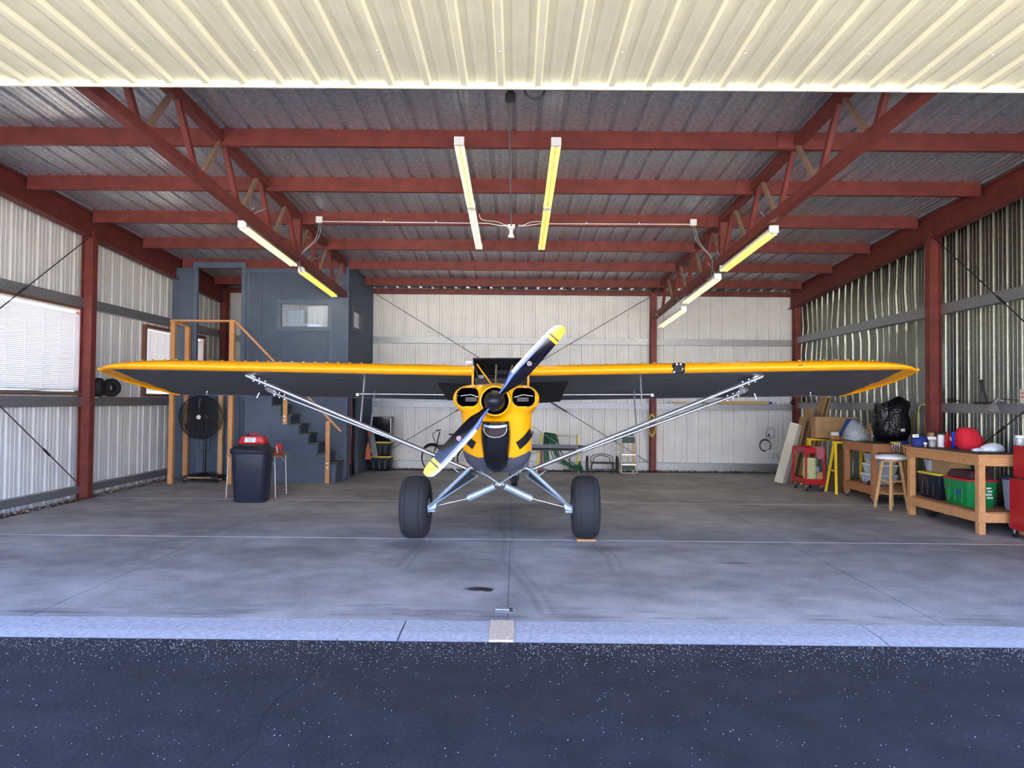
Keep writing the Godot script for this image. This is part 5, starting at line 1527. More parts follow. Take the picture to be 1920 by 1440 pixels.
# ---------------------------------------------------------------- along the white wall and the loft
func left_side() -> void:
	# ---- pedestal fan on a dolly
	var f := thing("pedestal_fan", "large black pedestal fan on a wheeled dolly below the landing", "fan", Vector3(zp(383, 899, -15.12).x, 0, -15.12), 0.0)
	var c := Vector3(-0.09, 1.36, 0.02)
	box(f, "dolly", Vector3(0, 0.10, 0), Vector3(0.78, 0.045, 0.5), M["dark_steel"])
	box(f, "dolly_edge", Vector3(0, 0.10, 0.256), Vector3(0.5, 0.022, 0.01), M["pine_pale"])
	for x in [-0.34, 0.34]:
		for z in [-0.2, 0.2]: caster(f, Vector3(x, 0.0, z), 0.038)
	lathe(f, "base", [Vector2(0.30, 0.125), Vector2(0.29, 0.14), Vector2(0.12, 0.17), Vector2(0.035, 0.19)], M["black_metal"], Transform3D(), 28)
	tube(f, "pole", [Vector3(0, 0.17, 0), Vector3(0, 0.75, 0)], 0.033, M["black_metal"], 14)
	tube(f, "pole_upper", [Vector3(0, 0.75, 0), Vector3(0, 1.3, -0.06)], 0.024, M["black_metal"], 12)
	lathe(f, "collar", [Vector2(0.042, -0.03), Vector2(0.042, 0.03)], M["black_metal"], at(0, 0.75, 0), 14)
	var mo := lathe(f, "motor", [Vector2(0.0, -0.2), Vector2(0.09, -0.19), Vector2(0.1, -0.1), Vector2(0.08, 0.0), Vector2(0.0, 0.02)], M["black_metal"], turned(c + Vector3(0.06, -0.02, -0.03), Vector3(90, 0, 0)), 20)
	box(mo, "yoke", Vector3(0, -0.1, 0.1), Vector3(0.1, 0.12, 0.06), M["black_metal"])
	for k in 3:
		var st := S(true)
		var rows := []
		for i in 7:
			var r := 0.07 + 0.33 * i / 6.0
			var w := lerpf(0.07, 0.15, i / 6.0)
			rows.append([Vector3(-w * 0.5, r, 0.04), Vector3(0, r, 0.004), Vector3(w * 0.5, r, -0.05), Vector3(w * 0.5, r, -0.054), Vector3(0, r, 0.0), Vector3(-w * 0.5, r, 0.036)])
		add_loft(st, rows)
		part(f, "blade", done(st), M["dark_steel"], Transform3D(Basis(Vector3(0, 0, 1), deg_to_rad(4.0 + 120.0 * k)), c))
	for z in [-0.09, 0.09]:
		var st := S(true)
		for k in 21: add_tube(st, arc_pts(c + Vector3(0, 0, z * (1.15 - 0.5 * pow(k / 21.0, 2.0))), 0.06 + 0.39 * k / 20.0, 0, TAU * 35 / 36, 35, Vector3.RIGHT, Vector3.UP), 0.003, 4, true)
		for k in 40:
			var d := Vector3(cos(TAU * k / 40.0), sin(TAU * k / 40.0), 0)
			add_tube(st, [c + d * 0.06 + Vector3(0, 0, z * 1.15), c + d * 0.26 + Vector3(0, 0, z * 1.02), c + d * 0.45 + Vector3(0, 0, z * 0.6)], 0.003, 4)
		part(f, "guard", done(st), M["black_metal"])
	tube(f, "guard_rim", arc_pts(c, 0.458, 0, TAU * 47 / 48, 47, Vector3.RIGHT, Vector3.UP), 0.011, M["black_metal"], 8, true)
	lathe(f, "badge", [Vector2(0.0, 0.012), Vector2(0.042, 0.01), Vector2(0.045, 0.0)], M["paper"], turned(c + Vector3(0, 0, 0.105), Vector3(90, 0, 0)), 20)
	for y in [-0.006, 0.006]: box(f, "badge_print", c + Vector3(0, y, 0.118), Vector3(0.046, 0.006, 0.002), M["black"], Vector3.ZERO, 0.0)
	tube(f, "cord", curve([Vector3(-0.1, 1.1, -0.05), Vector3(-0.13, 0.85, 0.0), Vector3(-0.08, 0.66, 0.03), Vector3(0.02, 0.63, 0.04), Vector3(0.11, 0.70, 0.02), Vector3(0.11, 1.1, -0.05)], 5), 0.006, M["rubber"], 5)
	# ---- wheeled rubbish bin
	var b := thing("rubbish_bin", "large navy plastic rubbish bin with a hinged black lid", "bin", gp(463, 943) + Vector3(0, 0, -0.22), 0.06)
	part(b, "body", tub(0.54, 0.42, 0.62, 0.5, 0.86, 0.12), M["navy_plastic"])
	part(b, "rim", tub(0.66, 0.54, 0.67, 0.55, 0.05, 0.13, 0.82), M["navy_plastic"])
	var rings := []
	for q in [[0.675, 0.56, 0.872], [0.67, 0.55, 0.895], [0.55, 0.44, 0.945], [0.4, 0.3, 0.958]]:
		var ring := []
		for p in rounded(q[0], q[1], 0.12): ring.append(Vector3(p.x, q[2] - p.x * 0.02, -p.y))
		rings.append(ring)
	var st := S(true)
	add_loft(st, rings)
	part(b, "lid", done(st), M["tote_black"])
	tube(b, "moulded_panel", curve([Vector3(-0.19, 0.62, 0.238), Vector3(-0.175, 0.4, 0.227), Vector3(-0.13, 0.30, 0.222), Vector3(0.05, 0.29, 0.222), Vector3(0.10, 0.35, 0.225), Vector3(0.12, 0.52, 0.233), Vector3(0.2, 0.60, 0.237)], 5), 0.007, M["navy_plastic"], 6)
	for k in 11:
		var zig := 0.0 if k % 2 else -0.03
		box(b, "moulded_diamond", Vector3(-0.19 + 0.036 * k, 0.775 + zig * 0.6, 0.247), Vector3(0.03, 0.03, 0.02), M["navy_plastic"], Vector3(0, 0, 45))
	tube(b, "wheel_axle", [Vector3(-0.22, 0.052, -0.19), Vector3(0.22, 0.052, -0.19)], 0.05, M["rubber"], 12)
	# ---- small folding table with its loads
	var tz := -12.95
	var ta := Vector3(-4.68, 0.0, tz)
	var t := thing("folding_table", "small wood-topped folding table behind the rubbish bin", "table", ta)
	var hgt := 0.74
	box(t, "top", Vector3(0, hgt, 0), Vector3(0.92, 0.03, 0.66), M["fir"], Vector3(0, 3, 0))
	for x in [-0.42, 0.40]:
		for z in [-0.3, 0.3]: tube(t, "leg", [Vector3(x, hgt - 0.01, z), Vector3(x + (0.03 if x > 0 else -0.03), 0.0, z)], 0.013, M["pipe_steel"], 8)
	for z in [-0.3, 0.3]: tube(t, "brace", [Vector3(0.4, hgt - 0.16, z), Vector3(0.3, hgt - 0.02, z)], 0.008, M["pipe_steel"], 6)
	var ty := hgt + 0.016
	var tc := thing("red_tool_case", "red plastic tool case with a white label on the folding table", "tool case", ta + Vector3(-0.13, ty, -0.12))
	part(tc, "body", tub(0.50, 0.26, 0.52, 0.28, 0.18, 0.05), M["tote_black"])
	part(tc, "lid", tub(0.52, 0.28, 0.40, 0.2, 0.14, 0.05, 0.18), M["red_plastic"])
	box(tc, "label", Vector3(-0.02, 0.255, 0.125), Vector3(0.2, 0.09, 0.004), M["paper"], Vector3(-18, 0, 0))
	for k in 3: box(tc, "label_print", Vector3(-0.02, 0.275 - 0.022 * k, 0.122 + 0.0075 * k), Vector3(0.14 - 0.03 * k, 0.008, 0.004), M["girt"], Vector3(-18, 0, 0), 0.0)
	tube(tc, "handle", [Vector3(-0.08, 0.31, 0), Vector3(-0.06, 0.36, 0), Vector3(0.06, 0.36, 0), Vector3(0.08, 0.31, 0)], 0.014, M["red_plastic"], 8)
	box(tc, "cap", Vector3(-0.1, 0.35, 0.02), Vector3(0.05, 0.05, 0.05), M["black"], Vector3.ZERO, 0.012)
	var rb := thing("red_bag", "red and clear snack bag standing on the end of the folding table", "bag", ta + Vector3(0.36, ty, -0.05))
	var bag_rings := []
	for q in [[0.11, 0.06, 0.0], [0.13, 0.09, 0.05], [0.12, 0.08, 0.12], [0.11, 0.03, 0.17], [0.12, 0.012, 0.19]]:
		var ring := []
		for p in rounded(q[0], q[1], minf(0.02, q[1] * 0.45)): ring.append(Vector3(p.x, q[2], -p.y))
		bag_rings.append(ring)
	st = S(true)
	add_loft(st, bag_rings)
	part(rb, "bag", done(st), M["red_plastic"])
	box(rb, "window", Vector3(0.025, 0.07, 0.046), Vector3(0.035, 0.1, 0.006), M["olive"])
	box(rb, "stripe", Vector3(-0.02, 0.08, 0.046), Vector3(0.02, 0.13, 0.006), M["paper"], Vector3(0, 0, 8))
	var gl := thing("work_glove", "crumpled dark glove on the folding table beside the bin", "glove", ta + Vector3(0.22, ty, 0.2))
	part(gl, "palm", tub(0.12, 0.08, 0.1, 0.06, 0.03, 0.025), M["black"])
	for k in 4: tube(gl, "finger", [Vector3(0.05, 0.014, -0.03 + 0.02 * k), Vector3(0.12, 0.012, -0.035 + 0.024 * k)], 0.011, M["black"], 6)
	# ---- things on the rail of the white wall
	for k in 2:
		var p := xp(182 + 24 * k, 736, WALL_L + 0.22)
		var w := thing("spare_tyre", "small black tyre propped on the wall rail, %s" % ["beside the steel column" if k == 0 else "a paper tag on it"], "tyre", Vector3(p.x + 0.02, 1.772, p.z), [0.35, -0.5][k], "small tyres on the wall rail")
		lathe(w, "tread", [Vector2(0.07, -0.075), Vector2(0.12, -0.085), Vector2(0.155, -0.07), Vector2(0.17, -0.03), Vector2(0.17, 0.03), Vector2(0.155, 0.07), Vector2(0.12, 0.085), Vector2(0.07, 0.075), Vector2(0.07, -0.075)], M["rubber"], turned(Vector3(0, 0.17, 0), Vector3(90, 0, 90)), 26, true)
		if k == 1: box(w, "paper_tag", Vector3(0.0, 0.335, 0.03), Vector3(0.1, 0.004, 0.07), M["paper"], Vector3(20, 0, 16))
	var ob := thing("wall_outlet", "white outlet box on the lower wall rail by the steel column", "outlet", xp(178, 743, WALL_L + 0.13))
	box(ob, "box", Vector3(0.02, 0, 0), Vector3(0.04, 0.075, 0.09), M["fixture_white"])
	box(ob, "face", Vector3(0.042, 0, 0), Vector3(0.004, 0.04, 0.045), M["beige_box"])
	tube(ob, "conduit", curve([Vector3(0.02, 0.0, 0.04), Vector3(0.02, 0.01, 0.3), Vector3(0.02, 0.05, 0.5), Vector3(0.02, 0.05, 2.4)], 4), 0.012, M["girt"], 6)
	var hk := thing("wall_hook", "bent wire hook on the lower wall rail below the tyres", "hook", xp(198, 750, WALL_L + 0.13))
	tube(hk, "wire", arc_pts(Vector3(0.02, -0.03, 0), 0.045, 0.3, PI + 0.6, 10, Vector3(0, 0, -1), Vector3.UP), 0.004, M["pipe_steel"], 5)
	var ch := thing("red_pull_cord", "thin red pull cord hanging in the doorway under the loft", "cord", Vector3(-3.672, 0.35, -15.85))
	tube(ch, "cord", [Vector3(0, 1.4, 0), Vector3(0.01, 0.7, 0), Vector3(0, 0.05, 0)], 0.007, M["rag_pink"], 5)
	tube(ch, "loop", [Vector3(0.02, 1.45, 0.02), Vector3(0.035, 0.9, 0.02), Vector3(0.02, 0.6, 0.02)], 0.007, M["rag_pink"], 5)
	box(ch, "grip", Vector3(0, 0.02, 0), Vector3(0.025, 0.09, 0.025), M["red_grip"], Vector3.ZERO, 0.008)


# ---------------------------------------------------------------- along the back wall
func back_side() -> void:
	var zb := -17.8
	# ---- totes and what leans on them
	var x := zp(714, 870, zb).x
	tote("lidded_tote", "black tote with a yellow lid, bottom of the pair by the loft", Vector3(x, 0, zb), 0.0, Vector3(0.58, 0.36, 0.45), M["tote_black"], M["lid_yellow"])
	var t2 := tote("lidded_tote", "black tote with yellow lid and white label, upper of the pair by the loft", Vector3(x + 0.01, 0.36, zb), 0.0, Vector3(0.56, 0.36, 0.43), M["tote_black"], M["lid_yellow"])
	box(t2, "label", Vector3(-0.16, 0.14, 0.195), Vector3(0.16, 0.1, 0.006), M["paper"])
	box(t2, "label_print", Vector3(-0.16, 0.15, 0.199), Vector3(0.11, 0.03, 0.002), M["slate_box"], Vector3.ZERO, 0.0)
	var tv := thing("dark_case", "tall glossy dark case standing on the yellow-lidded totes", "case", Vector3(x + 0.02, 0.72, zb))
	part(tv, "body", tub(0.5, 0.34, 0.52, 0.36, 0.62, 0.03), M["carbon"])
	box(tv, "edge_trim", Vector3(0.245, 0.31, 0.178), Vector3(0.018, 0.56, 0.01), M["pipe_steel"])
	box(tv, "lid_line", Vector3(0, 0.56, 0.181), Vector3(0.5, 0.008, 0.006), M["black_metal"])
	var pb := thing("grey_board", "long grey board leaning beside the yellow-lidded totes", "board", Vector3(x - 0.2, 0.36, zb + 0.3))
	board(pb, "plank", Vector3(0.12, 0.0, 0), Vector3(-0.02, 0.62, -0.1), 0.14, 0.025, M["grey_board"])
	var br := thing("orange_broom", "orange broom head with a red grip hanging beside the loft doorway", "broom", Vector3(x - 0.24, 0.3, zb + 0.36))
	prism(br, "bristles", [Vector2(-0.07, 0.0), Vector2(0.07, 0.0), Vector2(0.045, 0.26), Vector2(0.012, 0.4), Vector2(-0.012, 0.4), Vector2(-0.05, 0.26)], 0.05, M["orange"])
	tube(br, "handle", [Vector3(0, 0.4, 0.025), Vector3(0.01, 0.8, 0.0)], 0.016, M["black_metal"], 8)
	box(br, "grip", Vector3(0.01, 0.66, 0.01), Vector3(0.08, 0.1, 0.05), M["red_grip"], Vector3.ZERO, 0.015)
	box(br, "clip", Vector3(0.02, 0.56, 0.02), Vector3(0.06, 0.05, 0.05), M["chrome"], Vector3.ZERO, 0.012)
	# ---- bicycle
	var bk := thing("bicycle", "black bicycle parked across the back wall behind the propeller", "bicycle", Vector3(zp(842, 880, -17.65).x, 0, -17.65))
	var tyre := func(cx: float, cz: float, turn: float) -> Array: return arc_pts(Vector3(cx, 0.335, cz), 0.315, 0, TAU * 39 / 40, 39, Vector3(cos(turn), 0, sin(turn)), Vector3.UP)
	for w in [[-0.42, 0.0, 0.5], [0.52, 0.0, 0.0]]:
		tube(bk, "tyre", tyre.call(w[0], w[1], w[2]), 0.022, M["rubber"], 7, true)
		var dir := Vector3(cos(w[2]), 0, sin(w[2]))
		tube(bk, "rim", arc_pts(Vector3(w[0], 0.335, w[1]), 0.29, 0, TAU * 39 / 40, 39, dir, Vector3.UP), 0.008, M["pipe_steel"], 5, true)
		var st := S(true)
		for k in 20: add_tube(st, [Vector3(w[0], 0.335, w[1]), Vector3(w[0], 0.335, w[1]) + dir * cos(TAU * k / 20) * 0.29 + Vector3.UP * sin(TAU * k / 20) * 0.29], 0.0018, 4)
		part(bk, "spokes", done(st), M["pipe_steel"])
	tube(bk, "frame", [Vector3(-0.30, 0.72, 0), Vector3(0.05, 0.32, 0), Vector3(0.52, 0.335, 0), Vector3(0.17, 0.72, 0), Vector3(-0.28, 0.66, 0)], 0.018, M["pipe_steel"], 8)
	tube(bk, "seat_tube", [Vector3(0.05, 0.32, 0), Vector3(0.2, 0.86, 0)], 0.016, M["black_metal"], 8)
	tube(bk, "fork", [Vector3(-0.42, 0.335, 0.04), Vector3(-0.30, 0.72, 0.02), Vector3(-0.24, 0.98, 0)], 0.016, M["black_metal"], 8)
	tube(bk, "mudguard", arc_pts(Vector3(-0.42, 0.335, 0), 0.35, 0.7, 2.4, 10, Vector3(0.88, 0, 0.48), Vector3.UP), 0.02, M["black"], 6)
	var sd := box(bk, "saddle", Vector3(0.19, 0.9, 0), Vector3(0.26, 0.05, 0.14), M["rubber"], Vector3(0, 0, -8), 0.02)
	box(sd, "nose", Vector3(-0.14, -0.005, 0), Vector3(0.14, 0.04, 0.05), M["rubber"], Vector3.ZERO, 0.015)
	tube(bk, "handlebar", [Vector3(-0.3, 1.02, 0.26), Vector3(-0.22, 1.02, 0.05), Vector3(-0.22, 1.02, -0.05), Vector3(-0.3, 1.02, -0.26)], 0.013, M["black_metal"], 8)
	for s in [-1.0, 1.0]: tube(bk, "brake_cable", curve([Vector3(-0.3, 1.0, 0.2 * s), Vector3(-0.42, 0.92, 0.08 * s), Vector3(-0.36, 0.75, 0.03 * s), Vector3(-0.3, 0.62, 0)], 4), 0.005, M["rubber"], 5)
	lathe(bk, "chainring", [Vector2(0.03, -0.004), Vector2(0.09, -0.004), Vector2(0.09, 0.004), Vector2(0.03, 0.004)], M["dark_steel"], turned(Vector3(0.05, 0.32, 0.05), Vector3(90, 0, 0)), 24)
	for s in [-1.0, 1.0]: tube(bk, "crank", [Vector3(0.05, 0.32, 0.06 * s), Vector3(0.05 + 0.1 * s, 0.32 - 0.13 * s, 0.08 * s)], 0.01, M["pipe_steel"], 6)
	# ---- yellow pipe rack with a green hose over it
	var a := zp(1012, 884, -17.55)
	var b := zp(1083, 884, -17.55)
	var rk := thing("pipe_rack", "yellow pipe stand with a white-taped crossbar against the back wall", "rack", Vector3(a.x, 0, -17.55))
	var wd := b.x - a.x
	tube(rk, "upright", [Vector3(-0.08, 0, 0), Vector3(0.03, 0.94, 0)], 0.024, M["pipe_yellow"], 10)
	tube(rk, "upright", [Vector3(wd + 0.02, 0, 0), Vector3(wd - 0.02, 0.92, 0)], 0.024, M["pipe_yellow"], 10)
	tube(rk, "crossbar", [Vector3(0.03, 0.93, 0), Vector3(wd * 0.55, 0.92, 0)], 0.022, M["pipe_yellow"], 10)
	tube(rk, "crossbar", [Vector3(wd * 0.5, 0.92, 0), Vector3(wd - 0.02, 0.91, 0)], 0.013, M["pipe_steel"], 8)
	for p in [[0.03, 0.93], [wd - 0.02, 0.91], [wd * 0.42, 0.92]]: box(rk, "fitting", Vector3(p[0], p[1], 0), Vector3(0.07, 0.065, 0.065), M["pipe_yellow"], Vector3.ZERO, 0.018)
	for k in 4: box(rk, "tape", Vector3(wd + 0.017, 0.05 + 0.055 * k, 0), Vector3(0.054, 0.022, 0.054), M["paper"], Vector3.ZERO, 0.01)
	var hs := thing("garden_hose", "long green garden hose draped over the yellow pipe stand", "hose", Vector3(a.x, 0, -17.45))
	for k in 11:
		var o := k * 0.024
		var j := Vector3(rng.randf_range(-0.05, 0.05), rng.randf_range(-0.07, 0.05), rng.randf_range(-0.03, 0.04))
		tube(hs, "loop", curve([Vector3(0.10 + o * 0.6, 0.2, -0.12), Vector3(0.09 + o * 0.5, 0.7, -0.11), Vector3(0.12 + o * 0.9, 1.0 - o * 0.15, -0.03), Vector3(0.2 + o, 0.8, 0.03 + o * 0.1), Vector3(0.34 + o * 0.8, 0.45 - o * 0.1, 0.06 + o * 0.25) + j, Vector3(0.6 + o * 1.4, 0.26 - o * 0.6, 0.06 + o * 0.3) + j * 0.8, Vector3(0.9 + o * 0.6, 0.2 - o * 0.65, 0.02 + o * 0.2), Vector3(0.98 + o * 0.2, 0.3 - o * 0.5, -0.08)], 5), 0.013, M["hose_green"], 6)
	var pm := thing("bottle_jack", "small red and steel jack standing under the pipe stand", "jack", zp(1015, 882, -17.8))
	lathe(pm, "body", [Vector2(0.06, 0.0), Vector2(0.05, 0.12), Vector2(0.03, 0.14), Vector2(0.025, 0.5), Vector2(0.03, 0.5), Vector2(0.03, 0.56), Vector2(0.0, 0.57)], M["rag_pink"], Transform3D(), 12)
	box(pm, "cap", Vector3(0, 0.57, 0), Vector3(0.05, 0.05, 0.05), M["paper"], Vector3.ZERO, 0.01)
	var pp := thing("post_stand", "thin black post stand between the hose loops", "stand", zp(1068, 882, -17.7))
	tube(pp, "post", [Vector3(0, 0, 0), Vector3(0, 0.62, 0)], 0.014, M["black_metal"], 8)
	box(pp, "head", Vector3(-0.03, 0.61, 0), Vector3(0.11, 0.06, 0.05), M["rag_pink"], Vector3.ZERO, 0.015)
	box(pp, "foot", Vector3(0, 0.01, 0), Vector3(0.22, 0.02, 0.16), M["black_metal"])
	# ---- small black garden bench
	var gb := thing("metal_garden_bench", "small black metal garden bench with an arched back by the step ladder", "bench", Vector3(zp(1129, 884, -17.55).x, 0, -17.55))
	box(gb, "seat", Vector3(0, 0.26, 0), Vector3(0.56, 0.035, 0.26), M["black_metal"], Vector3.ZERO, 0.012)
	for o in [[0.27, 0.17], [0.2, 0.13]]: tube(gb, "back_arch", curve([Vector3(-o[0], 0.27, -0.1), Vector3(-o[0] * 0.92, 0.27 + o[1] * 0.8, -0.12), Vector3(0, 0.3 + o[1], -0.13), Vector3(o[0] * 0.92, 0.27 + o[1] * 0.8, -0.12), Vector3(o[0], 0.27, -0.1)], 5), 0.010, M["black_metal"], 6)
	for s in [-1.0, 1.0]:
		tube(gb, "armrest", curve([Vector3(s * 0.36, 0.02, 0.14), Vector3(s * 0.37, 0.34, 0.13), Vector3(s * 0.36, 0.42, 0.0), Vector3(s * 0.37, 0.34, -0.13), Vector3(s * 0.36, 0.02, -0.14)], 5), 0.022, M["black_metal"], 7)
		for z in [-0.1, 0.1]: tube(gb, "leg", curve([Vector3(s * 0.24, 0.25, z), Vector3(s * 0.27, 0.14, z), Vector3(s * 0.23, 0.0, z)], 4), 0.012, M["black_metal"], 6)
	tube(gb, "stretcher", [Vector3(-0.36, 0.1, 0), Vector3(0.36, 0.1, 0)], 0.01, M["black_metal"], 6)
	# ---- step ladder
	var sl := thing("step_ladder", "folding aluminium step ladder with a dark green top", "ladder", Vector3(zp(1178, 886, -17.45).x, 0, -17.45))
	for s in [-1.0, 1.0]:
		tube(sl, "front_rail", [Vector3(s * 0.19, 0.02, 0.16), Vector3(s * 0.17, 0.88, -0.02), Vector3(s * 0.13, 0.95, -0.03)], 0.017, M["pipe_steel"], 8)
		board(sl, "rear_leg", Vector3(s * 0.16, 0.02, -0.26), Vector3(s * 0.13, 0.82, -0.06), 0.05, 0.025, M["light_wood"])
		box(sl, "foot", Vector3(s * 0.19, 0.012, 0.16), Vector3(0.045, 0.024, 0.045), M["rubber"])
	tube(sl, "top_rail", [Vector3(-0.13, 0.95, -0.03), Vector3(0.13, 0.95, -0.03)], 0.017, M["black_metal"], 8)
	box(sl, "top_shelf", Vector3(0, 0.83, -0.05), Vector3(0.34, 0.14, 0.05), M["step_green"], Vector3.ZERO, 0.015)
	for y in [0.24, 0.48]: box(sl, "step", Vector3(0, y, 0.12 - y * 0.17), Vector3(0.36, 0.035, 0.11), M["pipe_steel"])
	box(sl, "step_back", Vector3(0, 0.16, 0.0), Vector3(0.33, 0.12, 0.02), M["step_green"])
	tube(sl, "base_bar", [Vector3(-0.19, 0.04, 0.16), Vector3(0.17, 0.04, 0.16)], 0.012, M["pipe_steel"], 8)
	# ---- coils and cords hung on the wall
	var yh := thing("yellow_air_hose", "coiled yellow air hose hung on the back wall column", "hose", zp(1222, 797, -18.17))
	coil(yh, "coil", Vector3(0, 0, 0), 0.09, 0.26, 5, 0.011, M["cord_yellow"], Vector3.BACK, 0.05)
	box(yh, "coupling", Vector3(0.05, -0.32, 0.03), Vector3(0.04, 0.08, 0.03), M["orange"], Vector3(0, 0, 20), 0.008)
	var bc := thing("blue_cable_coil", "coil of dark blue cable with a white tag on the back wall", "cable", zp(1434, 835, -18.28))
	coil(bc, "coil", Vector3.ZERO, 0.14, 0.145, 5, 0.012, M["cord_blue"], Vector3.BACK, 0.03)
	coil(bc, "white_strand", Vector3(0.02, 0, 0.05), 0.10, 0.10, 1, 0.006, M["paper"], Vector3.BACK, 0.03)
	box(bc, "tag", Vector3(0.05, -0.14, 0.07), Vector3(0.1, 0.04, 0.004), M["paper"], Vector3(0, 0, 30))
	var wc := thing("wire_bundle", "loose bundle of grey wire hanging above the blue cable", "wire", zp(1443, 812, -18.28))
	coil(wc, "coil", Vector3.ZERO, 0.11, 0.12, 3, 0.004, M["grey_board"], Vector3.BACK, 0.12)
	box(wc, "plug", Vector3(-0.03, -0.05, 0.03), Vector3(0.03, 0.07, 0.03), M["black"], Vector3.ZERO, 0.008)
	var gv := thing("hung_gloves", "pair of pale cotton gloves hung low on the back wall", "gloves", zp(1455, 858, -18.475))
	for s in [-1.0, 1.0]: prism(gv, "glove", [Vector2(s * 0.01, 0.12), Vector2(s * 0.07, 0.1), Vector2(s * 0.10, -0.02), Vector2(s * 0.07, -0.1), Vector2(s * 0.045, -0.02), Vector2(s * 0.02, 0.0)], 0.03, M["clear_tote"])
	# ---- planks and small things lying on the rail of the back wall
	var ry := 1.735
	var ps := [[1262, 1300, 0.035, "light_wood", "pale short plank lying on the back wall rail near the yellow hose"], [1300, 1345, 0.03, "cardboard_dark", "dark weathered plank lying in the middle of the back wall rail"], [1345, 1438, 0.06, "light_wood", "longest stacked plank on the back wall rail"]]
	for p in ps:
		var p0 := zp(p[0], 757, -18.3)
		var p1 := zp(p[1], 757, -18.3)
		var pl := thing("rail_plank", p[4], "plank", Vector3((p0.x + p1.x) * 0.5, ry, -18.3))
		for k in (2 if p[2] > 0.05 else 1): board(pl, "board", Vector3((p0.x - p1.x) * 0.5 * (1.0 - 0.1 * k), 0.018 + 0.036 * k, 0), Vector3((p1.x - p0.x) * 0.5, 0.018 + 0.036 * k, 0), 0.034, 0.09, M[p[3]] if k == 0 else M["pine_pale"], Vector3.UP)
	for q in [[1445, "blue_cloth", 0.06, 0.06, "small dark blue box on the back wall rail"], [1455, "clear_tote", 0.06, 0.05, "small white packet on the back wall rail"], [1477, "paper", 0.1, 0.08, "stack of white dishes on the back wall rail"], [1488, "black", 0.12, 0.1, "round black lamp head at the end of the back wall rail"], [1255, "beige_box", 0.05, 0.04, "small beige cup on the back wall rail near the planks"]]:
		var o := thing("rail_item", q[4], "container", Vector3(zp(q[0], 757, -18.3).x, ry, -18.3))
		if q[1] == "black": lathe(o, "shell", [Vector2(0.0, 0.0), Vector2(0.05, 0.01), Vector2(0.07, 0.06), Vector2(0.05, 0.11), Vector2(0.0, 0.12)], M["carbon"], Transform3D(), 16, true)
		elif q[1] == "paper":
			for k in 3: lathe(o, "dish", [Vector2(0.03, 0.0), Vector2(0.06, 0.012), Vector2(0.065, 0.022), Vector2(0.0, 0.02)], M["paper"], at(0, 0.022 * k, 0), 16)
		else:
			part(o, "body", tub(q[2], q[2], q[2] * 1.05, q[2] * 1.05, q[3], 0.012), M[q[1]])
			box(o, "top", Vector3(0, q[3] + 0.003, 0), Vector3(q[2] * 0.8, 0.008, q[2] * 0.8), M["slate_box"])


# ---------------------------------------------------------------- workbench side
func bench(label: String, x0: float, x1: float, z0: float, z1: float, h: float, shelf: float, wheels: bool, wood: Material) -> Node3D:    # z0 is the end near the door
	var b := thing("workbench", label, "workbench", Vector3((x0 + x1) * 0.5, 0, (z0 + z1) * 0.5))
	var hx := (x1 - x0) * 0.5
	var hz := (z0 - z1) * 0.5
	var y0 := 0.075 if wheels else 0.0
	for x in [-hx + 0.05, hx - 0.05]:
		for z in [-hz + 0.06, hz - 0.06]:
			board(b, "leg", Vector3(x, y0, z), Vector3(x, h - 0.15, z), 0.09, 0.09, wood)
			if wheels: caster(b, Vector3(x, 0.0, z), 0.028)
	for x in [-hx + 0.015, hx - 0.015]:
		board(b, "apron", Vector3(x, h - 0.09, -hz), Vector3(x, h - 0.09, hz), 0.13, 0.04, wood, Vector3.UP)
		board(b, "shelf_rail", Vector3(x, shelf - 0.07, -hz + 0.01), Vector3(x, shelf - 0.07, hz - 0.01), 0.13, 0.04, wood, Vector3.UP)
	for z in [-hz + 0.02, hz - 0.02]:
		board(b, "apron", Vector3(-hx, h - 0.09, z), Vector3(hx, h - 0.09, z), 0.13, 0.04, wood, Vector3.UP)
		board(b, "shelf_rail", Vector3(-hx + 0.02, shelf - 0.07, z), Vector3(hx - 0.02, shelf - 0.07, z), 0.13, 0.04, wood, Vector3.UP)
	box(b, "shelf", Vector3(0, shelf + 0.002, 0), Vector3(hx * 2.0 - 0.04, 0.014, hz * 2.0 - 0.04), M["fir"], Vector3.ZERO, 0.003)
	box(b, "top", Vector3(0, h - 0.012, 0), Vector3(hx * 2.0 + 0.05, 0.026, hz * 2.0 + 0.05), wood, Vector3.ZERO, 0.003)
	box(b, "top_mat", Vector3(0.02, h + 0.004, 0.02), Vector3(hx * 2.0 - 0.02, 0.006, hz * 2.0 - 0.12), M["bench_top"], Vector3.ZERO, 0.002)
	return b

func sawhorse(label: String, c: Vector3, w: float, turn: float) -> void:
	var s := thing("sawhorse", label, "sawhorse", c, turn, "yellow folding sawhorses")
	var h := 1.0
	box(s, "beam", Vector3(0, h, 0), Vector3(w, 0.05, 0.07), M["saw_yellow"])
	for e in [-1.0, 1.0]:
		for f in [-1.0, 1.0]:
			var leg := board(s, "leg", Vector3(e * (w * 0.5 + 0.04), 0.0, f * 0.24), Vector3(e * (w * 0.5 - 0.04), h - 0.02, f * 0.03), 0.05, 0.022, M["saw_yellow"])
			for k in 4: part(leg, "hole", block(Vector3(0.014, 0.014, 0.024), 0.004), M["black"], at(0, 0.1 + 0.1 * k, 0))
		box(s, "tie", Vector3(e * (w * 0.5 + 0.01), 0.45, 0), Vector3(0.02, 0.03, 0.26), M["saw_yellow"])

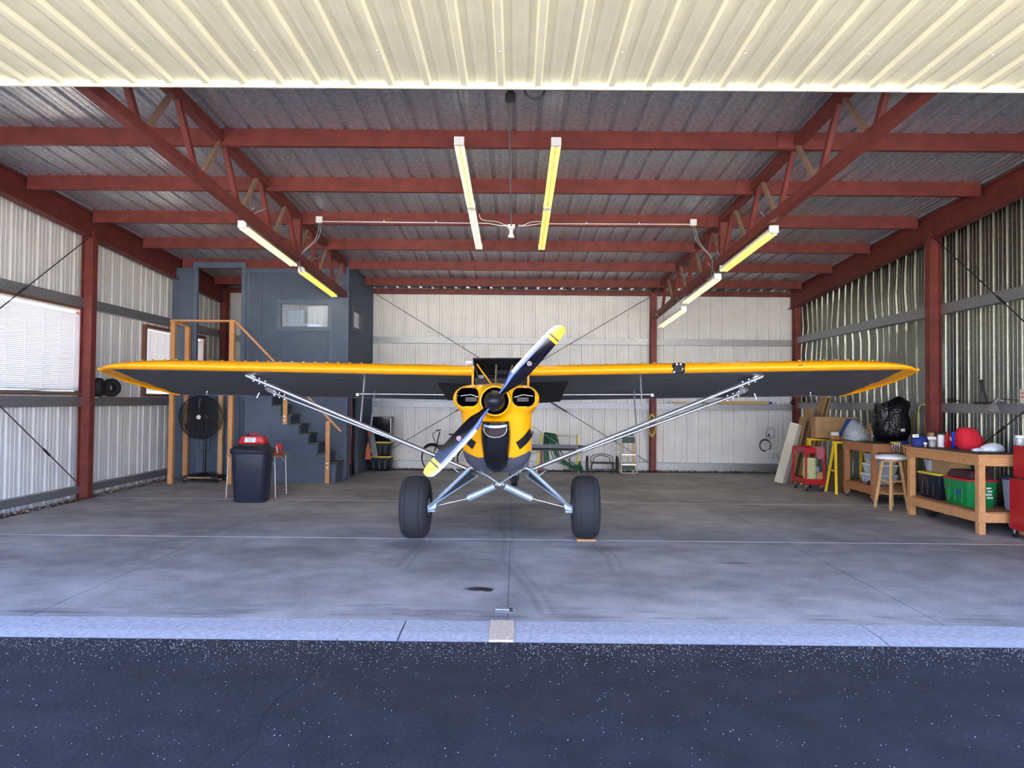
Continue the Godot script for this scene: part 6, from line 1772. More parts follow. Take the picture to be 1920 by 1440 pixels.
func flat_pack(label: String, foot: Vector3, head: Vector3, wide: float, thick: float, m: Material) -> Node3D:    # a flattened carton leaning from foot to head
	var o := thing("flat_carton", label, "carton", foot, 0.0, "cartons leaning beside the workbenches")
	var d := head - foot
	board(o, "panel", Vector3.ZERO, d, thick, wide, m, Vector3.RIGHT, 0.002)
	board(o, "fold", d * 0.05 + Vector3(thick, 0, 0), d * 0.92 + Vector3(thick, 0, 0), thick * 0.5, wide * 0.96, M["cardboard_dark"], Vector3.RIGHT, 0.002)
	return o

func carton(called: String, label: String, c: Vector3, size: Vector3, m: Material, turn := 0.0) -> Node3D:
	var o := thing(called, label, "box", c, turn)
	box(o, "body", Vector3(0, size.y * 0.5, 0), size, m, Vector3.ZERO, 0.003)
	box(o, "seam", Vector3(0, size.y + 0.001, 0), Vector3(size.x * 0.98, 0.002, 0.012), M["cardboard_dark"], Vector3.ZERO, 0.0)
	return o

func right_side() -> void:
	var ha := 1.09
	bench("pine workbench with a lower shelf, in front beside the red tool chest", 6.33, 7.02, -9.74, -11.55, ha, 0.30, false, M["pine"])
	var hb := 1.06
	bench("brown workbench on casters behind the wooden stool", 6.34, 7.02, -12.64, -13.8, hb, 0.30, true, M["fir"])
	# ---- stool with a folded cloth
	var st_ := thing("bar_stool", "pale wooden bar stool between the two workbenches", "stool", gp(1681, 957) + Vector3(0, 0, -0.16), 0.25)
	lathe(st_, "seat", [Vector2(0.0, 0.80), Vector2(0.15, 0.80), Vector2(0.165, 0.81), Vector2(0.165, 0.83), Vector2(0.15, 0.84), Vector2(0.0, 0.84)], M["stool_wood"], Transform3D(), 24)
	var foot := []
	for k in 4:
		var q := Vector3(cos(PI * 0.25 + PI * 0.5 * k), 0, sin(PI * 0.25 + PI * 0.5 * k))
		foot.append(q)
		board(st_, "leg", q * 0.25, q * 0.13 + Vector3(0, 0.81, 0), 0.042, 0.042, M["stool_wood"], Vector3.RIGHT, 0.008)
	for h in [[0.26, 0.215], [0.46, 0.185]]:
		for k in 4: tube(st_, "rung", [foot[k] * h[1] + Vector3(0, h[0], 0), foot[(k + 1) % 4] * h[1] + Vector3(0, h[0] + 0.02, 0)], 0.011, M["stool_wood"], 7)
	var cl := thing("folded_cloth", "crumpled white dust cloth folded on the bar stool", "cloth", st_.position + Vector3(0, 0.84, 0), 0.25)
	var s := S(true)
	var rings := []
	var wav := noise(3.0, 2, 77)
	for q in [[0.15, 0.003], [0.26, 0.006], [0.285, 0.024], [0.265, 0.05], [0.2, 0.072], [0.08, 0.08]]:
		var ring := []
		for k in 28:
			var a := TAU * k / 28.0
			var w := 1.0 + 0.13 * wav.get_noise_2d(cos(a) * 1.2, sin(a) * 1.2 + q[1] * 8.0)
			ring.append(Vector3(cos(a) * q[0] * w, q[1] + 0.016 * wav.get_noise_2d(a * 1.3 + 7.0, q[0] * 9.0), -sin(a) * q[0] * w * 0.8))
		rings.append(ring)
	add_loft(s, rings)
	part(cl, "cloth", done(s), M["cloth_white"])
	# ---- red tool cart
	var cc := gp(1532, 923)
	var c := thing("tool_cart", "red two-shelf tool cart on casters in front of the leaning cartons", "cart", Vector3(6.01, 0, -14.62))
	var cw := 0.36
	var cd := 0.66
	for y in [0.17, 0.80]:
		box(c, "tray", Vector3(0, y + 0.01, 0), Vector3(cw, 0.015, cd), M["red_enamel"])
		for e in [-1.0, 1.0]:
			box(c, "tray_side", Vector3(e * cw * 0.5, y + 0.03, 0), Vector3(0.014, 0.11, cd), M["red_enamel"])
			box(c, "tray_side", Vector3(0, y + 0.03, e * cd * 0.5), Vector3(cw, 0.11, 0.014), M["red_enamel"])
	for x in [-1.0, 1.0]:
		for z in [-1.0, 1.0]:
			board(c, "post", Vector3(x * cw * 0.5, 0.12, z * cd * 0.5), Vector3(x * cw * 0.5, 0.86, z * cd * 0.5), 0.035, 0.035, M["red_enamel"])
			caster(c, Vector3(x * cw * 0.42, 0.0, z * cd * 0.42), 0.05)
	var rag := thing("hung_rag", "dull pink shop rag draped over the tool cart edge", "rag", Vector3(6.09, 0.89, -14.27))
	prism(rag, "cloth", [Vector2(-0.08, 0.0), Vector2(0.09, 0.0), Vector2(0.085, -0.2), Vector2(0.03, -0.24), Vector2(-0.05, -0.22)], 0.012, M["rag_pink"], at(0, 0, 0.0))
	box(rag, "fold", Vector3(0.0, 0.006, -0.08), Vector3(0.18, 0.014, 0.18), M["rag_pink"])
	for k in 3: tube(rag, "crease", [Vector3(-0.05 + 0.05 * k, -0.01, 0.014), Vector3(-0.04 + 0.045 * k, -0.18, 0.014)], 0.007, M["rag_pink"], 6)
	var pc := thing("paper_scrap", "scrap of white paper on the tool cart tray", "paper", Vector3(6.1, 0.835, -14.5))
	box(pc, "sheet", Vector3(0, 0.05, 0), Vector3(0.13, 0.004, 0.1), M["paper"], Vector3(14, 0, 6))
	var pg := thing("louvred_crate", "pale green slatted crate standing on the cart's lower tray", "crate", Vector3(5.95, 0.188, -14.42))
	box(pg, "back", Vector3(0, 0.24, -0.05), Vector3(0.2, 0.48, 0.02), M["pale_green"])
	for e in [-1.0, 1.0]: box(pg, "side", Vector3(e * 0.1, 0.24, 0), Vector3(0.012, 0.48, 0.1), M["pale_green"])
	for k in 12: box(pg, "slat", Vector3(0, 0.03 + 0.039 * k, 0.045), Vector3(0.2, 0.022, 0.012), M["pale_green"], Vector3(20, 0, 0))
	carton("small_carton", "small brown carton on the cart's lower tray", Vector3(6.125, 0.188, -14.37), Vector3(0.13, 0.2, 0.08), M["cardboard"])
	for k in 3: carton("part_box", ["grey parts box, bottom of the stack on the cart", "grey parts box, middle of the stack on the cart", "grey parts box, top of the stack on the cart"][k], Vector3(6.11, 0.188 + 0.1 * k, -14.52), Vector3(0.12, 0.095, 0.1), M["slate_box"])
	# ---- long cartons and boards leaning in the corner
	var wb := thing("long_white_carton", "long white carton leaning in front of the brown cartons", "carton", gp(1463, 905))
	board(wb, "body", Vector3(0, 0.01, 0), zp(1494, 795, gp(1463, 905).z) - gp(1463, 905) + Vector3(0, 0, -0.02), 0.2, 0.2, M["white"], Vector3(0.72, 0, 0.69))
	board(wb, "face", Vector3(-0.07, 0.012, 0.072), zp(1494, 795, gp(1463, 905).z) - gp(1463, 905) + Vector3(-0.07, 0, 0.052), 0.198, 0.006, M["beige_box"], Vector3(0.72, 0, 0.69), 0.001)  # beige overlay puts the shaded side of the white carton into colour
	var fz := -16.0
	for q in [[1500, 900, 1545, 742, 0.34, "tallest brown flat carton with a paper label, leaning highest"], [1512, 900, 1552, 746, 0.3, "brown flat carton leaning against the galvanised wall"], [1490, 903, 1518, 766, 0.4, "mid-height brown flat carton leaning behind the white carton"], [1480, 905, 1506, 782, 0.32, "short brown flat carton leaning close behind the white carton"]]:
		var z0: float = fz - 0.1 * (q[4] * 10.0 - 3.0)
		flat_pack(q[5], Vector3(zp(q[0], q[1], z0).x, 0.0, z0), zp(q[2], q[3], z0), q[4], 0.03, M["cardboard"])
	var bd := thing("leaning_door", "dark brown hollow door panel leaning behind the sawhorses", "panel", Vector3(6.62, 0, -14.55))
	board(bd, "panel", Vector3(-0.05, 0.0, 0), Vector3(0.1, 0.95, 0), 0.04, 0.8, M["cardboard_dark"])
	board(bd, "stile", Vector3(-0.08, 0.02, 0.3), Vector3(0.07, 0.93, 0.3), 0.02, 0.08, M["brown_door"])
	# ---- sawhorses with a black board and the big printed carton
	sawhorse("yellow folding sawhorse behind the red tool cart, under the black board", Vector3(6.62, 0, -15.3), 0.7, 0.0)
	sawhorse("yellow folding sawhorse beside the brown workbench, under the black board", Vector3(6.6, 0, -14.12), 0.62, 0.0)
	var bb := thing("black_board", "thin black board laid across the yellow sawhorses", "board", Vector3(6.72, 1.026, -14.75))
	box(bb, "sheet", Vector3(0, 0.012, 0), Vector3(0.6, 0.022, 1.4), M["black"], Vector3(0, 4, 0))
	box(bb, "strip", Vector3(-0.1, 0.03, 0.3), Vector3(0.4, 0.012, 0.06), M["dark_steel"], Vector3(0, 8, 0))
	var big := carton("printed_carton", "big brown carton with blue printed corner on the sawhorse board", Vector3(6.72, 1.05, -15.0), Vector3(0.9, 0.44, 0.24), M["cardboard"])
	prism(big, "blue_print", [Vector2(0.0, 0.02), Vector2(0.42, 0.02), Vector2(0.42, 0.40), Vector2(0.19, 0.40)], 0.004, M["sign_blue"], at(0, 0, 0.119))
	for k in 4: box(big, "print_line", Vector3(0.16 + 0.01 * k, 0.12 + 0.03 * k, 0.1235), Vector3(0.13 - 0.02 * k, 0.009, 0.003), M["cardboard"], Vector3.ZERO, 0.0)
	for k in 2: box(big, "stencil", Vector3(-0.3, 0.14 + 0.06 * k, 0.1225), Vector3(0.13, 0.006, 0.003), M["cardboard_dark"], Vector3.ZERO, 0.0)
	var wx := carton("white_carton", "small white box on top of the red printed box", Vector3(6.42, 1.13, -14.32), Vector3(0.13, 0.07, 0.08), M["paper"])
	wx.get_child(1).visible = true
	var rx := carton("red_printed_box", "small brown box with red print on the sawhorse board", Vector3(6.42, 1.05, -14.32), Vector3(0.17, 0.08, 0.1), M["cardboard"])
	for k in 3: box(rx, "print", Vector3(-0.04 + 0.045 * k, 0.04, 0.051), Vector3(0.036, 0.04, 0.003), M["print_red"], Vector3.ZERO, 0.0)
	carton("label_box", "tiny brown box with a white label beside the plastic sack", Vector3(6.57, 1.05, -14.3), Vector3(0.08, 0.07, 0.07), M["cardboard"])
	# ---- on the brown workbench
	var yb := hb + 0.008
	var bagc := thing("clear_sack", "clear plastic sack full of bottles on the brown workbench", "sack", Vector3(6.47, yb, -13.55))
	var lump := noise(1.5, 3, 91)
	var sack := func(prof: Array, amp: float) -> ArrayMesh:
		var t := S(true)
		var rr := []
		for q in prof:
			var ring := []
			for k in 36:
				var a := TAU * k / 36.0
				var w: float = 1.0 + amp * lump.get_noise_3d(cos(a) * 2.0, q[1] * 6.0, sin(a) * 2.0)
				ring.append(Vector3(cos(a) * q[0] * w + q[2] * 1.0, q[1], -sin(a) * q[0] * w * 0.8))
			rr.append(ring)
		add_loft(t, rr)
		return done(t)
	part(bagc, "film", sack.call([[0.17, 0.004, 0.0], [0.21, 0.05, 0.0], [0.215, 0.13, 0.0], [0.19, 0.22, 0.0], [0.12, 0.3, -0.02], [0.05, 0.37, -0.04], [0.02, 0.40, -0.04]], 0.3), M["film"])
	for q in [Vector3(-0.1, 0.06, 0.05), Vector3(0.06, 0.07, 0.08), Vector3(0.14, 0.07, -0.02), Vector3(-0.02, 0.15, 0.03)]:
		lathe(bagc, "bottle", [Vector2(0.0, -0.09), Vector2(0.045, -0.09), Vector2(0.048, 0.03), Vector2(0.018, 0.08), Vector2(0.018, 0.1), Vector2(0.0, 0.1)], M["clear_plastic"], turned(q, Vector3(70, 40 * q.x * 10.0, 20)), 14)
	var jr := thing("lidded_jar", "clear jar of screws with a red lid on the brown workbench", "jar", Vector3(6.80, yb, -13.42))
	lathe(jr, "jar", [Vector2(0.0, 0.0), Vector2(0.085, 0.0), Vector2(0.09, 0.02), Vector2(0.09, 0.17), Vector2(0.08, 0.2)], M["clear_tote"], Transform3D(), 20)
	lathe(jr, "lid", [Vector2(0.088, 0.2), Vector2(0.092, 0.205), Vector2(0.092, 0.245), Vector2(0.0, 0.25)], M["red_plastic"], Transform3D(), 20)
	for k in 3: box(jr, "label_stripe", Vector3(-0.04 + 0.04 * k, 0.1, 0.083), Vector3(0.018, 0.12, 0.006), M["print_red"] if k == 0 else M["black"], Vector3(0, -20 + 20 * k, 0), 0.0)
	carton("black_label_box", "low black box in front of the red-lidded jar", Vector3(6.76, yb, -13.26), Vector3(0.19, 0.09, 0.08), M["black"])
	carton("open_carton", "tan carton behind the red-lidded jar", Vector3(6.84, yb, -13.62), Vector3(0.18, 0.33, 0.14), M["cardboard"])
	var sp := thing("spray_bottle", "clear spray bottle with a yellow trigger beside the black bag", "bottle", Vector3(6.93, yb, -13.3))
	lathe(sp, "bottle", [Vector2(0.0, 0.0), Vector2(0.045, 0.0), Vector2(0.048, 0.1), Vector2(0.04, 0.15), Vector2(0.015, 0.19), Vector2(0.015, 0.22)], M["clear_tote"], Transform3D(), 16, true)
	box(sp, "trigger", Vector3(-0.01, 0.245, 0.01), Vector3(0.06, 0.035, 0.03), M["lid_yellow"], Vector3(0, 30, 10), 0.008)
	var bbag := thing("black_bin_bag", "big full black bin bag knotted at the top on the brown workbench", "bag", Vector3(6.83, yb, -12.92))
	part(bbag, "bag", sack.call([[0.12, 0.0, -0.02], [0.22, 0.05, -0.02], [0.29, 0.16, -0.02], [0.31, 0.30, -0.01], [0.29, 0.44, 0.0], [0.25, 0.56, 0.03], [0.22, 0.66, 0.06], [0.18, 0.74, 0.09], [0.10, 0.80, 0.12], [0.03, 0.84, 0.12]], 0.34), M["bag_black"])
	box(bbag, "label", Vector3(0.06, 0.24, 0.245), Vector3(0.08, 0.05, 0.006), M["beige_box"], Vector3(-8, 8, 4))
	part(bbag, "loose_top", sack.call([[0.2, 0.4, -0.12], [0.19, 0.5, -0.14], [0.17, 0.6, -0.15], [0.15, 0.68, -0.16], [0.13, 0.72, -0.16]], 0.3), M["bag_black"])
	var ya := thing("air_tool", "yellow air manifold with hanging chrome couplings clamped to the bench end", "air tool", Vector3(6.72, yb, -12.58))
	box(ya, "body", Vector3(0.0, 0.02, -0.02), Vector3(0.16, 0.035, 0.09), M["lid_yellow"], Vector3.ZERO, 0.012)
	for k in 3: tube(ya, "coupling", [Vector3(-0.05 + 0.04 * k, 0.01, 0.045), Vector3(-0.05 + 0.04 * k, -0.12, 0.045), Vector3(-0.045 + 0.04 * k, -0.17 - 0.02 * k, 0.045)], [0.014, 0.014, 0.006], M["chrome"], 10)
	tube(ya, "hook", curve([Vector3(-0.08, 0.0, 0.045), Vector3(-0.1, -0.06, 0.045), Vector3(-0.05, -0.08, 0.045)], 4), 0.006, M["chrome"], 6)
	tube(ya, "hose", curve([Vector3(0.07, 0.01, 0.03), Vector3(0.11, -0.06, 0.05), Vector3(0.12, -0.25, 0.05), Vector3(0.13, -0.4, 0.04)], 5), 0.006, M["cord_yellow"], 6)
	var bt := thing("blue_tray", "bright blue tray in front of the black bin bag", "tray", Vector3(6.87, yb, -12.68))
	part(bt, "tray", tub(0.16, 0.08, 0.18, 0.1, 0.04, 0.02), M["blue_bright"])
	box(bt, "black_tool", Vector3(-0.02, 0.05, 0), Vector3(0.12, 0.02, 0.06), M["black"])
	# ---- on the front workbench
	var yt := ha + 0.009
	var bl := thing("blue_tool_bag", "dark blue cloth tool bag on the far end of the front workbench", "bag", Vector3(6.45, yt, -11.38))
	part(bl, "bag", sack.call([[0.1, 0.0, 0.0], [0.12, 0.04, 0.0], [0.118, 0.1, 0.0], [0.09, 0.15, 0.01], [0.04, 0.17, 0.02]], 0.22), M["blue_cloth"])
	box(bl, "flap", Vector3(0.02, 0.15, -0.02), Vector3(0.16, 0.05, 0.12), M["black"], Vector3(0, 0, -6), 0.015)
	box(bl, "paper_tag", Vector3(-0.09, 0.17, 0.05), Vector3(0.1, 0.05, 0.004), M["paper"], Vector3(-14, 0, 6))
	box(bl, "tag_print", Vector3(-0.09, 0.171, 0.0535), Vector3(0.06, 0.012, 0.002), M["slate_box"], Vector3(-14, 0, 6), 0.0)
	var kn := thing("mushroom_finial", "white mushroom-shaped knob on a brass stem on the front workbench", "knob", zp(1735, 831, -11.2))
	kn.position.y = yt
	lathe(kn, "stem", [Vector2(0.012, 0.0), Vector2(0.012, 0.05)], M["light_wood"], Transform3D(), 10)
	lathe(kn, "cap", [Vector2(0.026, 0.045), Vector2(0.028, 0.06), Vector2(0.018, 0.075), Vector2(0.0, 0.08)], M["white"], Transform3D(), 16, true)
	var place := func(px: float, z: float) -> Vector3: return Vector3(zp(px, 830, z).x, yt, z)
	carton("stacked_box", "small white and brown boxes' lowest box on the front workbench", place.call(1747, -11.4), Vector3(0.15, 0.11, 0.1), M["cardboard"])
	carton("stacked_box", "small white box stacked on the brown box of the front workbench", place.call(1745, -11.4) + Vector3(0, 0.112, 0), Vector3(0.13, 0.045, 0.1), M["paper"])
	carton("stacked_box", "tan topmost box of the little pile on the front workbench", place.call(1745, -11.4) + Vector3(0, 0.159, 0), Vector3(0.07, 0.06, 0.07), M["cardboard"])
	var pj := thing("plastic_jug", "clear plastic jug lying before the small boxes", "jug", place.call(1748, -11.27))
	lathe(pj, "jug", [Vector2(0.0, 0.0), Vector2(0.045, 0.0), Vector2(0.05, 0.07), Vector2(0.03, 0.1), Vector2(0.03, 0.11)], M["clear_plastic"], Transform3D(), 14)
	var wc := thing("white_canister", "tall white canister with a green lid on the front workbench", "canister", place.call(1765, -11.26))
	lathe(wc, "body", [Vector2(0.0, 0.0), Vector2(0.05, 0.0), Vector2(0.052, 0.01), Vector2(0.052, 0.19)], M["white"], Transform3D(), 22)
	lathe(wc, "lid", [Vector2(0.055, 0.19), Vector2(0.055, 0.21), Vector2(0.0, 0.213)], M["green_plastic"], Transform3D(), 22)
	var rd := thing("red_bottle", "flat red cleaner bottle beside the white canister", "bottle", place.call(1778, -11.15))
	part(rd, "bottle", tub(0.11, 0.06, 0.10, 0.055, 0.2, 0.02), M["red_plastic"])
	lathe(rd, "cap", [Vector2(0.022, 0.0), Vector2(0.022, 0.05), Vector2(0.0, 0.05)], M["red_plastic"], at(-0.015, 0.2, 0), 12)
	box(rd, "label", Vector3(0.02, 0.14, 0.03), Vector3(0.03, 0.06, 0.004), M["paper"], Vector3(0, 0, 15))
	var bp := thing("blue_red_package", "blue and red printed package beside the red bottle", "package", place.call(1792, -11.05))
	part(bp, "bag", tub(0.11, 0.06, 0.12, 0.05, 0.25, 0.02), M["blue_bright"])
	box(bp, "top_fold", Vector3(0.01, 0.27, 0), Vector3(0.1, 0.03, 0.03), M["black"], Vector3.ZERO, 0.01)
	box(bp, "red_panel", Vector3(0.035, 0.15, 0.03), Vector3(0.03, 0.12, 0.006), M["red_plastic"])
	for k in 5: box(bp, "white_star", Vector3(-0.03 + 0.018 * k, 0.06, 0.0315), Vector3(0.012, 0.012, 0.006), M["paper"], Vector3(0, 0, 45))
	var hb2 := thing("olive_carton", "olive and red patterned box behind the red cap", "box", place.call(1806, -11.16))
	box(hb2, "body", Vector3(0, 0.09, 0), Vector3(0.17, 0.18, 0.12), M["olive"])
	box(hb2, "red_top", Vector3(0.0, 0.215, 0), Vector3(0.17, 0.07, 0.12), M["red_plastic"])
	for k in 3: box(hb2, "white_mark", Vector3(-0.05 + 0.025 * k, 0.17 + 0.022 * k, 0.062), Vector3(0.05, 0.016, 0.006), M["paper"], Vector3(0, 0, 24))
	var rc := thing("red_hat", "red padded hat tipped on its side on the front workbench", "hat", place.call(1818, -10.68))
	part(rc, "crown", sack.call([[0.13, 0.0, 0.0], [0.18, 0.05, 0.0], [0.185, 0.15, -0.01], [0.17, 0.24, -0.03], [0.13, 0.31, -0.05], [0.06, 0.33, -0.06]], 0.22), M["red_cloth"])
	tube(rc, "white_piping", arc_pts(Vector3(-0.04, 0.13, 0.03), 0.16, 0.9, 4.2, 14, Vector3(0.72, 0, 0.5), Vector3.UP), 0.009, M["cloth_white"], 6)
	var rg := thing("white_rag", "bunched white rag lying against the red hat", "rag", place.call(1858, -10.36))
	part(rg, "cloth", sack.call([[0.13, 0.0, 0.0], [0.16, 0.02, 0.0], [0.14, 0.06, 0.02], [0.09, 0.1, 0.03], [0.03, 0.12, 0.03]], 0.4), M["cloth_white"])
	part(rg, "tail", sack.call([[0.06, 0.0, -0.2], [0.08, 0.015, -0.2], [0.06, 0.035, -0.19], [0.02, 0.045, -0.18]], 0.4), M["cloth_white"])
	var gb := thing("glass_bottle", "clear jar with a white lid standing behind the red tool chest", "jar", place.call(1912, -9.98))
	lathe(gb, "jar", [Vector2(0.0, 0.0), Vector2(0.06, 0.0), Vector2(0.06, 0.2), Vector2(0.05, 0.21)], M["clear_plastic"], Transform3D(), 18)
	lathe(gb, "lid", [Vector2(0.056, 0.21), Vector2(0.056, 0.25), Vector2(0.0, 0.25)], M["white"], Transform3D(), 18)
	# ---- under the front workbench
	var ys := 0.31
	tote("lidded_tote", "black tote with a yellow lid on the front workbench shelf", Vector3(6.66, ys, -11.16), PI / 2, Vector3(0.60, 0.40, 0.46), M["tote_black"], M["lid_yellow"])
	var gt := tote("lidded_tote", "green tote with a red lid and white stickers on the front workbench shelf", Vector3(6.63, ys, -10.42), PI / 2, Vector3(0.64, 0.40, 0.46), M["green_plastic"], M["red_plastic"])
	for k in 4: box(gt, "sticker", Vector3(-0.300, 0.28 - 0.045 * k, 0.08 + 0.015 * (k % 2)), Vector3(0.006, 0.025, 0.07 + 0.02 * (k / 2)), M["paper"], Vector3(0, 0, 3))
	box(gt, "blue_sticker", Vector3(-0.1, 0.2, -0.226), Vector3(0.09, 0.06, 0.006), M["sign_blue"], Vector3(2, 0, 0))
	var gy := thing("grey_bin", "tall grey bin with a dark teal lid behind the green tote", "bin", Vector3(6.98, ys, -9.98), 0.0)
	part(gy, "body", tub(0.22, 0.15, 0.28, 0.18, 0.42, 0.04), M["grey_tote"])
	part(gy, "lid", tub(0.3, 0.2, 0.27, 0.18, 0.05, 0.04, 0.42), M["lid_teal"])
	carton("shelf_carton", "open brown carton on the yellow-lidded tote", Vector3(6.70, ys + 0.402, -11.0), Vector3(0.3, 0.2, 0.44), M["cardboard"])
	var tp := thing("paper_roll", "crumple of white paper sticking out of the shelf carton", "paper", Vector3(6.66, ys + 0.625, -11.0))
	for k in 2: tube(tp, "curl", arc_pts(Vector3(-0.05 + 0.06 * k, 0.02, 0.0), 0.035, 0, TAU * 0.8, 10, Vector3.RIGHT, Vector3.UP), 0.014, M["paper"], 6)
	var gc := thing("grey_caddy", "small grey plastic caddy beside the shelf carton", "caddy", Vector3(6.62, ys + 0.402, -11.33))
	part(gc, "body", tub(0.14, 0.12, 0.2, 0.17, 0.18, 0.03), M["grey_tote"])
	part(gc, "rim", tub(0.22, 0.19, 0.23, 0.2, 0.02, 0.03, 0.17), M["grey_tote"])
	var bk := thing("folded_blanket", "folded maroon blanket lying on the green tote", "blanket", Vector3(6.62, ys + 0.402, -10.42))
	for k in 3: box(bk, "fold", Vector3(0.01 * k, 0.02 + 0.034 * k, 0), Vector3(0.36 - 0.02 * k, 0.036, 0.52 - 0.03 * k), M["maroon"] if k != 1 else M["brown_door"], Vector3(0, 2 * k, 0), 0.016)
	# under the brown workbench
	for k in 3: tote("clear_bin", ["clear lidded storage bin, bottom of the stack under the brown workbench", "clear lidded storage bin, middle of the stack under the brown workbench", "clear lidded storage bin, top of the stack under the brown workbench"][k], Vector3(6.70 + 0.02 * k, ys + 0.181 * k, -13.15), PI / 2, Vector3(0.62 - 0.06 * k, 0.18, 0.44), M["clear_tote"], M["white"])
	var sh := thing("black_shoe", "black shoe on the shelf edge of the brown workbench", "shoe", Vector3(6.42, ys, -12.86), 0.4)
	part(sh, "upper", sack.call([[0.07, 0.0, 0.0], [0.075, 0.03, 0.0], [0.06, 0.06, -0.01], [0.04, 0.08, -0.03]], 0.15), M["black"])
	box(sh, "sole", Vector3(0, 0.006, 0), Vector3(0.17, 0.012, 0.09), M["rubber"], Vector3.ZERO, 0.004)
	var tyr := thing("cart_wheel", "small black pneumatic wheel on the floor under the front workbench", "wheel", Vector3(6.62, 0.0, -11.35), 0.3)
	lathe(tyr, "tyre", [Vector2(0.05, -0.05), Vector2(0.1, -0.055), Vector2(0.13, -0.03), Vector2(0.13, 0.03), Vector2(0.1, 0.055), Vector2(0.05, 0.05)], M["rubber"], turned(Vector3(0, 0.13, 0), Vector3(90, 0, 0)), 24, true)
	lathe(tyr, "hub", [Vector2(0.0, -0.04), Vector2(0.06, -0.04), Vector2(0.06, 0.04), Vector2(0.0, 0.04)], M["red_grip"], turned(Vector3(0, 0.13, 0), Vector3(90, 0, 0)), 16)
	# ---- red tool chest at the frame edge
	var ct := thing("tool_chest", "tall red rolling tool chest at the end of the front workbench", "tool chest", Vector3(6.91, 0, -9.45))
	box(ct, "cabinet", Vector3(0, 0.45, 0), Vector3(0.48, 0.68, 0.4), M["red_enamel"], Vector3.ZERO, 0.01)
	box(ct, "top_chest", Vector3(0.03, 1.02, 0), Vector3(0.46, 0.42, 0.36), M["red_enamel"], Vector3.ZERO, 0.01)
	for k in 4:
		var dr := box(ct, "drawer", Vector3(0, 0.2 + 0.165 * k, 0.203), Vector3(0.42, 0.15, 0.02), M["red_enamel"])
		box(dr, "pull", Vector3(0, 0.06, 0.012), Vector3(0.38, 0.016, 0.02), M["black_metal"])
	for k in 3:
		var dr := box(ct, "drawer", Vector3(0.03, 0.88 + 0.13 * k, 0.183), Vector3(0.4, 0.115, 0.02), M["red_enamel"])
		box(dr, "pull", Vector3(0, 0.045, 0.012), Vector3(0.36, 0.014, 0.02), M["black_metal"])
	for x in [-0.2, 0.2]:
		for z in [-0.14, 0.14]: caster(ct, Vector3(x, 0, z), 0.055)
	# ---- on the rail of the galvanised wall
	var rw := WALL_R - 0.2
	var ry := 1.79
	var lampc := xp(1862, 762, 7.08)
	var lp := thing("clamp_lamp", "aluminium clamp work lamp hung from the galvanised wall rail", "lamp", lampc)
	lathe(lp, "reflector", [Vector2(0.105, -0.05), Vector2(0.1, -0.04), Vector2(0.07, 0.01), Vector2(0.03, 0.04), Vector2(0.025, 0.06)], M["pipe_steel"], turned(Vector3.ZERO, Vector3(0, 0, -24)), 24, true)
	tube(lp, "socket", [Vector3(0.02, 0.05, 0), Vector3(0.06, 0.11, 0)], 0.024, M["chrome"], 10)
	box(lp, "clamp", Vector3(0.11, 0.09, 0), Vector3(0.09, 0.03, 0.03), M["pipe_steel"], Vector3(0, 0, -20))
	tube(lp, "cord", curve([Vector3(0.06, 0.11, 0), Vector3(0.1, 0.1, 0.25), Vector3(0.11, 0.04, 0.7), Vector3(0.11, 0.03, 1.2)], 5), 0.006, M["rubber"], 6)
	var an := thing("tilted_bracket", "dark grey A-shaped bracket standing on the galvanised wall rail", "bracket", xp(1842, 754, 7.1))
	var av := Vector3(0, 0.32, -0.02)
	for q in [0.10, -0.04]: tube(an, "arm", [Vector3(0, 0.0, q), av], 0.017, M["dark_steel"], 8)
	tube(an, "knuckle", [av + Vector3(0, -0.01, -0.03), av + Vector3(0, 0.01, 0.03)], 0.022, M["dark_steel"], 8)
	part(an, "foot", tub(0.1, 0.36, 0.06, 0.28, 0.035, 0.02, -0.03), M["black_metal"])
	var gg := thing("safety_goggles", "black safety goggles resting on the galvanised wall rail", "goggles", xp(1785, 751, 7.12))
	for q in [-0.06, 0.06]: part(gg, "lens", block(Vector3(0.05, 0.055, 0.09), 0.018), M["black"], at(0, 0.01, q))
	tube(gg, "strap", [Vector3(0, 0.0, 0.1), Vector3(0.03, -0.01, 0.16)], 0.01, M["black"], 6)
	var ol := thing("bench_outlet", "chrome wall outlet with a yellow plug beside the steel column", "outlet", xp(1741, 757, 7.168))
	box(ol, "box", Vector3.ZERO, Vector3(0.04, 0.1, 0.06), M["chrome"])
	box(ol, "plug", Vector3(-0.04, -0.01, -0.03), Vector3(0.05, 0.04, 0.08), M["cord_yellow"], Vector3.ZERO, 0.01)
	tube(ol, "cord", curve([Vector3(-0.05, -0.01, -0.06), Vector3(-0.07, -0.06, -0.16), Vector3(-0.08, -0.3, -0.18), Vector3(-0.07, -0.62, -0.2)], 5), 0.008, M["cord_yellow"], 6)
	var dl := thing("hung_drill", "grey and chrome air drill hanging below the chrome outlet", "drill", xp(1746, 780, 7.08))
	box(dl, "body", Vector3(0, 0.0, 0), Vector3(0.05, 0.12, 0.07), M["black"], Vector3(10, 0, 0), 0.018)
	lathe(dl, "chuck", [Vector2(0.028, -0.05), Vector2(0.03, 0.0), Vector2(0.02, 0.05)], M["chrome"], at(0, 0.06, -0.02), 12)
	var pb := thing("paper_box", "small cream box on the galvanised wall rail at the frame edge", "box", xp(1925, 747, 7.12))
	box(pb, "body", Vector3(0, 0.03, 0), Vector3(0.1, 0.2, 0.14), M["beige_box"])
	for k in 2: box(pb, "print", Vector3(-0.051, 0.02 + 0.05 * k, 0.0), Vector3(0.003, 0.02, 0.09), M["print_red"], Vector3.ZERO, 0.0)


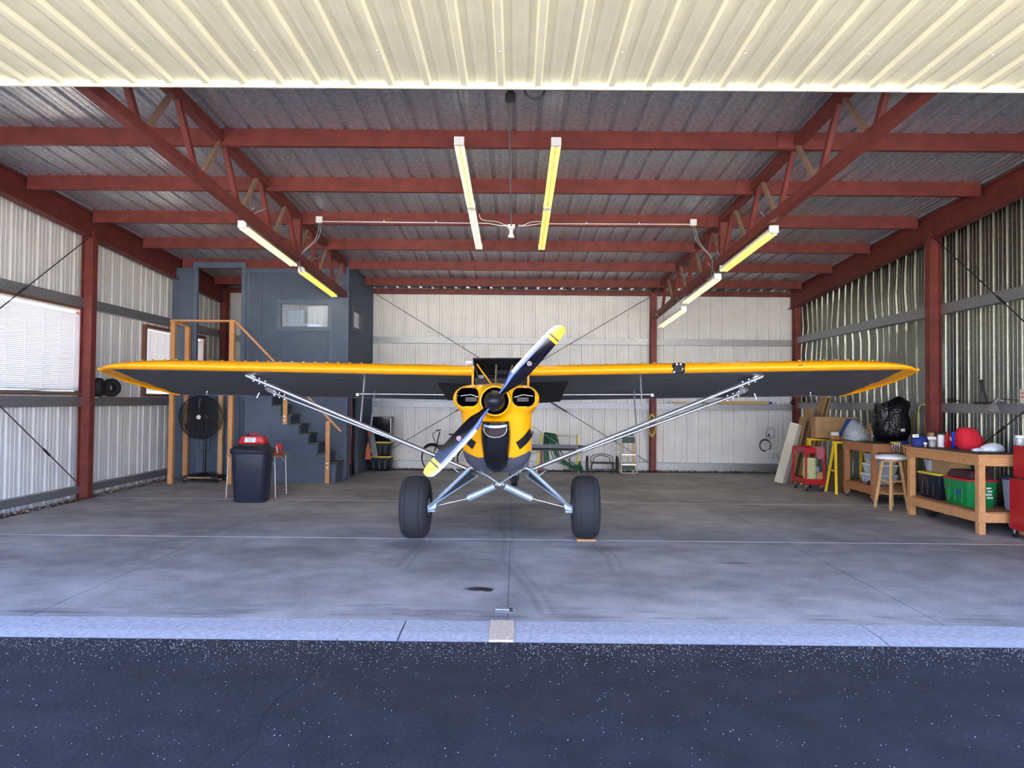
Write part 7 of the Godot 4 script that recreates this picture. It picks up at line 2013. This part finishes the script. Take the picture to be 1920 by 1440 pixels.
# ---------------------------------------------------------------- across the taxi lane, behind the camera: the sunlit hangars that the windows and steel mirror
func outdoors() -> void:
	var h := thing("facing_hangars", "sunlit cream hangar row across the taxi lane behind the camera", "building", Vector3(0, 0, 34))
	box(h, "front_wall", Vector3(0, 2.4, 0), Vector3(70, 4.8, 0.3), M["cream_sheet"])
	box(h, "roof_edge", Vector3(0, 4.95, 3), Vector3(71, 0.3, 6.4), M["pipe_steel"])
	for k in 5: box(h, "hangar_door", Vector3(-26 + 13 * k, 2.1, -0.18), Vector3(11.5, 4.2, 0.08), M["white_sheet"])
